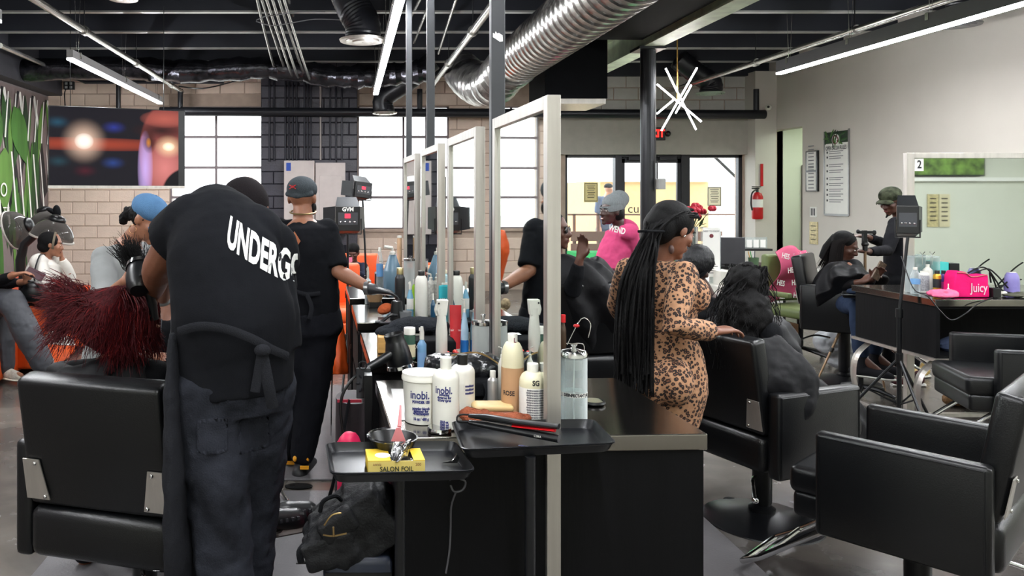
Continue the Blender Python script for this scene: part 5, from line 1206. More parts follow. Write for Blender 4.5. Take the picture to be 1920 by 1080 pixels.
# ---- woman in the leopard dress with long braids
def leopard():
    m = bpy.data.materials.new('leopard_print_knit'); m.use_nodes = True; nt = m.node_tree; N = nt.nodes; L = nt.links; b = N['Principled BSDF']
    tc = N.new('ShaderNodeTexCoord'); nz = N.new('ShaderNodeTexNoise'); nz.inputs['Scale'].default_value = 30; L.new(tc.outputs['Object'], nz.inputs[0])
    mx = N.new('ShaderNodeMixRGB'); mx.inputs[0].default_value = .012; L.new(tc.outputs['Object'], mx.inputs[1]); L.new(nz.outputs['Color'], mx.inputs[2])
    vo = N.new('ShaderNodeTexVoronoi'); vo.inputs['Scale'].default_value = 64; L.new(mx.outputs[0], vo.inputs['Vector'])
    r = N.new('ShaderNodeValToRGB'); e = r.color_ramp.elements
    e[0].position = 0; e[0].color = lin((120, 78, 54)); e[1].position = .20; e[1].color = lin((104, 66, 46))
    for p_, c_ in ((.25, (28, 20, 19)), (.46, (30, 22, 20)), (.53, (168, 124, 92)), (1, (186, 142, 108))): q_ = e.new(p_); q_.color = lin(c_)
    L.new(vo.outputs['Distance'], r.inputs[0]); L.new(r.outputs[0], b.inputs['Base Color']); b.inputs['Roughness'].default_value = .85; return m
LEO = leopard()
root, K, q, R, ax = person('woman with waist-length black braids in a fitted leopard print dress',
    dict(head=(1262, 432, 3.45), neck=(1238, 492, 3.48), chest=(1240, 560, 3.50), waist=(1246, 632, 3.50), pelvis=(1250, 712, 3.50), shL=(1178, 508, 3.60), shR=(1282, 515, 3.34), elL=(1158, 572, 3.78), wrL=(1190, 620, 3.95), elR=(1262, 612, 3.22), wrR=(1338, 622, 3.34),
         hipL=(1232, 722, 3.56), hipR=(1268, 722, 3.44), knL=(1226, 860, 3.6), knR=(1256, 860, 3.48), anL=(1228, 1015, 3.62), anR=(1256, 1030, 3.5)), 'brown', s=.97, voxel=.0065, f=(.88, .30, -.38), top=None, pants=None, shoes=(SHOEB, SHOEB),
    hands=dict(R=((.9, .25, .1), (.3, .2, -.95), .55)))
mb = MB()
ring = [(P(1232, 980, 3.56), .085, .10), (P(1232, 880, 3.55), .112, .12), (P(1243, 790, 3.53), .150, .145), (P(1250, 722, 3.51), .175, .158), (P(1250, 672, 3.50), .158, .14), (P(1247, 632, 3.50), .132, .112), (P(1244, 580, 3.50), .142, .122), (P(1242, 545, 3.48), .150, .130), (P(1236, 512, 3.48), .140, .10), (P(1236, 488, 3.48), .062, .06)]
pts = smoothpath([r[0] for r in ring], 4); rs = []
for i in range(len(pts)):
    t = i / (len(pts) - 1) * (len(ring) - 1); a = min(int(t), len(ring) - 2); rs.append((lerp(ring[a][1], ring[a+1][1], t - a), lerp(ring[a][2], ring[a+1][2], t - a)))
mb.tube(pts, rs, 28, side=(.85, -.5, 0))
for s_, e_, w_ in ((K['shL'], K['elL'], K['wrL']), (K['shR'], K['elR'], K['wrR'])):
    mb.ell(s_, (.062,) * 3); mb.cap([V(K['neck']).lerp(s_, .4) + V((0, 0, -.02)), s_], [.05, .058]); mb.tube([s_, V(s_).lerp(e_, .5), e_, V(e_).lerp(w_, .5), V(e_).lerp(w_, .9)], [.060, .058, .052, .050, .044], 16)
mb.ell(P(1300, 552, 3.45), (.07, .08, .08)); mb.ell(P(1218, 720, 3.40), (.08, .09, .10)); mb.ell(P(1262, 716, 3.36), (.085, .09, .105))
blob('dress', mb, LEO, root, .008, 4, .010, .08)
blob('hair', MB().ell(q(0, -.028, .040), (.090, .104, .090), R).ell(q(0, -.075, -.005), (.08, .07, .09), R), HAIRB, root, .007, 3)
rn = random.Random(4)
R_ = R; backp = P(1212, 545, 3.26); tie = P(1203, 436, 3.36)
for k in range(96):
    # braids start over the scalp, meet at the tie and fall down the back
    a = rn.uniform(-1.15, 1.15); t0 = rn.uniform(.15, .9)
    st_ = q(.089 * math.sin(a), .07 - .13 * t0, .055 + .075 * math.cos(a) * (1 - .3 * t0))
    side = (k / 95 - .5)
    p1 = P(1218 + side * 30 + rn.uniform(-4, 4), 455 + rn.uniform(-10, 10), 3.34 + rn.uniform(-.02, .03))
    p2 = P(1196 + side * 62 + rn.uniform(-3, 3), 525, 3.30 + rn.uniform(-.03, .05))
    p3 = P(1190 + side * 72 + rn.uniform(-3, 3), 620, 3.29 + rn.uniform(-.03, .05))
    yb_end = 735 + rn.uniform(-35, 15)
    p4 = P(1188 + side * 72 + rn.uniform(-4, 4), yb_end, 3.28 + rn.uniform(-.03, .05))
    sp2 = smoothpath([st_, q(.088 * math.sin(a), -.10, .035 * math.cos(a)), p1, p2, p3, p4], 12)
    mk('braid', MB().tube(sp2, [.0054 * (1 + .28 * (i % 2)) * (1 - .30 * i / len(sp2)) for i in range(len(sp2))], 5), HAIRB, root, True)
mk('hair_tie', MB().tube([P(1196, 434, 3.30), P(1212, 433, 3.28), P(1245, 434, 3.32)], .006, 8), BLK_CLOTH, root, True)
mk('stud_earring', MB().ell(q(.086, -.004, -.026), (.005, .005, .005)), CHROME, root, True)
mk('neck_tattoo', MB().ell(q(.052, -.02, -.098), (.012, .012, .02)), mat('tattoo_ink_brown', (70, 46, 40), .6), root, True)
rn = random.Random(8)

# ---- wavy-haired client on the middle right chair
root, K, q, R, ax = person('seated client with long black wavy hair under a black cape, facing away',
    dict(head=(1404, 545, 3.82), neck=(1398, 598, 3.84), chest=(1400, 665, 3.86), pelvis=(1405, 760, 3.9), shL=(1352, 622, 3.95), shR=(1440, 625, 3.70), elL=(1350, 690, 4.1), wrL=(1420, 700, 4.2), elR=(1465, 700, 3.7), wrR=(1500, 720, 3.8),
         knL=(1500, 770, 4.05), knR=(1520, 770, 3.9), anL=(1530, 925, 4.1), anR=(1520, 930, 3.95)), 'brown', s=.96, voxel=.01, face=False, f=(.75, .62, -.15), top=BLK_CLOTH, sleeve=1.85, pants=mat('taupe_trousers', (104, 96, 90), .9, var=.1), shoes=(SHOEB, SHOEB))
cloth('cape', root, [(P(1400, 590, 3.84), .08, .08), (P(1400, 606, 3.84), .20, .15), (P(1402, 645, 3.86), .245, .20), (P(1415, 710, 3.88), .23, .22), (P(1440, 765, 3.9), .2, .2)], CAPE, .011, .035, .12)
cloth('cape_fall', root, [(P(1425, 640, 3.64), .10, .05), (P(1455, 690, 3.575), .15, .045), (P(1488, 728, 3.55), .13, .035), (P(1492, 768, 3.53), .07, .028), (P(1482, 800, 3.53), .02, .015)], CAPE, .010, .04, .09)
cloth('cape_front', root, [(P(1450, 740, 3.9), .2, .14), (P(1510, 775, 4.0), .2, .16), (P(1560, 800, 4.05), .17, .16), (P(1590, 840, 4.1), .13, .12)], CAPE, .012, .035, .12)
blob('hair', MB().ell(q(0, -.03, .035), (.098, .108, .098), R).ell(P(1398, 590, 3.74), (.13, .10, .13)).ell(P(1385, 640, 3.70), (.10, .07, .10)), HAIRB, root, .011, 3, .04, .05)
A_ = []
for k in range(900):
    a = rn.uniform(-PI, PI); s0 = q(.09 * math.sin(a), -.03 + .05 * math.cos(a), .09 + rn.uniform(-.02, .04))
    ex, ey = rn.gauss(1392, 26), rn.uniform(600, 700); ex = max(1325, min(1462, ex)); e1 = P(ex, ey, 3.66 + rn.uniform(-.04, .14))
    pts = [s0]; n = 9; mid_ = P(lerp(1404, ex, .8) + (ex - 1392) * .3, 560, 3.70 + rn.uniform(-.03, .15))
    ph_ = rn.uniform(0, 6)
    for i in range(1, n + 1):
        t = i / n; p = s0 * (1 - t) ** 2 + mid_ * 2 * t * (1 - t) + e1 * t * t
        pts.append(p + V((math.sin(t * 20 + ph_), math.cos(t * 17 + ph_), 0)) * .010)
    A_.append(pts)
strands('wavy_hair_strands', root, HAIRB, A_, .0030, 3)

# ---- woman in the black bonnet
root, K, q, R, ax = person('woman in shiny black bonnet looking down, behind the leopard dress',
    dict(head=(1302, 512, 4.85), neck=(1326, 556, 4.92), chest=(1335, 610, 4.95), pelvis=(1345, 700, 4.95), shL=(1350, 580, 4.75), shR=(1318, 574, 5.1), elL=(1350, 640, 4.6), wrL=(1310, 660, 4.5), elR=(1300, 640, 5.0), wrR=(1290, 670, 4.8),
         knL=(1300, 730, 4.6), knR=(1290, 730, 4.9), anL=(1295, 870, 4.6), anR=(1285, 850, 4.9)), 'dark', s=.98, voxel=.009, f=(-.72, -.42, -.55), u=(-.3, -.2, .9), top=BLK_CLOTH, sleeve=1.9, pants=BLK_CLOTH, shoes=(SHOEB, SHOEB))
blob('bonnet', MB().ell(q(0, -.045, .065), (.112, .125, .095), R).ell(q(0, -.08, .02), (.09, .08, .07), R), mat('satin_black_bonnet', (10, 11, 15), .42, spec=.3, var=.2, nscale=20, bump=.6, bscale=40, stretch=(6, 1, 1)), root, .008, 3, .01, .03)
mk('bonnet_band', MB().lathe([(.087, -.012), (.093, -.012), (.093, .012), (.087, .012)], 28, Matrix.Translation(q(0, -.012, .03)) @ (R @ Matrix.Rotation(-.25, 3, 'X')).to_4x4()), BLK_CLOTH, root, True)

# ---- client with straight hair and her stylist by the right mirror
root, K, q, R, ax = person('seated client with long straight dark hair in a black cape looking at her phone',
    dict(head=(1585, 462, 6.72), neck=(1580, 492, 6.74), chest=(1582, 520, 6.72), pelvis=(1580, 566, 6.75), shL=(1602, 500, 6.62), shR=(1560, 500, 6.86), elL=(1622, 535, 6.45), wrL=(1636, 522, 6.25), elR=(1560, 540, 6.6), wrR=(1618, 528, 6.3),
         knL=(1640, 575, 6.3), knR=(1610, 575, 6.2), anL=(1640, 660, 6.3), anR=(1615, 665, 6.2)), 'deep', s=.98, voxel=.008, f=(.66, -.62, -.42), top=CAPE, sleeve=1.8, pants=mat('dark_blue_jeans', (44, 56, 78), .9), shoes=(mat('black_canvas', (34, 34, 38), .8), FLAT_WHITE),
    hands=dict(L=((.2, -.5, .7), (-.3, -.6, 0), .6), R=((.6, -.3, .5), (.3, .3, -.6), .6)))
cloth('cape', root, [(P(1581, 486, 6.74), .075, .07), (P(1580, 500, 6.74), .18, .12), (P(1582, 518, 6.70), .24, .17), (P(1588, 540, 6.62), .27, .24), (P(1600, 562, 6.5), .27, .28)], CAPE, .012, .035, .12, side=(.7, .7, 0))
mk('chest_skin', MB().ell(P(1596, 506, 6.56), (.03, .02, .07), Matrix.Rotation(-.4, 3, 'Y')), SK['warm'], root, True)
mb = MB().ell(q(0, -.03, .045), (.086, .098, .085), R)
blob('hair', mb.tube([q(-.04, -.07, .03), q(-.08, -.10, -.1), q(-.10, -.11, -.2)], [(.08, .05), (.08, .05), (.06, .03)], 14), HAIRB, root, .008, 3)
A_ = []
for k in range(420):
    a = rn.uniform(-2.4, 1.9); c0 = q(0, .01, .13); e0 = q(.098 * math.sin(a) + rn.gauss(0, .008), -.02 + .085 * math.cos(a) * (-1), .0)
    if abs(a) > 1.9: continue
    tip = e0 + V((e0.x - K['head'].x, 0, 0)) * .55 + V((-.10 if a < 0 else .02, 0, -.20 - .06 * rn.random()))
    A_.append(smoothpath([c0, q(.085 * math.sin(a), -.055 * math.cos(a) , .075), e0, tip], 3))
strands('straight_hair_strands', root, mat('dark_brown_hair', (18, 13, 13), .6, spec=.15, var=.3), A_, .0038, 3)
mk('stud_earring', MB().ell(q(-.086, -.004, -.026), (.006, .006, .006)), BRASSM, root, True)
mk('phone', MB().cbox(P(1648, 508, 6.2), (.075, .012, .15), Matrix.Rotation(.5, 3, 'Y') @ Matrix.Rotation(.3, 3, 'Z')), mat('patterned_phone_case', (110, 92, 76), .4, var=.6, nscale=60), smooth=False, label='patterned phone in the hands of the straight-haired client', cat='phone')
CAMO = mat('camouflage_cotton', (56, 60, 46), .9, var=.85, nscale=20, bump=.2)
root, K, q, R, ax = person('stylist in camouflage cap and black clothes working behind the straight-haired client',
    dict(head=(1670, 378, 7.22), neck=(1688, 406, 7.24), chest=(1688, 450, 7.24), waist=(1686, 490, 7.24), pelvis=(1686, 530, 7.24), shL=(1680, 420, 7.04), shR=(1694, 418, 7.46), elL=(1664, 470, 6.92), wrL=(1624, 472, 6.72), elR=(1668, 460, 7.3), wrR=(1624, 444, 6.95),
         knL=(1680, 610, 7.1), knR=(1692, 610, 7.35), anL=(1668, 684, 7.1), anR=(1712, 682, 7.35), toeL=(1640, 692, 7.0), toeR=(1690, 694, 7.2)), 'deep', s=1.0, voxel=.0085, f=(-.88, -.34, -.36), top=mat('black_jacket', (26, 26, 30), .8, var=.1), sleeve=1.85, pants=BLK_CLOTH,
    shoes=(mat('black_canvas', (34, 34, 38), .8), FLAT_WHITE), hands=dict(L=((-.9, 0, .1), (0, 0, -1), .4), R=((-.9, 0, .1), (0, 0, -1), .35)), pantr=1.1)
cp = blob('cap', MB().ell(q(0, -.014, .062), (.090, .106, .076), R, 22, 14), CAMO, root, .007, 3)
mk('cap_brim', MB().grid(lambda s_, t_: q((s_ - .5) * .16 * (1 - .25 * t_ * t_), .07 + t_ * .09 * math.sin(PI * (.15 + .7 * s_)), .052 - .03 * (2 * s_ - 1) ** 2 - .012 * t_), 12, 6), CAMO, cp, solid=.006)
blob('hair', MB().ell(q(0, -.04, -.01), (.088, .075, .10), R).ell(q(.0, -.045, -.07), (.085, .06, .06), R), mat('auburn_hair', (96, 40, 30), .5, var=.3, nscale=30), root, .008, 3)
mk('glasses', MB().tube([q(-.055, .092, .006), q(0, .104, .006), q(.055, .092, .006)], .003, 6).tube([q(-.055, .092, .006), q(-.08, .0, .006)], .0025, 5), BLK_PLASTIC, root, True)
mk('chin_beard', MB().cap([q(0, .075, -.10), q(0, .11, -.115)], [.012, .006], 8), HAIRB, root, True)

# ---- client glimpsed right of the near post
root, K, q, R, ax = person('seated client raising a hand, half hidden behind the near steel post',
    dict(head=(1038, 432, 4.72), neck=(1040, 478, 4.76), chest=(1042, 530, 4.78), pelvis=(1050, 590, 4.9), shL=(1000, 505, 4.8), shR=(1064, 508, 4.72), elR=(1074, 545, 4.55), wrR=(1087, 486, 4.5), elL=(1000, 560, 4.8), wrL=(1030, 590, 4.7),
         knL=(1010, 620, 5.4), knR=(1060, 620, 5.4), anL=(1010, 750, 5.5), anR=(1060, 750, 5.5)), 'deep', s=.97, voxel=.009, f=(.85, -.5, 0), top=BLK_CLOTH, sleeve=1.85, pants=BLK_CLOTH, shoes=(SHOEB, SHOEB), hands=dict(R=((.25, 0, 1), (-.6, -.5, .1), .5)))
blob('hair', MB().ell(q(0, -.03, .04), (.09, .1, .09), R).ell(q(0, -.06, -.08), (.085, .06, .12), R), HAIRB, root, .01, 3)
mk('sunglasses', MB().ell(q(.03, .09, .004), (.028, .006, .02), R).ell(q(-.03, .09, .004), (.028, .006, .02), R), BLK_PLASTIC, root, True)
cloth('cape', root, [(P(1042, 476, 4.76), .07, .07), (P(1045, 500, 4.76), .2, .14), (P(1058, 530, 4.76), .25, .2), (P(1082, 560, 4.8), .27, .25), (P(1090, 600, 4.9), .26, .26)], CAPE, .012, .035, .12)

# projected lettering after the clothes are final
def late_text():
    for name, mb, target, dr_, off, m, parent in LATE:
        mw = target.matrix_world if False else Matrix.Identity(4)
        me = target.data
        bv = BVHTree.FromPolygons([v.co.copy() for v in me.vertices], [tuple(p.vertices) for p in me.polygons])
        keep = []
        for p in mb.v:
            h = bv.ray_cast(p, dr_)
            keep.append(h[0] is not None)
            if h[0] is not None: p.xyz = h[0] - dr_ * off
        fs = [f_ for f_ in mb.f if all(keep[i] for i in f_)]
        o = MB(); o.v = mb.v; o.f = fs; o.m = [0] * len(fs)
        mk(name, o, m, parent, True, smooth=True, auto=0)
# ------------------------------------------------------------------ products and tools on the island
CT = .937
def dz(py, z=CT): return F * (H - z) / (py - CY)
def item(name, label, cat, cx, d, z=CT, group=None, rz=0): return empty(name, (X(cx, d), d, z), rz, label, cat, group)
def bottle(name, label, cx, w_px, ytop, d, m, cat='bottle', z=CT, shoulder=.78, neck=.34, capm=None, caph=.14, capw=None, band=None, bandm=None, txt=None, group=None, pump=False, spray=False, seg=28, dome=False, sq=1.0):
    """a bottle d metres away, as wide and as high as the photograph shows"""
    h = Z(ytop, d) - z; r = w_px * d / F / 2
    e = item(name, label, cat, cx, d, z, group)
    hb = h * (1 - caph); hs = hb * shoulder; S = Matrix.Diagonal((1, sq, 1, 1))
    if dome: prof = [(.001, 0), (r * .92, 0), (r, hb * .02), (r, hs)] + [(r * (neck + (1 - neck) * math.cos(a)), hs + (hb - hs) * math.sin(a)) for a in (.4, .8, 1.2, 1.5)] + [(.001, hb)]
    else: prof = [(.001, 0), (r * .92, 0), (r, hb * .02), (r, hs * .97), (r * .95, hs), (r * (neck + .1), hb * .97), (r * neck, hb), (.001, hb)]
    mk('body', MB().lathe(prof, seg, S), m, e)
    cw = r * (capw or neck * 1.1)
    if pump:
        mk('pump', MB().lathe([(cw, hb - .002), (cw, hb + h * .05), (cw * .35, hb + h * .06), (cw * .35, h * .97)], 16).tube([(0, 0, h * .97), (-r * .9, -r * .2, h)], r * .16, 8), capm or WHITE_P, e)
    elif spray:
        mk('spray_head', MB().lathe([(cw, hb - .002), (cw * 1.05, hb + h * caph * .5), (cw * .6, h), (.001, h)], 16).box((-cw * 1.3, -cw * .3, h - h * caph * .35), (0, cw * .3, h - h * caph * .1)), capm or WHITE_P, e)
    else: mk('cap', MB().lathe([(cw, hb - .002), (cw, h - .002), (cw * .95, h), (.001, h)], 20, S), capm or WHITE_P, e)
    if band: mk('label_band', MB().lathe([(r * 1.008, hb * band[0]), (r * 1.008, hb * band[1])], seg, S), bandm or FLAT_WHITE, e)
    if txt:
        for (s_, zz, sz, xo, mm) in txt:
            tb = text_mb(s_, sz, .8, .0006, .004)
            for p in tb.v:
                a = (p.x + xo) / r; p.xyz = V((r * 1.012 * math.sin(a), -r * 1.012 * math.cos(a) * sq, hb * zz + p.z))
            mk('lettering', tb, mm, e, smooth=False)
    return e
# --- nearest station, left side
d = 2.36
tub = item('white_tub', 'large white plastic tub with navy lettering beside the near bottles', 'tub', 791, d)
r = 37 * d / F; h = Z(697, d) - CT
mk('bucket', MB().lathe([(.001, 0), (r * .86, 0), (r * .88, h * .14), (r * .86, h * .16), (r * .97, h * .86), (.001, h * .86)], 36), WHITE_P, tub)
mk('lid', MB().lathe([(r * .98, h * .84), (r * 1.03, h * .86), (r * 1.03, h * .92), (r, h * .94), (r, h), (r * .95, h), (r * .9, h * .96), (.001, h * .96)], 36), WHITE_P, tub)
def curved(s_, sz, xo, zz, r, m, parent, a0=0.0, sx=.8):
    tb = text_mb(s_, sz, sx, .0008, .005)
    for p in tb.v:
        a = (p.x + xo) / r + a0; p.xyz = V((r * 1.012 * math.sin(a), -r * 1.012 * math.cos(a), zz + p.z))
    mk('lettering', tb, m, parent, smooth=False)
curved('inobi.', .034, -.012, h * .60, r * .93, NAVYINK, tub)
for k, (zz, s_) in enumerate(((.46, 'POWDER 155'), (.33, 'powder bleach'), (.28, 'lightener for'), (.23, 'all techniques'), (.12, '16 oz / 450 g'))): curved(s_, .011, -.008, h * zz, r * .91, NAVYINK, tub)
def inobi(cx, d, ytop, wpx, label, capm, a0):
    e = item('shampoo_bottle', label, 'bottle', cx, d)
    r = wpx * d / F / 2; h = Z(ytop, d) - CT
    mk('body', MB().lathe([(.001, 0), (r * .94, 0), (r, h * .015), (r, h * .70)] + [(r * (.32 + .68 * math.cos(a)), h * (.70 + .13 * math.sin(a))) for a in (.3, .6, .9, 1.2, 1.5)] + [(.001, h * .83)], 36), WHITE_P, e)
    mk('cap', MB().lathe([(r * .42, h * .82), (r * .42, h * .99), (r * .38, h), (.001, h)], 24), capm, e)
    return e, r, h
e, r, h = inobi(836, 2.29, 669, 50, 'tall white bottle with white cap and navy lettering at the near counter', WHITE_P, 0)
curved('inobi.', .03, -.012, h * .56, r, NAVYINK, e)
for zz, s_ in ((.50, 'balancing'), (.46, 'shampoo for'), (.42, 'all hair types'), (.12, '33.8 oz'), (.08, '1000 ml')): curved(s_, .010, -.010, h * zz, r, NAVYINK, e)
e, r, h = inobi(867, 2.44, 664, 46, 'white bottle with black cap standing behind the navy lettered bottle', BLK_PLASTIC, 0)
for zz in (.5, .44, .38): curved('conditioner', .009, .020, h * zz, r, NAVYINK, e)
# amber banded bottle (its mirror image shows too)
TANP = mat('tan_label', (186, 146, 108), .5, var=.05)
bottle('toner_bottle', 'tall cream bottle with wide tan label close to the near mirror', 961, 42, 625, 2.42, CREAM_P, shoulder=.74, neck=.42, caph=.10, band=(.0, .66), bandm=TANP, dome=True, capw=.44, txt=[('ROSE', .32, .02, -.02, INK), ('L', 1.04, .02, .0, MATS['maroon_ink'])])
e = bottle('developer_bottle', 'cream bottle with a printed white label beside the near post', 999, 50, 681, 2.33, CREAM_P, shoulder=.80, neck=.40, caph=.14, band=(.06, .72), bandm=FLAT_WHITE, capw=.42, dome=True)
r_ = 25 * 2.33 / F
for k in range(13): curved('developer creme - salon use only'[:26 + (k % 3)], .006, 0, .02 + .0072 * k, r_ * 1.01, MATS['grey_ink'], e)
curved('SG', .022, 0, .128, r_ * 1.01, INK, e)
bottle('spray_can', 'short silver aerosol can left of the tan labelled bottle', 924, 20, 695, 2.56, mat('silver_can', (190, 190, 188), .35, .7), cat='can', shoulder=.9, neck=.5, caph=.2, capm=WHITE_P)
bottle('pump_bottle', 'slim white pump bottle behind the tan labelled bottle', 941, 14, 650, 2.6, WHITE_P, shoulder=.85, pump=True, caph=.2)
e = empty('compact_case', (X(922, 2.40), 2.40, CT), 0, 'beige and pink compact case on the near counter', 'case')
mk('case_base', MB().box((-.062, -.035, 0), (.062, .035, .022)), mat('pink_case_plastic', (206, 150, 130), .4), e, bevel=.008, auto=0)
mk('case_lid', MB().box((-.063, -.036, .022), (.063, .036, .042)), mat('beige_case_lid', (214, 184, 130), .4), e, bevel=.009, auto=0)
mb = MB()
for k in range(13):
    r0 = random.Random(k + 70); mb.ell((X(900 + r0.uniform(-30, 80), 2.28), 2.26 + r0.uniform(-.03, .06), CT + .018 + r0.uniform(0, .022)), (.04, .03, .018), Matrix.Rotation(r0.uniform(-.5, .5), 3, 'Y') @ Matrix.Rotation(r0.uniform(0, 3), 3, 'Z'))
o = empty('brown_towel', (X(930, 2.27), 2.27, CT), 0, 'crumpled rust brown towel between the bottles and the tray', 'towel')
blob('towel_cloth', mb, mat('rust_brown_towel', (150, 84, 60), .95, var=.2, bump=.8, bscale=160), o, .006, 3, .018, .03)
e = empty('silver_tin', (X(824, 2.25), 2.25, CT), 0, 'round silver tin lying before the navy lettered bottle', 'tin')
mk('tin', MB().lathe([(.001, 0), (.034, 0), (.036, .005), (.034, .012), (.001, .013)], 28), CHROME, e)
bm_ = mk('bath_mat_sheet', MB().box((X(706, 2.5) + .06, 2.36, CT - .001), (X(706, 2.5) + .2, 2.74, CT + .001)), mat('clear_plastic_sheet', (200, 200, 196), .2), smooth=False, label='clear plastic sheet lying on the near left counter end', cat='sheet')
# right side: glass jar, ring, small bottles
JAR = glass('clear_glass', (245, 250, 250), .14)
d = 2.30
e = item('barber_jar', 'tall clear glass jar with chrome lid and label band right of the near post', 'jar', 1076, d)
r = 24.5 * d / F; h = Z(645, d) - CT
mk('glass_body', MB().lathe([(.001, 0), (r, 0), (r, h * .86), (r * .96, h * .86), (r * .96, h * .01), (.001, h * .01)], 36), JAR, e)
mk('lid', MB().lathe([(r * 1.03, h * .85), (r * 1.03, h * .885), (r * .9, h * .92), (r * .3, h * .945), (r * .15, h * .96), (r * .3, h), (.001, h)], 32), CHROME, e)
mk('label_band', MB().lathe([(r * 1.006, h * .38), (r * 1.006, h * .43)], 36), FLAT_WHITE, e)
curved('DISINFECTANT JAR', .012, 0, h * .405, r, INK, e)
mk('lift_rod', MB().tube([(0, 0, .01), (0, 0, h * .9)], .003, 6).lathe([(r * .7, .012), (r * .7, .016), (.001, .016)], 24), CHROME, e)
e = item('hand_mirror', 'black round hand mirror lying behind the glass jar', 'mirror', 1112, 2.55)
mk('mirror_ring', MB().lathe([(.034, 0), (.040, .004), (.038, .010), (.001, .008)], 28), BLK_PLASTIC, e)
mk('glass_face', MB().lathe([(.001, .0105), (.032, .0105)], 28), MIRROR, e)
for k, (cx, d, yt, m_, lb) in enumerate(((1056, 3.25, 590, mat('dark_amber', (60, 44, 30), .3), 'dark dropper bottle with red tip on the second station right of the post'),)):
    e = bottle('dropper_bottle', lb, cx, 11, yt, d, m_, neck=.3, caph=.16, capm=RED, capw=.8)
e = item('wire_rack', 'small wire rack of clips on the second station right of the post', 'rack', 1072, 3.3)
mk('wire', MB().tube(smoothpath([(-.05, 0, 0), (-.05, 0, .05), (.0, 0, .055), (.05, 0, .05), (.05, 0, 0)]), .0025, 6).tube(smoothpath([(-.02, 0, .05), (.04, 0, .16), (.08, 0, .14), (.07, 0, .08)]), .0025, 6), CHROME, e)
mk('red_clip', MB().ell((.02, 0, .13), (.014, .01, .008)), RED, e)

# --- trays on stands in front
TRAYM = mat('black_tray', (30, 31, 34), .32, .4, var=.12, nscale=10)
def tray(name, label, corners, z, pole, base=True, cat='tray'):
    cx_ = sum(c[0] for c in corners) / 4; cy_ = sum(c[1] for c in corners) / 4
    e = empty(name, (cx_, cy_, 0), 0, label, cat)
    def ringp(k, zz): return [(cx_ + (c[0] - cx_) * k - cx_, cy_ + (c[1] - cy_) * k - cy_, zz) for c in corners]
    def rounded(k, zz, rad=.16, n=4):
        c = ringp(k, zz); out = []
        for i in range(4):
            p0, p1, p2 = V(c[i - 1]), V(c[i]), V(c[(i + 1) % 4])
            a, b = p1.lerp(p0, rad * .6), p1.lerp(p2, rad * .6)
            for q_ in range(n + 1): t = q_ / n; out.append(a * (1 - t) ** 2 + p1 * 2 * t * (1 - t) + b * t * t)
        return out
    lv = [(1.0, z), (1.02, z + .003), (1.0, z + .004), (.95, z - .016), (.93, z - .020)]
    vs = []; fs = []
    rings = [rounded(k, zz) for k, zz in lv]; under = [rounded(k * 1.0, zz - .003) for k, zz in lv[::-1]]
    allr = rings + under; n = len(rings[0])
    for rr_ in allr: vs += rr_
    for i in range(len(allr) - 1):
        for k in range(n): fs.append((i * n + k, i * n + (k + 1) % n, (i + 1) * n + (k + 1) % n, (i + 1) * n + k))
    m_ = len(rings)
    c0 = len(vs); vs.append(V((0, 0, z - .020))); fs += [((m_ - 1) * n + k, (m_ - 1) * n + (k + 1) % n, c0) for k in range(n)]
    c1 = len(vs); vs.append(V((0, 0, z - .023))); fs += [(m_ * n + (k + 1) % n, m_ * n + k, c1) for k in range(n)]
    mk('tray_dish', MB().add(vs, fs), TRAYM, e)
    px_, py_ = pole[0] - cx_, pole[1] - cy_
    mk('pole', MB().tube([(px_, py_, .06), (px_, py_, z - .024)], .014, 16).tube([(px_, py_, .06), (px_, py_, .5)], .019, 16), BLK_METAL, e)
    for k in range(5):
        a = k * 2 * PI / 5 + .3; L_ = .24
        lg = mk('leg', MB().tube([(px_, py_, .09), (px_ + L_ * .5 * math.cos(a), py_ + L_ * .5 * math.sin(a), .085), (px_ + L_ * math.cos(a), py_ + L_ * math.sin(a), .05)], [.02, .018, .014], 8), BLK_METAL, e)
        mk('caster', MB().tube([(px_ + L_ * math.cos(a) - .01, py_ + L_ * math.sin(a), .022), (px_ + L_ * math.cos(a) + .01, py_ + L_ * math.sin(a), .022)], .022, 12), BLK_PLASTIC, lg)
    return e
def onz(px, py, z): d = F * (H - z) / (py - CY); return (X(px, d), d)
ZT1, ZT2 = .945, .975
tray('tray_stand', 'black rectangular tray on a stand, the lower left one holding the foil box', [onz(622, 890, ZT1), onz(890, 884, ZT1), onz(852, 829, ZT1), onz(612, 832, ZT1)], ZT1, (X(750, 2.03), 2.03))
tray('tray_stand', 'black rectangular tray on a stand crossing the near steel post', [onz(868, 845, ZT2), onz(1154, 832, ZT2), onz(1112, 788, ZT2), onz(848, 791, ZT2)], ZT2, (X(994, 1.99), 1.99))
# foil box, bowl, brush, foil, clip on the left tray
zt1 = ZT1 - .019
a = V((*onz(690, 888, zt1), 0)); b = V((*onz(797, 886, zt1), 0)); ln = (b - a).length
e = empty('foil_box', ((a.x + b.x) / 2, (a.y + b.y) / 2, zt1), math.atan2(b.y - a.y, b.x - a.x), 'yellow open carton of salon foil on the left tray', 'box')
YEL = mat('yellow_carton', (222, 186, 52), .6, var=.06); YEL2 = mat('amber_carton_inside', (200, 150, 50), .7)
hh = .030
mk('front_panel', MB().box((-ln / 2, 0, 0), (ln / 2, .002, hh)), mat('pale_yellow_carton', (216, 194, 108), .6, var=.04), e, smooth=False)
mk('carton', MB().box((-ln / 2, .002, 0), (-ln / 2 + .002, .09, hh)).box((ln / 2 - .002, .002, 0), (ln / 2, .09, hh)).box((-ln / 2, .088, 0), (ln / 2, .09, hh)).box((-ln / 2, 0, 0), (ln / 2, .09, .001)), YEL, e, smooth=False)
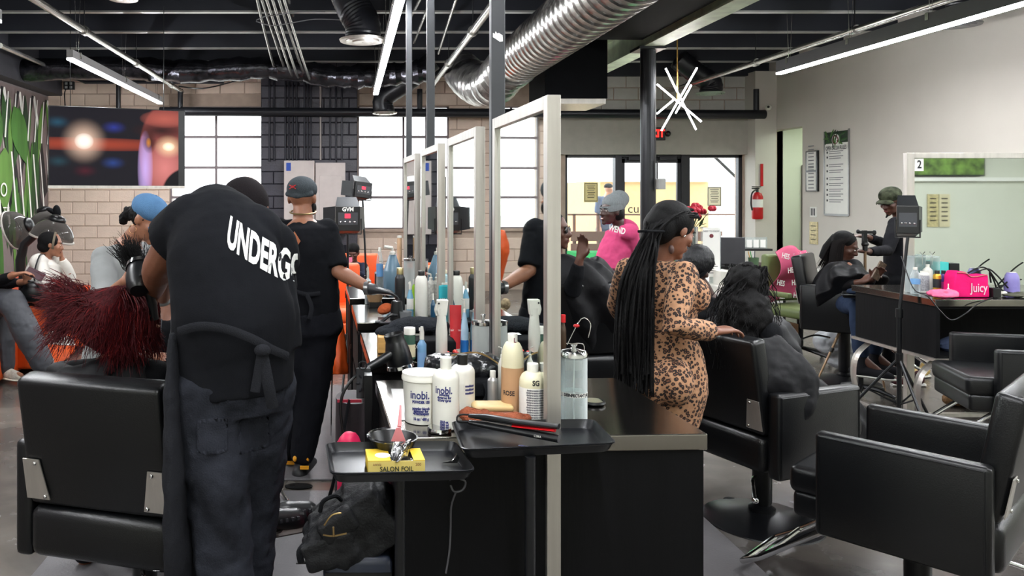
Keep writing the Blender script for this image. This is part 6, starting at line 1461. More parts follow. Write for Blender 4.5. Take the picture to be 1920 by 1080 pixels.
mk('top_flap', MB().box((-ln / 2, .0, hh), (-ln / 2 + ln * .40, .09, hh + .002)), YEL, e, smooth=False); mk('top_flap', MB().box((ln / 2 - ln * .2, .0, hh), (ln / 2, .09, hh + .002)), YEL, e, smooth=False)
mk('foil_stack', MB().box((-ln / 2 + .003, .01, .002), (ln / 2 - .003, .08, hh - .004)), mat('bright_foil', (200, 200, 200), .2, 1.0, bump=.5, bscale=60), e, smooth=False)
mk('flap_picture', MB().ell((-ln * .22, .04, hh + .002), (.02, .02, .001)), FLAT_WHITE, e)
text('lettering', 'SALON FOIL', T(.0, -.0015, .010), mat('dark_green_ink', (44, 50, 34), .6), e, .017, .9, .0003)
text('lettering', 'annie', T(-ln * .34, -.0015, .023), MATS['maroon_ink'], e, .010, 1)
text('lettering', '200', T(ln * .38, -.0015, .021), MATS['maroon_ink'], e, .010, 1)
bc = onz(738, 868, zt1); 
e = empty('tint_bowl', (X(737, 2.06), 2.06, zt1), 0, 'black tint bowl with a silver rim on the left tray behind the foil box', 'bowl')
hb_ = Z(818, 2.06) - zt1; rb = 47 * 2.06 / F
mk('bowl', MB().lathe([(.001, 0), (rb * .6, 0), (rb * .7, hb_ * .3), (rb * .95, hb_ * .92), (rb, hb_), (rb * .93, hb_), (rb * .64, hb_ * .3), (.001, hb_ * .25)], 32), BLK_PLASTIC, e)
mk('foil_rim', MB().tube([(rb * math.cos(a_), rb * math.sin(a_), hb_ + .002) for a_ in [k * PI / 14 for k in range(8, 25)]], .0035, 6), CHROME, e)
PNKB = mat('dusty_pink_plastic', (214, 130, 132), .4, var=.04)
e = empty('tint_brush', P(748, 822, 2.04), 0, 'dusty pink tint brush standing in the black bowl', 'brush')
mk('handle', MB().tube([P(751, 760, 2.08) - V(e.location), P(749, 800, 2.05) - V(e.location)], [.0028, .0055], 10), PNKB, e)
mk('brush_head', MB().prism([(-.006, .028), (.004, .028), (.018, -.008), (-.020, -.008)], .008), PNKB, e, smooth=False)
mk('foil_sheet', MB().grid(lambda s_, t_: P(738 + 34 * s_ - 8 * t_, 828 + 34 * t_ + 5 * math.sin(5 * s_), 1.975 - .03 * t_ + .012 * math.sin(6 * s_ + 2 * t_)), 12, 10), mat('crinkled_foil', (190, 190, 190), .2, 1.0, bump=.6, bscale=40), label='loose curled sheet of foil leaning on the yellow carton', cat='foil', solid=.0008)
e = empty('hair_clip', P(850, 870, 2.0), 0, 'small black and silver sectioning clip at the right of the left tray', 'clip'); e.location.z = zt1 + .004
mk('clip_jaw', MB().prism([(-.03, 0), (-.004, .006), (.008, .026), (.016, .014), (.010, 0)], .006), BLK_PLASTIC, e, smooth=False)
mk('clip_spring', MB().tube([(-.005, -.002, .006), (.004, -.002, .014), (.008, -.002, .022)], .0016, 6), CHROME, e)
# flat iron, comb on the right tray
zt2 = ZT2 - .019
a, b = V((*onz(880, 790, ZT2 + .012), ZT2 + .010)), V((*onz(1048, 818, ZT2 + .01), ZT2 + .004))
e = empty('flat_iron', (a + b) / 2, 0, 'black and red flat iron lying across the right tray', 'flat iron')
c = (a + b) / 2; dr_ = (b - a).normalized(); up = V((0, 0, 1))
mk('lower_arm', MB().tube([a - c, lerp(a, b, .2) - c, lerp(a, b, .55) - c, b - c], [(.006, .009), (.010, .014), (.010, .015), (.011, .015)], 14, side=(0, 0, 1)), BLK_PLASTIC, e)
mk('upper_arm', MB().tube([a - c + up * .018, lerp(a, b, .2) - c + up * .022, lerp(a, b, .55) - c + up * .024, b - c + up * .032], [(.005, .009), (.009, .013), (.008, .014), (.007, .014)], 14, side=(0, 0, 1)), BLK_PLASTIC, e)
mk('red_plate', MB().tube([lerp(a, b, .5) - c + up * .012, lerp(a, b, .96) - c + up * .020], [(.003, .012), (.005, .012)], 8, side=(0, 0, 1)), RED, e)
mk('power_cord', MB().tube(smoothpath([a - c, a - c + V((-.03, .02, -.004)), a - c + V((-.02, .05, .006)), a - c + V((.03, .06, .002))]), .003, 6), BLK_PLASTIC, e)
text('lettering', 'CERAMIC', Matrix.Translation(lerp(a, b, .78) - c + V((0, -.019, 0))) @ Matrix.Rotation(-math.atan2(dr_.z, dr_.x) + .14, 4, 'Y'), FLAT_WHITE, e, .008, 1)
e = empty('tail_comb', (*onz(992, 835, zt2 + .002), zt2 + .003), 0, 'small lilac plastic comb tip on the right tray', 'comb')
mk('comb', MB().prism([(-.028, .0), (-.02, 0), (.012, -.03), (.022, -.03), (.004, -.012)], .002, Matrix.Rotation(-PI / 2, 4, 'X')), mat('lilac_plastic', (150, 156, 206), .4), e, smooth=False)
mk('cord_loop', MB().tube(smoothpath([P(843, 900, 2.17), P(852, 896, 2.16), P(872, 902, 2.16), P(868, 918, 2.16), P(852, 922, 2.16), P(845, 910, 2.165)]), .003, 6).tube(smoothpath([P(855, 922, 2.165), P(846, 950, 2.17), P(845, 985, 2.17), P(843, 1030, 2.17), P(836, 1075, 2.17)]), .0025, 6), mat('grey_cable', (84, 84, 88), .5), label='thin looped cable hanging down the near black cabinet face', cat='cable')

# --- second station, left side
e = item('hair_dryer', 'black hair dryer standing nose up on the second station', 'hair dryer', 752, 3.08)
s_ = 3.08 / F; R0 = Matrix.Rotation(-.22, 4, 'Y')
mk('barrel', MB().lathe([(.001, 0), (24 * s_, .002), (25 * s_, 12 * s_), (23 * s_, 34 * s_), (19 * s_, 50 * s_), (18 * s_, 52 * s_), (19 * s_, 64 * s_), (17 * s_, 66 * s_), (15 * s_, 60 * s_), (.001, 58 * s_)], 28, R0), BLK_PLASTIC, e)
mk('chrome_ring', MB().lathe([(25 * s_, 0), (27 * s_, .002), (26 * s_, 7 * s_), (24.5 * s_, 8 * s_)], 28, R0), CHROME, e)
mk('handle', MB().tube([(-.03, -.02, 30 * s_), (-.09, -.05, 16 * s_), (-.14, -.07, 5 * s_)], [.019, .018, .016], 14), BLK_PLASTIC, e)
mk('power_cord', MB().tube(smoothpath([(-.14, -.07, .01), (-.20, -.09, -.03), (-.24, -.10, -.12), (-.22, -.1, -.3), (-.21, -.1, -.5), (-.20, -.1, -.7)]), .006, 8), BLK_PLASTIC, e)
BLUEL = mat('pale_blue_liquid', (120, 166, 206), .3, var=.05)
bottle('spray_bottle', 'small pale blue spray bottle with clear cap beside the hair dryer', 791, 17, 612, 3.02, BLUEL, shoulder=.85, spray=True, caph=.28, band=(.1, .6), bandm=mat('blue_label_pale', (130, 170, 214), .5), capw=.5)
e = item('trigger_sprayer', 'tall white continuous trigger spray bottle on the second station', 'spray bottle', 828, 3.02)
h = Z(562, 3.02) - CT; s_ = 3.02 / F
mk('body', MB().lathe([(.001, 0), (10.5 * s_, 0), (11 * s_, .004), (11 * s_, h * .55), (8.5 * s_, h * .74), (8.5 * s_, h * .88)], 24), WHITE_P, e)
mk('spray_head', MB().prism([(-9 * s_, h), (12 * s_, h), (10 * s_, h * .84), (8.5 * s_, h * .78), (-7 * s_, h * .78), (-10 * s_, h * .86)], .03, T(0, -.015, 0)), WHITE_P, e, smooth=False, bevel=.003)
mk('trigger', MB().tube(smoothpath([(-8 * s_, 0, h * .94), (-11 * s_, 0, h * .86), (-8 * s_, 0, h * .78)]), .006, 8), WHITE_P, e)
mk('nozzle', MB().ell((-6 * s_, -.016, h * .955), (.004, .003, .004)), INK, e)
def tube_std(label, cx, d, wpx, ytop, m, txt): 
    e = item('squeeze_tube', label, 'tube', cx, d); h = Z(ytop, d) - CT; r = wpx * d / F / 2
    mk('tube_body', MB().tube([(0, 0, h * .12), (0, 0, h * .5), (0, 0, h * .96), (0, 0, h)], [(r * .8, r * .8), (r * .95, r * .6), (r * 1.0, .002), (r * 1.0, .002)], 20, side=(1, 0, 0)), m, e)
    mk('cap', MB().lathe([(.001, 0), (r * .8, 0), (r * .8, h * .12), (.001, h * .12)], 20), WHITE_P, e)
    text('lettering', txt, T(0, -r * .55, h * .5), FLAT_WHITE, e, .016, .8)
tube_std('red squeeze tube standing beside the white trigger sprayer', 854, 3.35, 22, 572, mat('coral_red_tube', (206, 52, 58), .4), 'hair repair')
bottle('pump_bottle', 'clear pump bottle with blue label right of the red tube', 871, 15, 560, 3.4, mat('clear_blue_bottle', (170, 205, 225), .2), shoulder=.6, pump=True, caph=.25, band=(.0, .3), bandm=mat('bright_blue_label', (40, 120, 200), .5))
def canister(cx, d, wpx, yt, yl, label):
    e = item('canister', label, 'canister', cx, d); s_ = d / F; r = wpx / 2 * s_; h = Z(yl, d) - CT; ht = Z(yt, d) - CT
    mk('glass_body', MB().lathe([(.001, 0), (r, 0), (r, h), (r * .95, h), (r * .95, .006), (.001, .006)], 32), glass('frosted_clear', (235, 238, 236), .32, .25), e)
    mk('lid', MB().lathe([(r * 1.03, h - .008), (r * 1.03, h + .004), (r * .5, h + .008), (.001, h + .009)], 32), CHROME, e)
    mk('knob', MB().lathe([(r * .12, h + .006), (r * .10, h + (ht - h) * .4), (r * .27, ht), (.001, ht)], 20), CHROME, e)
    mk('cotton_swabs', MB().ell((0, 0, h * .4), (r * .8, r * .8, h * .36)), mat('pale_cotton', (176, 176, 172), .9, bump=.8, bscale=90), e)
canister(906, 3.0, 42, 588, 604, 'clear round canister with chrome lid on the second station, left one')
canister(948, 3.0, 42, 588, 603, 'clear round canister with chrome lid touching the near mirror')
e = empty('leather_pouch', (X(872, 2.72), 2.72, CT), 0, 'shiny crinkled black leather pouch with gold zip on the near station', 'bag')
mb = MB().ell((-.02, .03, .07), (.13, .09, .055)).ell((.06, .04, .075), (.09, .08, .05)).ell((-.09, .02, .09), (.05, .07, .035))
blob('pouch_body', mb, mat('crinkled_patent', (26, 27, 30), .25, var=.2, bump=1.0, bscale=25), e, .007, 3, .02, .04, world=False)
mk('zip', MB().tube(smoothpath([(-.05, -.01, .125), (.04, -.01, .135), (.11, -.02, .10), (.14, -.03, .05)]), .003, 6), mat('gold_zip', (190, 160, 110), .3, 1.0), e)
e = empty('black_bag', (X(868, 2.68), 2.68, CT), 0, 'matte black tool bag with a strap under the crinkled pouch', 'bag')
blob('bag_body', MB().box((-.11, -.05, 0), (.10, .14, .055)).ell((-.08, .0, .04), (.08, .07, .04)), BLK_CLOTH, e, .008, 4, .006, .05, world=False)
mk('strap', MB().tube(smoothpath([(.07, -.06, .05), (.075, -.085, 0.02), (.05, -.10, -.02), (.03, -.09, -.03)]), [(.012, .003)] * 13, 6, side=(1, 0, 0)), BLK_CLOTH, e)
e = empty('red_wrapper', (X(852, 3.0), 3.0, CT), 0, 'crumpled red and white wrapper under the red tube', 'wrapper')
mb = MB()
for k in range(9): r0 = random.Random(k); mb.ell((r0.uniform(-.06, .06), r0.uniform(-.03, .03), .03 + r0.uniform(0, .04)), (.03, .02, .012), Matrix.Rotation(r0.uniform(-1, 1), 3, 'Y'))
blob('wrapper', mb, mat('red_white_plastic', (206, 50, 44), .35, var=.7, nscale=40), e, .005, 1, .01, .02, world=False)
e = empty('folded_towel', (X(775, 3.5), 3.5, CT), 0, 'folded charcoal towel draped over boxes on the second station', 'towel')
blob('towel_cloth', MB().ell((.03, 0, .10), (.14, .12, .035)).ell((-.09, -.03, .075), (.09, .08, .03)).ell((.1, 0, .07), (.06, .1, .05)), mat('charcoal_towel', (34, 37, 42), .95, var=.2, bump=.8, bscale=140), e, .008, 3, .014, .05, world=False)
mk('wooden_box', MB().box((X(708, 3.42), 3.36, CT), (X(730, 3.42), 3.5, CT + .07)), mat('pale_wood', (196, 150, 84), .6, var=.15, stretch=(1, 8, 8)), smooth=False, bevel=.003, label='small pale wooden box under the charcoal towel', cat='box')
e = empty('black_case', (X(800, 3.3), 3.3, CT), 0, 'black zip case with small white letters behind the blue spray bottle', 'case')
mk('case_body', MB().box((-.09, -.05, 0), (.12, .09, .075)), BLK_CLOTH, e, bevel=.012, auto=0)
text('lettering', 'ZOC', T(-.04, -.052, .05), FLAT_WHITE, e, .022, 1)
bottle('jar', 'green label jar between the hair dryer and the black case', 768, 22, 614, 3.25, mat('green_jar', (38, 74, 58), .4), cat='jar', shoulder=.95, neck=.9, caph=.2, band=(.1, .6), bandm=mat('cream_print', (206, 196, 162)))
# --- third station onwards
def can(cx, d, w_, yt, label, m, capm=None, **k): return bottle('spray_can', label, cx, w_, yt, d, m, cat='can', shoulder=.92, neck=.6, caph=.12, capm=capm or BLK_PLASTIC, **k)
mk('clipper_tray', MB().box((X(710, 4.14), 4.12, CT), (X(815, 4.14), 4.30, CT + .012)), TRAYM, smooth=False, bevel=.004, label='steel edged black tray under the clippers on the third station', cat='tray')
e = item('cordless_trimmer', 'glossy black tapered trimmer cradle on the third station', 'trimmer', 744, 4.2, CT + .013)
mk('body', MB().lathe([(.001, 0), (.038, 0), (.036, .03), (.028, .10), (.02, .105), (.001, .105)], 24), BLK_PLASTIC, e)
mk('cord', MB().tube(smoothpath([(.0, -.04, .03), (-.04, -.05, .03), (-.08, -.05, .0), (-.12, -.05, -.005)]), .008, 8), BLK_PLASTIC, e)
can(750, 4.32, 19, 502, 'tall black aerosol can with gold collar near the gloved hand', mat('black_can', (30, 30, 32), .35), capm=mat('gold_collar', (190, 176, 130), .3, .8))
bottle('gel_bottle', 'white oval bottle with black cap and dark square label', 790, 25, 508, 4.25, WHITE_P, shoulder=.76, neck=.45, caph=.09, capm=BLK_PLASTIC, dome=True, txt=[])
e = item('label_square', 'x', 'label', 784, 4.2)
COL.objects.unlink(e); bpy.data.objects.remove(e)
bottle('cleanser_bottle', 'clear bottle of blue liquid with a small red square label', 769, 13, 528, 4.28, mat('two_tone_blue', (120, 175, 205), .25), shoulder=.72, spray=True, caph=.2, band=(.35, .7), bandm=FLAT_WHITE)
bottle('teal_bottle', 'bright teal squared bottle with white vertical lettering', 835, 25, 530, 4.2, mat('teal_plastic', (38, 166, 178), .4, var=.04), shoulder=.96, neck=.5, caph=.04, sq=.6, txt=[('OCEANO', .6, .022, .0, FLAT_WHITE)])
bottle('pump_bottle', 'white pump bottle with grey ribbed sleeve beside the oval bottle', 808, 18, 512, 4.45, mat('speckled_sleeve', (186, 184, 176), .7, var=.3, nscale=80), pump=True, caph=.15, shoulder=.9)
bottle('clear_jar', 'clear square sided jar of pale blue liquid behind the teal bottle', 828, 26, 506, 4.7, mat('pale_aqua', (176, 210, 214), .2), cat='jar', shoulder=.95, neck=.7, caph=.08, capm=CREAM_P)
for k, (cx, d, lb) in enumerate(((863, 4.2, 'teal filled glass jar with chrome lid before the third mirror post'),)):
    e = item('barber_jar', lb, 'jar', cx, d); h = Z(540, d) - CT; r = 16 * d / F
    mk('glass_body', MB().lathe([(.001, 0), (r, 0), (r, h), (r * .95, h), (r * .95, .004), (.001, .004)], 28), JAR, e)
    mk('liquid', MB().lathe([(.001, .005), (r * .93, .005), (r * .93, h * .62), (.001, h * .62)], 28), mat('teal_liquid', (36, 120, 134), .15), e)
    mk('lid', MB().lathe([(r * 1.05, h), (r, h + .008), (r * .2, h + .012), (r * .15, h + .02), (r * .3, h + .03), (.001, h + .032)], 24), CHROME, e)
bottle('oil_bottle', 'small clear bottle of yellow green oil with white cap', 886, 15, 562, 3.45, mat('yellow_green_oil', (176, 186, 120), .2), shoulder=.7, dome=True, caph=.14, neck=.3)
bottle('jug', 'gallon jug of blue grey liquid with pump behind the gloved hand', 736, 35, 462, 5.3, mat('blue_grey_liquid', (96, 124, 142), .25, var=.05), cat='jug', shoulder=.62, neck=.3, pump=True, caph=.16, sq=.7)
bottle('water_bottle', 'clear water bottle with white cap behind the jug', 712, 13, 464, 5.45, JAR, cat='bottle', shoulder=.75, neck=.4, caph=.08, band=(.4, .7), bandm=mat('blue_water_label', (110, 160, 210), .5))
bottle('foam_bottle', 'white foam pump bottle left of the jug', 690, 12, 500, 4.9, mat('clear_white_bottle', (214, 224, 226), .2), pump=False, spray=True, caph=.3, shoulder=.9)
canister(770, 5.25, 26, 480, 486, 'tall clear canister of white wipes beside the jug')
bottle('pump_bottle', 'pale pink pump bottle behind the tall canister', 745, 10, 455, 5.8, mat('pale_pink_bottle', (214, 190, 206), .4), pump=True, caph=.25)
e = item('tissue_pack', 'open paper pack of tan cloths on the farthest station', 'packet', 728, 5.75, CT + .12)
mk('black_bin', MB().box((-.1, -.06, -.12), (.1, .1, -.005)), BLK_PLASTIC, e, smooth=False, bevel=.01)
mk('paper', MB().ell((0, 0, .025), (.09, .05, .022), Matrix.Rotation(.15, 3, 'Y')), mat('tan_paper', (206, 160, 126), .8, var=.2), e)
bottle('round_box', 'small peach round box on top of the black bin', 749, 9, 442, 5.75, mat('peach_box', (214, 176, 140), .6), cat='box', z=CT + .12, shoulder=.98, neck=.9, caph=.05)
mk('brush_bowl', MB().lathe([(.001, 0), (.04, 0), (.055, .05), (.05, .05), (.036, .006), (.001, .006)], 24, T(X(703, 4.8), 4.8, CT + .03)), mat('tan_bowl', (196, 160, 120), .6), label='small tan bowl on a dark block by the gloved hand', cat='bowl')
mk('black_block', MB().box((X(692, 4.8), 4.74, CT), (X(716, 4.8), 4.86, CT + .03)), BLK_PLASTIC, smooth=False, label='low black block under the small tan bowl', cat='box')
bottle('lime_tube', 'small lime green capped tube beside the oval white bottle', 776, 7, 524, 4.6, mat('lime_green', (150, 200, 40), .4), cat='tube', shoulder=.9)
e = item('black_round_container', 'round black container with chrome band between the mirrors', 'container', 812, 4.75)
h = Z(500, 4.75) - CT; r = 15 * 4.75 / F
mk('container', MB().lathe([(.001, 0), (r, 0), (r, h * .9), (r * .9, h), (.001, h)], 28), BLK_PLASTIC, e); mk('chrome_band', MB().lathe([(r * 1.02, h * .8), (r * 1.02, h * .88)], 28), CHROME, e)
bottle('small_bottle', 'white bottle with blue cap beside the round black container', 829, 11, 502, 4.85, WHITE_P, caph=.2, capm=mat('royal_blue_cap', (30, 70, 190), .4), capw=.8)
mk('orange_towel', MB().ell((X(722, 4.35), 4.35, CT + .05), (.045, .04, .03), Matrix.Rotation(-.4, 3, 'Y')), mat('rust_cloth', (200, 100, 60), .9, bump=.8, bscale=60), label='small rust orange cloth on a grey cup by the trimmer', cat='cloth')
mk('grey_cup', MB().lathe([(.001, 0), (.03, 0), (.036, .05), (.032, .05), (.001, .01)], 20, T(X(760, 4.18), 4.18, CT + .012)), mat('grey_plastic_cup', (110, 112, 114), .5), label='small grey plastic cup right of the trimmer', cat='cup')
# right half products behind the leopard dress / mirror side
bottle('spray_bottle', 'slim dark blue sprayer leaning before the teal bottle', 812, 9, 550, 4.12, mat('dark_blue_bottle', (28, 70, 96), .3), spray=True, caph=.2)
# ------------------------------------------------------------------ things beside the island, on the floor
def tripod(root, x, y, h0, hub, spread, m, ang0=.4, r=.010, n=3, feet=True):
    for k in range(n):
        a = ang0 + k * 2 * PI / n
        ft = (x + spread * math.cos(a), y + spread * math.sin(a), .012)
        lg = mk('leg', MB().tube([(x, y, hub), ft], r, 8), m, root, True)
        mid = V((x, y, hub)).lerp(V(ft), .5)
        mk('brace', MB().tube([(x, y, hub * .35), tuple(mid)], r * .6, 6), m, lg)
        mk('rubber_foot', MB().ell(ft, (.014, .014, .012), seg=8, rings=6), BLK_PLASTIC, lg)
def led_panel(px, py, d, wpx, hpx, stand_px, yaw, label, front=False, hub=.45, spread=.42, tilt=0.0, doors=(0, 1, 2, 3), display=True):
    c = P(px, py, d); sx_ = X(stand_px, d)
    root = empty('light_stand', (sx_, d, 0), 0, label, 'studio light')
    w_, h_ = wpx * d / F / 2, hpx * d / F / 2
    R = Matrix.Translation(c) @ Matrix.Rotation(yaw, 4, 'Z') @ Matrix.Rotation(tilt, 4, 'Y')
    pn = mk('panel', xf(MB().box((-w_, -.02, -h_), (w_, .02, h_)), R), BLK_PLASTIC, root, True, smooth=False, bevel=.005)
    mk('glowing_face', xf(MB().box((-w_ * .92, .021, -h_ * .9), (w_ * .92, .024, h_ * .9)), R), mat('panel_light_glow', (255, 250, 240), .5, var=0, emit=((255, 246, 232), 6)), root, True, smooth=False)
    mk('control_plate', xf(MB().box((-w_ * .8, -.024, -h_ * .5), (w_ * .8, -.02, h_ * .5)), R), mat('dark_grey_plate', (56, 58, 62), .5), pn, smooth=False)
    if display: mk('display', xf(MB().box((-w_ * .25, -.026, h_ * .05), (w_ * .2, -.024, h_ * .4)), R), mat('red_display', (120, 20, 30), .5, emit=((255, 40, 60), 1.0)), pn, smooth=False)
    for k in range(4): mk('dial', xf(MB().ell((-w_ * .6 + k * w_ * .38, -.026, -h_ * .25), (.008, .006, .008), seg=10, rings=6), R), CHROME, pn)
    fl = [((-w_, .02, h_), (w_, .02, h_), (w_ * .8, .10, h_ * 1.75), (-w_ * .8, .10, h_ * 1.75)), ((-w_, .02, -h_), (-w_, .02, h_), (-w_ * 1.95, .10, h_ * .9), (-w_ * 1.95, .10, -h_ * .9)),
          ((w_, .02, -h_), (w_, .02, h_), (w_ * 1.5, .16, h_ * .9), (w_ * 1.5, .16, -h_ * .9)), ((-w_, .02, -h_), (w_, .02, -h_), (w_ * .8, .14, -h_ * 1.3), (-w_ * .8, .14, -h_ * 1.3))]
    for q_ in [fl[i_] for i_ in doors]: mk('barn_door', xf(MB().add(q_, [(0, 1, 2, 3)]), R), mat('barn_door_black', (44, 46, 48), .4, .3), root, True, smooth=False, solid=.003)
    mk('yoke', xf(MB().tube([(-w_ * 1.1, 0, 0), (-w_ * 1.1, 0, -h_ * 1.25), (w_ * 1.1, 0, -h_ * 1.25), (w_ * 1.1, 0, 0)], .006, 6), R), BLK_METAL, root, True)
    mk('pole', MB().tube([(sx_, d, .15), (sx_, d, .8)], .015, 12).tube([(sx_, d, .8), (c.x, d, c.z - h_ * 1.25)], .010, 12), BLK_METAL, root, True)
    mk('collar', MB().tube([(sx_, d, .78), (sx_, d, .84)], .022, 12).tube([(sx_, d, hub - .03), (sx_, d, hub + .03)], .024, 12), BLK_PLASTIC, root, True)
    tripod(root, sx_, d, 0, hub, spread, BLK_METAL)
    return root, R, w_, h_
r_, R, w_, h_ = led_panel(652, 410, 6.4, 46, 46, 652, .08, 'studio light panel with red display on a stand left of the mirrors')
text('lettering', 'GVM', R @ T(0, -.025, h_ * .75), FLAT_WHITE, r_, .045, 1, .002, world=True)
led_panel(680, 356, 7.6, 36, 30, 687, .5, 'second studio light panel tilted down behind the first', tilt=.12)
led_panel(1702, 412, 5.36, 34, 52, 1686, -.55, 'studio light with open barn doors before the right mirror post', hub=.50, spread=.36, doors=(0, 2, 3), display=False)
# camera tripod with phone clamp
root = empty('camera_tripod', (X(1622, 6.7), 6.7, 0), 0, 'bronze legged tripod with a phone clamp in front of the stylist', 'tripod')
BRZ = mat('bronze_anodised', (150, 124, 98), .35, .6, var=.05); x_, y_ = X(1622, 6.7), 6.7
zc = Z(520, 6.7)
mk('centre_column', MB().tube([(x_, y_, zc - .25), (x_, y_, Z(455, 6.7))], .011, 12), BRZ, root, True)
for (px_, d_) in ((1532, 6.75), (1660, 6.35), (1650, 7.2)):
    ft = V((X(px_, d_), d_, .01)); a0 = V((x_, y_, zc))
    lg = mk('leg', MB().tube([a0, a0.lerp(ft, .38), a0.lerp(ft, .7), ft], [.014, .012, .010, .007], 10), BRZ, root, True)
    for t_ in (.38, .7): mk('leg_lock', MB().tube([a0.lerp(ft, t_ - .02), a0.lerp(ft, t_ + .02)], .018, 10), BLK_PLASTIC, lg)
    mk('spreader', MB().tube([(x_, y_, zc - .22), a0.lerp(ft, .25)], .006, 6), BRZ, lg)
mk('tripod_head', MB().tube([(x_, y_, Z(470, 6.7)), (x_, y_, Z(448, 6.7))], .02, 12).ell((x_, y_, Z(458, 6.7)), (.03, .03, .02)), BLK_PLASTIC, root, True)
mk('phone_clamp', MB().box((x_ - .02, y_ - .015, Z(462, 6.7)), (x_ + .01, y_ + .015, Z(432, 6.7))).box((x_ - .06, y_ - .02, Z(438, 6.7)), (x_ + .08, y_ + .02, Z(433, 6.7))).ell((x_ - .06, y_, Z(434, 6.7)), (.014, .02, .02)).ell((x_ + .08, y_, Z(436, 6.7)), (.014, .02, .024)), BLK_PLASTIC, root, True)
# tray stand near the seated client
a_ = [onz(1580, 556, 1.0), onz(1658, 556, 1.0), onz(1652, 544, 1.0), onz(1582, 544, 1.0)]
dd = 6.22; zt3 = Z(550, dd)
tray('tray_stand', 'black tray on a wheeled stand with a dark cloth by the bronze tripod', [(X(1578, dd - .12), dd - .12), (X(1660, dd - .12), dd - .12), (X(1658, dd + .14), dd + .14), (X(1580, dd + .14), dd + .14)], zt3, (X(1614, dd), dd))
e = empty('dark_cloth', (X(1616, dd), dd, zt3 - .02), 0, 'dark blue rumpled cloth lying on the far tray stand', 'cloth')
blob('cloth', MB().ell((0, 0, .03), (.12, .08, .025)).ell((.05, 0, .045), (.06, .05, .02)).ell((-.06, 0, .04), (.05, .06, .02)), mat('navy_denim_cloth', (34, 44, 62), .95, var=.2), e, .009, 2, .015, .04, world=False)
# ---- items on the right counter (behind is the mirror)
def rz(): return CT
bottle('water_bottle', 'clear water bottle with white cap at the left end of the right counter', 1716, 16, 501, 5.42, JAR, shoulder=.75, neck=.4, caph=.08, band=(.4, .62), bandm=mat('blue_water_label'  , (110, 160, 210), .5))
e = item('acrylic_organizer', 'clear acrylic organizer standing against the right mirror', 'organizer', 1735, 5.45)
mk('walls', MB().box((-.08, 0, 0), (-.076, .09, .26)).box((.1, 0, 0), (.104, .09, .26)).box((-.08, .086, 0), (.104, .09, .26)).box((-.08, 0, .25), (.104, .09, .256)), MATS['acrylic'], e, smooth=False)
for k in (-.02, .05): mk('heart_clip', MB().tube([(k - .018, 0, .29), (k, 0, .272), (k + .018, 0, .29)], .004, 6).tube([(k, 0, .2), (k, 0, .272)], .002, 5), CHROME, e)
mk('inner_bottle', MB().lathe([(.001, .01), (.03, .01), (.03, .16), (.012, .18), (.012, .2), (.001, .2)], 18, T(.05, .045, 0)), WHITE_P, e)
bottle('carton', 'white printed bottle with dense grey text behind the water bottle', 1733, 20, 508, 5.48, FLAT_WHITE, cat='bottle', shoulder=.95, neck=.7, caph=.06, sq=.5, band=(.1, .85), bandm=mat('grey_text_label', (170, 170, 174), .7, var=.4, nscale=120))
can(1757, 5.35, 13, 507, 'gold aerosol can with black cap on the right counter', mat('gold_can', (206, 160, 60), .3, .7), band=(.35, .75), bandm=INK)
can(1769, 5.38, 11, 507, 'purple and orange aerosol can beside the gold can', mat('purple_can', (70, 40, 120), .35), band=(.2, .6), bandm=mat('magenta_label', (190, 50, 140), .5))
can(1778, 5.42, 9, 518, 'slim dark bottle with red label next to the pink bag', mat('dark_red_can', (90, 20, 36), .35))
mk('teal_box', MB().box((X(1752, 5.5), 5.47, CT), (X(1773, 5.5), 5.53, Z(491, 5.5))), mat('aqua_carton', (70, 196, 190), .6, var=.05), smooth=False, bevel=.002, label='bright aqua carton behind the aerosol cans', cat='box')
mk('black_box', MB().box((X(1773, 5.5), 5.46, CT), (X(1791, 5.5), 5.53, Z(493, 5.5))), BLK_PLASTIC, smooth=False, bevel=.002, label='tall black carton behind the aerosol cans', cat='box')
bottle('dropper', 'tiny white dropper bottle between the cans and the pink bag', 1778, 8, 532, 5.25, WHITE_P, shoulder=.6, neck=.2, caph=.3)
HP = mat('hot_pink_velour', (232, 30, 112), .75, var=.08, bump=.2, bscale=200)
e = empty('pink_pouch', (X(1817, 5.24), 5.24, CT), 0, 'hot pink velour pouch with silver script lettering', 'bag')
hw = 34 * 5.24 / F; hh = Z(508, 5.24) - CT
prof = [(-hw, 0), (hw, 0), (hw * 1.0, hh * .3), (hw * .92, hh * .88), (hw * .2, hh * .82), (-.1 * hw, hh * .80), (-hw * .3, hh * .98), (-hw * .75, hh), (-hw * .9, hh * .8)]
blob('pouch_body', MB().prism(prof, .10, T(0, -.02, 0)), HP, e, .006, 5, .006, .05, world=False)
mk('zip', MB().tube(smoothpath([(-hw * .8, -.022, hh * .95), (-hw * .3, -.024, hh * .92), (0, -.024, hh * .78), (hw * .85, -.022, hh * .86)]), .0035, 6), mat('salmon_zip', (190, 100, 96), .5), e)
text('script_lettering', 'Juicy', T(hw * .38, -.026, hh * .36), mat('silver_thread', (224, 190, 204), .4), e, .085, .72, .001)
e = empty('pink_cloth', (X(1767, 5.2), 5.2, CT), 0, 'folded light pink cloth bundle left of the pink pouch', 'cloth')
blob('cloth', MB().ell((-.03, 0, .03), (.07, .05, .028)).ell((.05, 0, .03), (.05, .045, .028)).ell((0, -.03, .018), (.09, .03, .016)).ell((-.02, -.02, .045), (.04, .03, .016)), mat('light_pink_velour', (238, 112, 150), .85), e, .006, 2, .014, .03, world=False)
bottle('lilac_jar', 'lilac oval dryer cap holder among black cords', 1897, 24, 510, 5.4, mat('lilac_shell', (140, 130, 196), .3), cat='jar', shoulder=.5, dome=True, caph=.02, neck=.5)
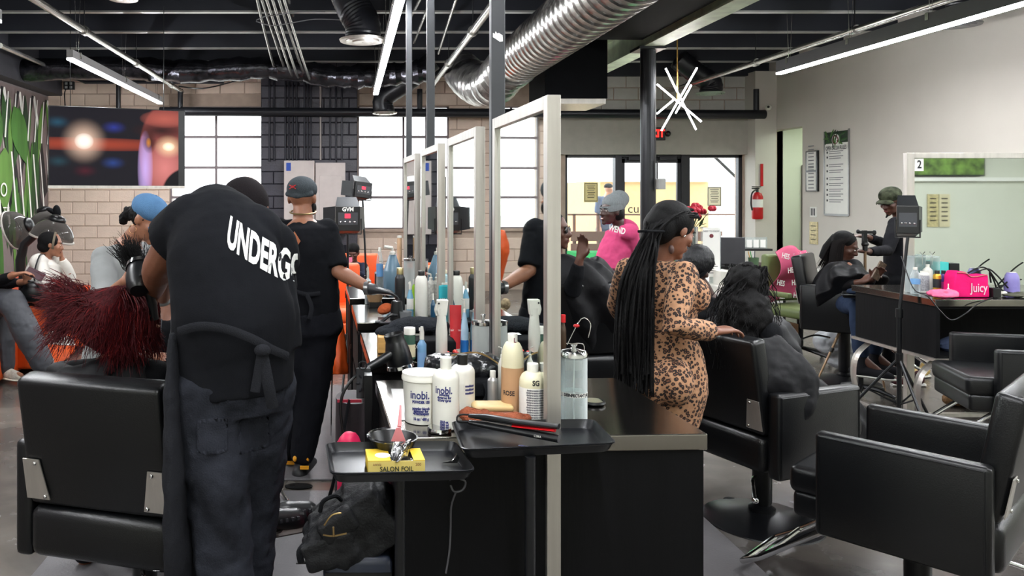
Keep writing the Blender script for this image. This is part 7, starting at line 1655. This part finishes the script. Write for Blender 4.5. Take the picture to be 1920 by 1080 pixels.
for k, pts in enumerate((((1815, 512), (1835, 502), (1852, 505), (1870, 530), (1880, 545), (1900, 550)), ((1822, 515), (1850, 504), (1868, 515), (1890, 540)), ((1858, 530), (1856, 510), (1868, 540), (1862, 552)), ((1868, 548), (1890, 528), (1915, 524)), ((1870, 535), (1900, 505), (1918, 492)), ((1860, 545), (1880, 535), (1890, 545), (1875, 552)))):
    mk('appliance_cable', MB().tube(smoothpath([P(a, min(b, 556), 5.3 + .03 * k) for a, b in pts], 6), .0055, 6), BLK_PLASTIC, label='%s black appliance cord tangled right of the pink pouch' % ('highest arching', 'second arching', 'short looped', 'low forward', 'right climbing', 'lowest coiled')[k], cat='cord')
mk('black_cube', MB().box((X(1851, 5.25), 5.2, CT), (X(1866, 5.25), 5.3, Z(539, 5.25))), BLK_PLASTIC, smooth=False, bevel=.004, label='small black block touching the pink pouch on its right', cat='box')
e = empty('grey_rag', (X(1905, 5.25), 5.25, CT), 0, 'grey olive rag lying at the right edge of the counter', 'cloth')
blob('rag', MB().ell((0, 0, .012), (.09, .05, .012)).ell((.03, 0, .02), (.05, .04, .014)), mat('olive_grey_rag', (96, 96, 84), .95), e, .006, 2, .012, .03, world=False)
mk('white_egg_sponge', MB().ell((X(1882, 5.3), 5.3, CT + .017), (.022, .018, .017)), WHITE_P, label='white egg shaped sponge under the tangled cords', cat='sponge')
mk('drooping_cable', MB().tube(smoothpath([P(1690, 480, 5.3), P(1712, 540, 5.2), P(1740, 556, 5.12), P(1762, 582, 5.1), P(1784, 600, 5.1), P(1810, 588, 5.1), P(1830, 572, 5.1), P(1860, 558, 5.14)], 6), .004, 6), BLK_PLASTIC, label='thin black cord drooping in front of the right counter', cat='cord')
# ---- floor clutter right
CANV = mat('dark_canvas', (30, 32, 40), .85)
def shoe_thing(px, py, ang, label, m, sm, s=1.0, d=None):
    d = d or F * H / (py - CY); e = empty('sneaker', (X(px, d), d, 0), ang, label, 'shoe')
    o = blob('upper', MB().cap([(0, -.08, .055), (0, .02, .05), (0, .12, .035)], [.042, .040, .036], 12).cap([(0, -.08, .06), (0, -.08, .10)], [.04, .036], 12), m, e, .008, 3, world=False)
    mk('sole', MB().tube([(0, y_, .012) for y_ in (-.13, -.11, 0, .12, .16)], [(.02, .012), (.042, .013), (.044, .013), (.042, .013), (.02, .012)], 14, side=(1, 0, 0)), sm, e)
    for k in range(4): mk('lace', MB().tube([(-.025, .0 + .022 * k, .082 - .008 * k), (.025, .0 + .022 * k, .082 - .008 * k)], .004, 5), FLAT_WHITE, e)
shoe_thing(1722, 688, 1.9, 'yellow and cream patterned sneaker under the right counter', mat('yellow_cream_pattern', (206, 176, 110), .7, var=.5, nscale=30), FLAT_WHITE, d=6.9)
shoe_thing(1706, 712, 1.6, 'black and red sneaker with white sole under the right counter', mat('black_red_canvas', (70, 24, 30), .7, var=.8, nscale=14), FLAT_WHITE, d=6.6)
e = empty('plastic_bag', (X(1568, 7.2), 7.2, 0), 0, 'crumpled white plastic bag under the far seated client', 'bag')
blob('bag', MB().ell((0, 0, .26), (.20, .14, .14)).ell((.05, 0, .12), (.12, .12, .12)), mat('white_polythene', (176, 180, 184), .35, var=.1), e, .014, 1, .06, .08, world=False)
e = empty('brown_slippers', (X(1790, 6.0), 6.0, 0), .5, 'fluffy brown slippers on the floor by the chrome footrest', 'slippers')
blob('slipper', MB().ell((0, 0, .05), (.13, .07, .05)).ell((.16, .03, .05), (.10, .06, .05)), mat('brown_fleece', (150, 116, 84), .95, bump=.8, bscale=60), e, .01, 2, .02, .03, world=False)
e = empty('black_sack', (X(1855, 5.9), 5.9, 0), 0, 'black cloth bag slumped under the right counter', 'bag')
blob('sack', MB().ell((0, 0, .14), (.22, .16, .16)).ell((.12, 0, .2), (.12, .12, .12)), BLK_CLOTH, e, .014, 2, .05, .1, world=False)
# green office chair with pink cape
GRN2 = mat('olive_green_vinyl', (98, 112, 66), .5, var=.08)
d = 7.7; e = empty('green_chair', (X(1500, d), d, 0), .3, 'olive green padded office chair under a pink lettered cape', 'chair')
zs = Z(592, d)
mk('seat', MB().box((-.25, -.25, zs), (.25, .25, zs + .10)), GRN2, e, bevel=.035, auto=0)
mk('backrest', MB().box((-.22, .2, zs + .12), (.22, .28, zs + .6)), GRN2, e, bevel=.03, auto=0)
for s_ in (-1, 1): mk('arm', MB().box((s_ * .28 - .03, -.15, zs + .2), (s_ * .28 + .03, .15, zs + .25)), GRN2, e, bevel=.015, auto=0)
mk('gas_column', MB().tube([(0, 0, .1), (0, 0, zs)], .03, 12), BLK_METAL, e)
for k in range(5):
    a = k * 2 * PI / 5; lg = mk('leg', MB().tube([(0, 0, .12), (.28 * math.cos(a), .28 * math.sin(a), .06)], .018, 8), BLK_METAL, e)
    mk('caster', MB().ell((.28 * math.cos(a), .28 * math.sin(a), .025), (.025, .018, .025)), BLK_PLASTIC, lg)
HES = mat('rose_pink_cape', (178, 66, 100), .7, var=.08)
ck = empty('pink_cape', (X(1510, d), d, zs + .6), .3, 'rose pink cape printed with white HES letters over the green chair', 'cape')
mb = MB().grid(lambda s_, t_: ((s_ - .5) * (.40 + .20 * t_), .17 - .10 * math.sin(PI * min(1, t_ * 1.5)) + .02 * math.sin(9 * s_), .06 - .52 * t_ - .03 * math.cos(7 * s_)), 20, 16)
cko = mk('cape_cloth', mb, HES, ck, solid=.006)
for k in range(11):
    r0 = random.Random(k); s_, t_ = .14 + .36 * (k % 3) + .08 * ((k // 3) % 2), .10 + .26 * (k // 3)
    p = V(((s_ - .5) * (.40 + .20 * t_), .17 - .10 * math.sin(PI * min(1, t_ * 1.5)) - .014, .06 - .52 * t_))
    text('lettering', 'HES', Matrix.Translation(p + V((0, -.02, -.02))) @ Matrix.Rotation(r0.uniform(-.2, .3), 4, 'Y'), FLAT_WHITE, ck, .075, .8, .002)
mk('cardboard_box', MB().box((X(1473, 7.6), 7.5, 0), (X(1486, 7.6), 7.7, .38)), mat('brown_cardboard', (110, 84, 62), .8), smooth=False, label='brown cardboard box below the desk behind the green chair', cat='box')
# ---- orange chairs and dryers in the waiting area
def orange_chair(x, y, ang, label):
    e = empty('orange_chair', (x, y, 0), ang, label, 'chair', 'orange waiting chairs')
    mk('seat', MB().box((-.27, -.27, .30), (.27, .27, .45)), ORANGE, e, bevel=.05, auto=0)
    mk('backrest', MB().box((-.27, -.34, .40), (.27, -.24, .88)), ORANGE, e, bevel=.04, auto=0)
    for s_ in (-1, 1): mk('armrest', MB().box((s_ * .31 - .045, -.30, .05), (s_ * .31 + .045, .28, .62)), ORANGE, e, bevel=.035, auto=0)
    mk('base', MB().box((-.26, -.26, .03), (.26, .26, .30)), ORANGE, e, bevel=.02, auto=0)
    for a in (-1, 1):
        for b in (-1, 1): mk('leg', MB().tube([(a * .22, b * .22, 0), (a * .22, b * .22, .05)], .02, 8), BLK_METAL, e)
    return e
orange_chair(X(62, 7.35), 7.35, -PI / 2, 'orange vinyl chair under the woman in the white hoodie')
orange_chair(X(-40, 6.8), 6.85, -PI / 2, 'orange vinyl chair cut by the left edge')
orange_chair(X(118, 8.3), 8.4, -PI / 2, 'orange vinyl chair behind the woman in the white hoodie')
orange_chair(X(672, 9.75), 9.75, PI, 'orange vinyl chair under the child with the phone')
orange_chair(X(628, 8.2), 8.3, PI, 'orange vinyl chair behind the man in the grey cap')
def dryer(px, py, d, yaw, tilt, label, smoke=True):
    c = P(px, py, d); e = empty('hood_dryer', (c.x, d, 0), 0, label, 'hood dryer')
    R = Matrix.Translation(c) @ Matrix.Rotation(yaw, 4, 'Z') @ Matrix.Rotation(tilt, 4, 'Y')
    prof = [(.215 * math.cos(a), .20 * math.sin(a)) for a in [k * PI / 20 for k in range(0, 11)]]
    mk('clear_hood', xf(MB().lathe(prof, 32), R), glass('smoky_hood', (120, 116, 112), .2, .08), e, True)
    mk('rim', xf(MB().tube([(.215 * math.cos(a), .215 * math.sin(a), 0) for a in [k * PI / 16 for k in range(33)]], .012, 8), R), mat('pale_rim_plastic', (170, 164, 156), .35), e, True)
    mk('motor_cap', xf(MB().ell((0, 0, .2), (.09, .09, .05)), R), BLK_PLASTIC, e, True)
    bk = V((c.x - .32, d, c.z - .12))
    mk('arm', MB().tube([c + V((-.14, 0, .06)), c + V((-.28, 0, -.06)), bk + V((0, 0, -.1)), (bk.x, d, .05)], [.04, .045, .05, .05], 12), BLK_PLASTIC, e, True)
    mk('base', MB().lathe([(.001, .05), (.2, .03), (.22, 0), (.001, 0)], 24, T(bk.x, d, 0)), BLK_METAL, e, True)
dryer(22, 432, 8.6, 0, 1.25, 'hood dryer tipped on its side at the left edge')
dryer(97, 447, 7.9, 0, .28, 'clear hood dryer above the woman in the white hoodie')
dryer(88, 424, 9.6, 0, -.2, 'hood dryer farthest back with a dark cloth hung on it')
mk('dark_cloth_on_dryer', MB().ell(P(106, 398, 9.4), (.05, .05, .09)).ell(P(98, 396, 9.4), (.08, .05, .03), Matrix.Rotation(.5, 3, 'Y')), BLK_CLOTH, label='dark cloth with a white mark hung on the far dryer', cat='cloth')
# orange cape hanging by the man in the cap, and the small clutter behind him
e = empty('orange_cape', (X(622, 5.6), 5.6, 0), 0, 'orange cape hanging to the floor right of the man in the cap', 'cape')
cloth('cape_cloth', e, [(P(600, 432, 5.6), .05, .05), (P(603, 470, 5.6), .10, .07), (P(612, 545, 5.7), .08, .07), (P(620, 600, 5.7), .09, .07), (P(628, 650, 5.65), .08, .07), (P(622, 680, 5.6), .12, .08), (P(620, 696, 5.6), .12, .1)], ORANGE, .012, .03, .1)
e = empty('towel_on_chair', P(612, 572, 5.2), 0, 'patterned beige headband bundle left hanging near the light stand', 'cloth')
mk('bundle', MB().ell((0, 0, 0), (.035, .03, .04)).ell((.02, 0, -.05), (.03, .03, .03)), mat('beige_pattern', (170, 150, 120), .9, var=.5, nscale=60), e)
mk('hook', MB().tube(smoothpath([(.02, 0, -.07), (.04, 0, -.12), (.055, 0, -.10), (.04, 0, -.4), (.03, 0, -.8), (.03, 0, -(P(612, 572, 5.2).z) + .01)]), .006, 8), CHROME, e)
# tool holder strapped to the counter side, bags on the floor
e = empty('tool_holder', (X(700, 2.95), 2.95, 0), 0, 'black tool caddy with petal cutouts hooked at the second station', 'caddy')
hx = X(668, 2.95)
mk('back_plate', MB().box((X(668, 2.95), 2.93, Z(745, 2.95)), (X(695, 2.95), 2.94, Z(688, 2.95))), mat('dark_grey_caddy', (52, 53, 56), .5), e, True, smooth=False, bevel=.004)
for k in range(6):
    a = k * 1.05; mk('petal_cutout', MB().ell((X(680, 2.95) + .018 * math.cos(a), 2.928, Z(716, 2.95) + .030 * math.sin(a)), (.009, .002, .005), Matrix.Rotation(-a, 3, 'Y'), 10, 6), INK, e, True)
mk('tool_post', MB().box((X(683, 2.9), 2.86, .3), (X(697, 2.9), 2.92, Z(700, 2.9))), BLK_PLASTIC, e, True, smooth=False)
mk('curl_holder', MB().tube([(X(680, 2.95) + .015 * math.cos(a), 2.92, Z(682, 2.95) + .015 * math.sin(a)) for a in [k * PI / 8 for k in range(17)]], .003, 6), BLK_METAL, e, True)
mk('floor_post', MB().tube([(X(690, 2.9), 2.89, 0), (X(690, 2.9), 2.89, .32)], .012, 8).lathe([(.001, .012), (.1, .008), (.1, 0), (.001, 0)], 20, T(X(690, 2.9), 2.89, 0)), BLK_METAL, e, True)
for k, (c_, px_) in enumerate((((220, 190, 186), 686), ((200, 200, 200), 692), ((180, 170, 150), 689))): mk('brush_handle', MB().tube([P(px_, 745, 2.88), P(px_ + 2, 722, 2.88)], .006, 8), mat('tool_colour_%d' % k, c_, .5), e, True)
tb = empty('tote_bag', (X(664, 3.3), 3.3, 0), 0, 'black tote bag with dark red pattern standing by the counter', 'bag')
zt_ = Z(735, 3.3)
mk('bag_body', MB().tube([(0, 0, .01), (0, 0, .2), (0, 0, zt_ - .02)], [(.07, .11), (.085, .13), (.078, .12)], 20, cap=True, side=(1, 0, 0)), mat('black_red_pattern', (34, 26, 30), .6, var=.7, nscale=10), tb)
mk('red_trim', MB().box((-.07, -.125, zt_ - .012), (.03, -.118, zt_)), mat('crimson_trim', (150, 30, 50), .6), tb, smooth=False)
mk('bag_handle', MB().tube(smoothpath([(-.02, -.12, zt_), (-.09, -.14, zt_ * .55), (-.16, -.12, zt_ * .3), (-.10, -.10, zt_ * .36)]), .007, 6), BLK_CLOTH, tb)
e = empty('pink_plastic_bag', (X(656, 2.9), 2.72, 0), 0, 'bright pink crumpled bag between the tote and the left tray', 'bag')
e.location = (X(655, 2.75), 2.75, 0)
blob('bag', MB().ell((0, 0, Z(835, 2.75) - .03), (.05, .04, .05)).cap([(0, 0, .05), (0, 0, Z(835, 2.75))], [.05, .045]), mat('bright_pink_bag', (222, 40, 90), .45, var=.15), e, .008, 1, .02, .04, world=False)
# backpack and suitcase at the lower left of the near cabinet
bp = empty('backpack', (X(660, 2.38), 2.30, 0), 0, 'black backpack with zip pulls resting on the dark suitcase', 'backpack')
RB = Matrix.Rotation(-.62, 3, 'Y')
mb = MB().cbox(P(668, 980, 2.31), (.23, .20, .17), RB).cbox(P(692, 940, 2.34), (.13, .16, .12), Matrix.Rotation(-.3, 3, 'Y')).cbox(P(620, 1012, 2.28), (.15, .18, .085), Matrix.Rotation(-.35, 3, 'Y')).ell(P(700, 930, 2.34), (.06, .08, .06)).ell(P(650, 1030, 2.30), (.11, .11, .04), Matrix.Rotation(-.15, 3, 'Y'))
blob('pack_body', mb, mat('black_pack_nylon', (18, 19, 22), .6, spec=.3, var=.2, bump=.3, bscale=150), bp, .008, 6, .022, .05)
pk_ = MB().cbox(P(634, 985, 2.215), (.115, .05, .075), RB)
mk('front_pocket', pk_, MATS['black_pack_nylon'], bp, True, bevel=.018, auto=0)
mk('haul_loop', MB().tube(smoothpath([P(600, 960, 2.22), P(606, 940, 2.22), P(628, 930, 2.24), P(640, 938, 2.26)]), .006, 6), BLK_CLOTH, bp, True)
mk('zip_line', MB().tube(smoothpath([P(608, 985, 2.16), P(622, 966, 2.155), P(640, 962, 2.16)]), .0025, 6).tube(smoothpath([P(606, 1003, 2.16), P(625, 1005, 2.15), P(650, 1000, 2.15)]), .0025, 6), mat('gold_zip', (190, 160, 110)), bp, True)
mk('zip_pull', MB().tube([P(625, 988, 2.14), P(626, 1006, 2.14)], .003, 6), mat('gold_zip', (190, 160, 110)), bp, True)
mk('strap', MB().tube(smoothpath([P(565, 1055, 2.2), P(562, 1035, 2.2), P(572, 1020, 2.22)]), [(.010, .003)] * 9, 6, side=(1, 0, 0)), BLK_CLOTH, bp, True)
mk('strap', MB().tube(smoothpath([P(588, 960, 2.4), P(620, 957, 2.42), P(655, 948, 2.44)]), [(.007, .003)] * 9, 6), BLK_CLOTH, bp, True)
mk('strap_tip', MB().box(P(555, 1058, 2.2), P(583, 1053, 2.21)), BLK_PLASTIC, bp, True, smooth=False)
sc = empty('suitcase', (X(670, 2.3), 2.32, 0), 0, 'navy hard suitcase standing under the backpack', 'suitcase')
NAVY = mat('navy_shell', (30, 36, 52), .4, var=.1)
mk('shell', MB().box((X(608, 2.32), 2.20, .05), (X(732, 2.32), 2.42, Z(1012, 2.32))), NAVY, sc, True, bevel=.02, auto=0)
for k in range(3): mk('rib', MB().box((X(612, 2.32), 2.196, Z(1012, 2.32) - .05 - .05 * k), (X(730, 2.32), 2.20, Z(1012, 2.32) - .04 - .05 * k)), BLK_PLASTIC, sc, True, smooth=False)
for k in (620, 722): mk('wheel', MB().tube([(X(k, 2.32) - .01, 2.3, .025), (X(k, 2.32) + .01, 2.3, .025)], .025, 14), BLK_PLASTIC, sc, True)
mk('purple_cloth', MB().box((X(690, 2.45), 2.44, Z(925, 2.45)), (X(709, 2.45), 2.47, Z(897, 2.45))), mat('purple_fabric', (92, 66, 150), .8), bevel=.003, label='patch of purple cloth under the left tray', cat='cloth')
# client footrest and clogs
for k, (px_, py_, lb) in enumerate(((536, 985, 'black foam clog on the chrome footrest, right one'), (512, 1000, 'black foam clog on the chrome footrest, left one'))):
    d_ = 2.95 - .15 * k; p = P(px_, py_ - 14, d_); e = empty('foam_clog', p, -1.15, lb, 'shoe')
    cl = blob('clog', MB().cap([(0, -.09, .02), (0, 0, .025), (0, .09, .01)], [.034, .040, .040], 14), BLK_PLASTIC, e, .007, 2, world=False)
    mk('sole', MB().tube([(0, y_, -.022) for y_ in (-.12, -.1, 0, .1, .125)], [(.02, .012), (.038, .014), (.043, .014), (.042, .014), (.02, .012)], 12, side=(1, 0, 0)), mat('grey_brown_sole', (70, 62, 58), .6), e)
    for q_ in range(5): mk('vent_hole', MB().box((.030, -.01 + .022 * q_, .022), (.042, .0 + .022 * q_, .034)), INK, e, smooth=False)
e = empty('footrest_tube', (X(525, 2.95), 3.0, 0), 0, 'chrome footrest bar slanting to the floor left of the tray', 'footrest')
mk('bar', MB().tube([P(505, 890, 3.2), P(545, 952, 3.0), P(560, 962, 2.95)], .011, 10).tube(smoothpath([P(498, 1006, 2.7), P(530, 995, 2.8), P(556, 978, 2.92)]), .009, 8), CHROME, e, True)
mk('floor_foot', MB().tube([P(505, 890, 3.2), (X(480, 3.25), 3.25, .01)], .011, 10), CHROME, e, True)
mk('hair_tuft', MB().ell((X(1388, 4.0), F * H / (940 - CY), .008), (.035, .03, .012)), HAIRB, label='small tuft of black hair on the floor by the chair column', cat='hair')
mk('hair_tuft', MB().ell((X(560, 4.3), 4.3, .008), (.08, .04, .012)), HAIRB, label='dark tuft of hair on the floor before the mats', cat='hair')
bake_blobs()
late_text()
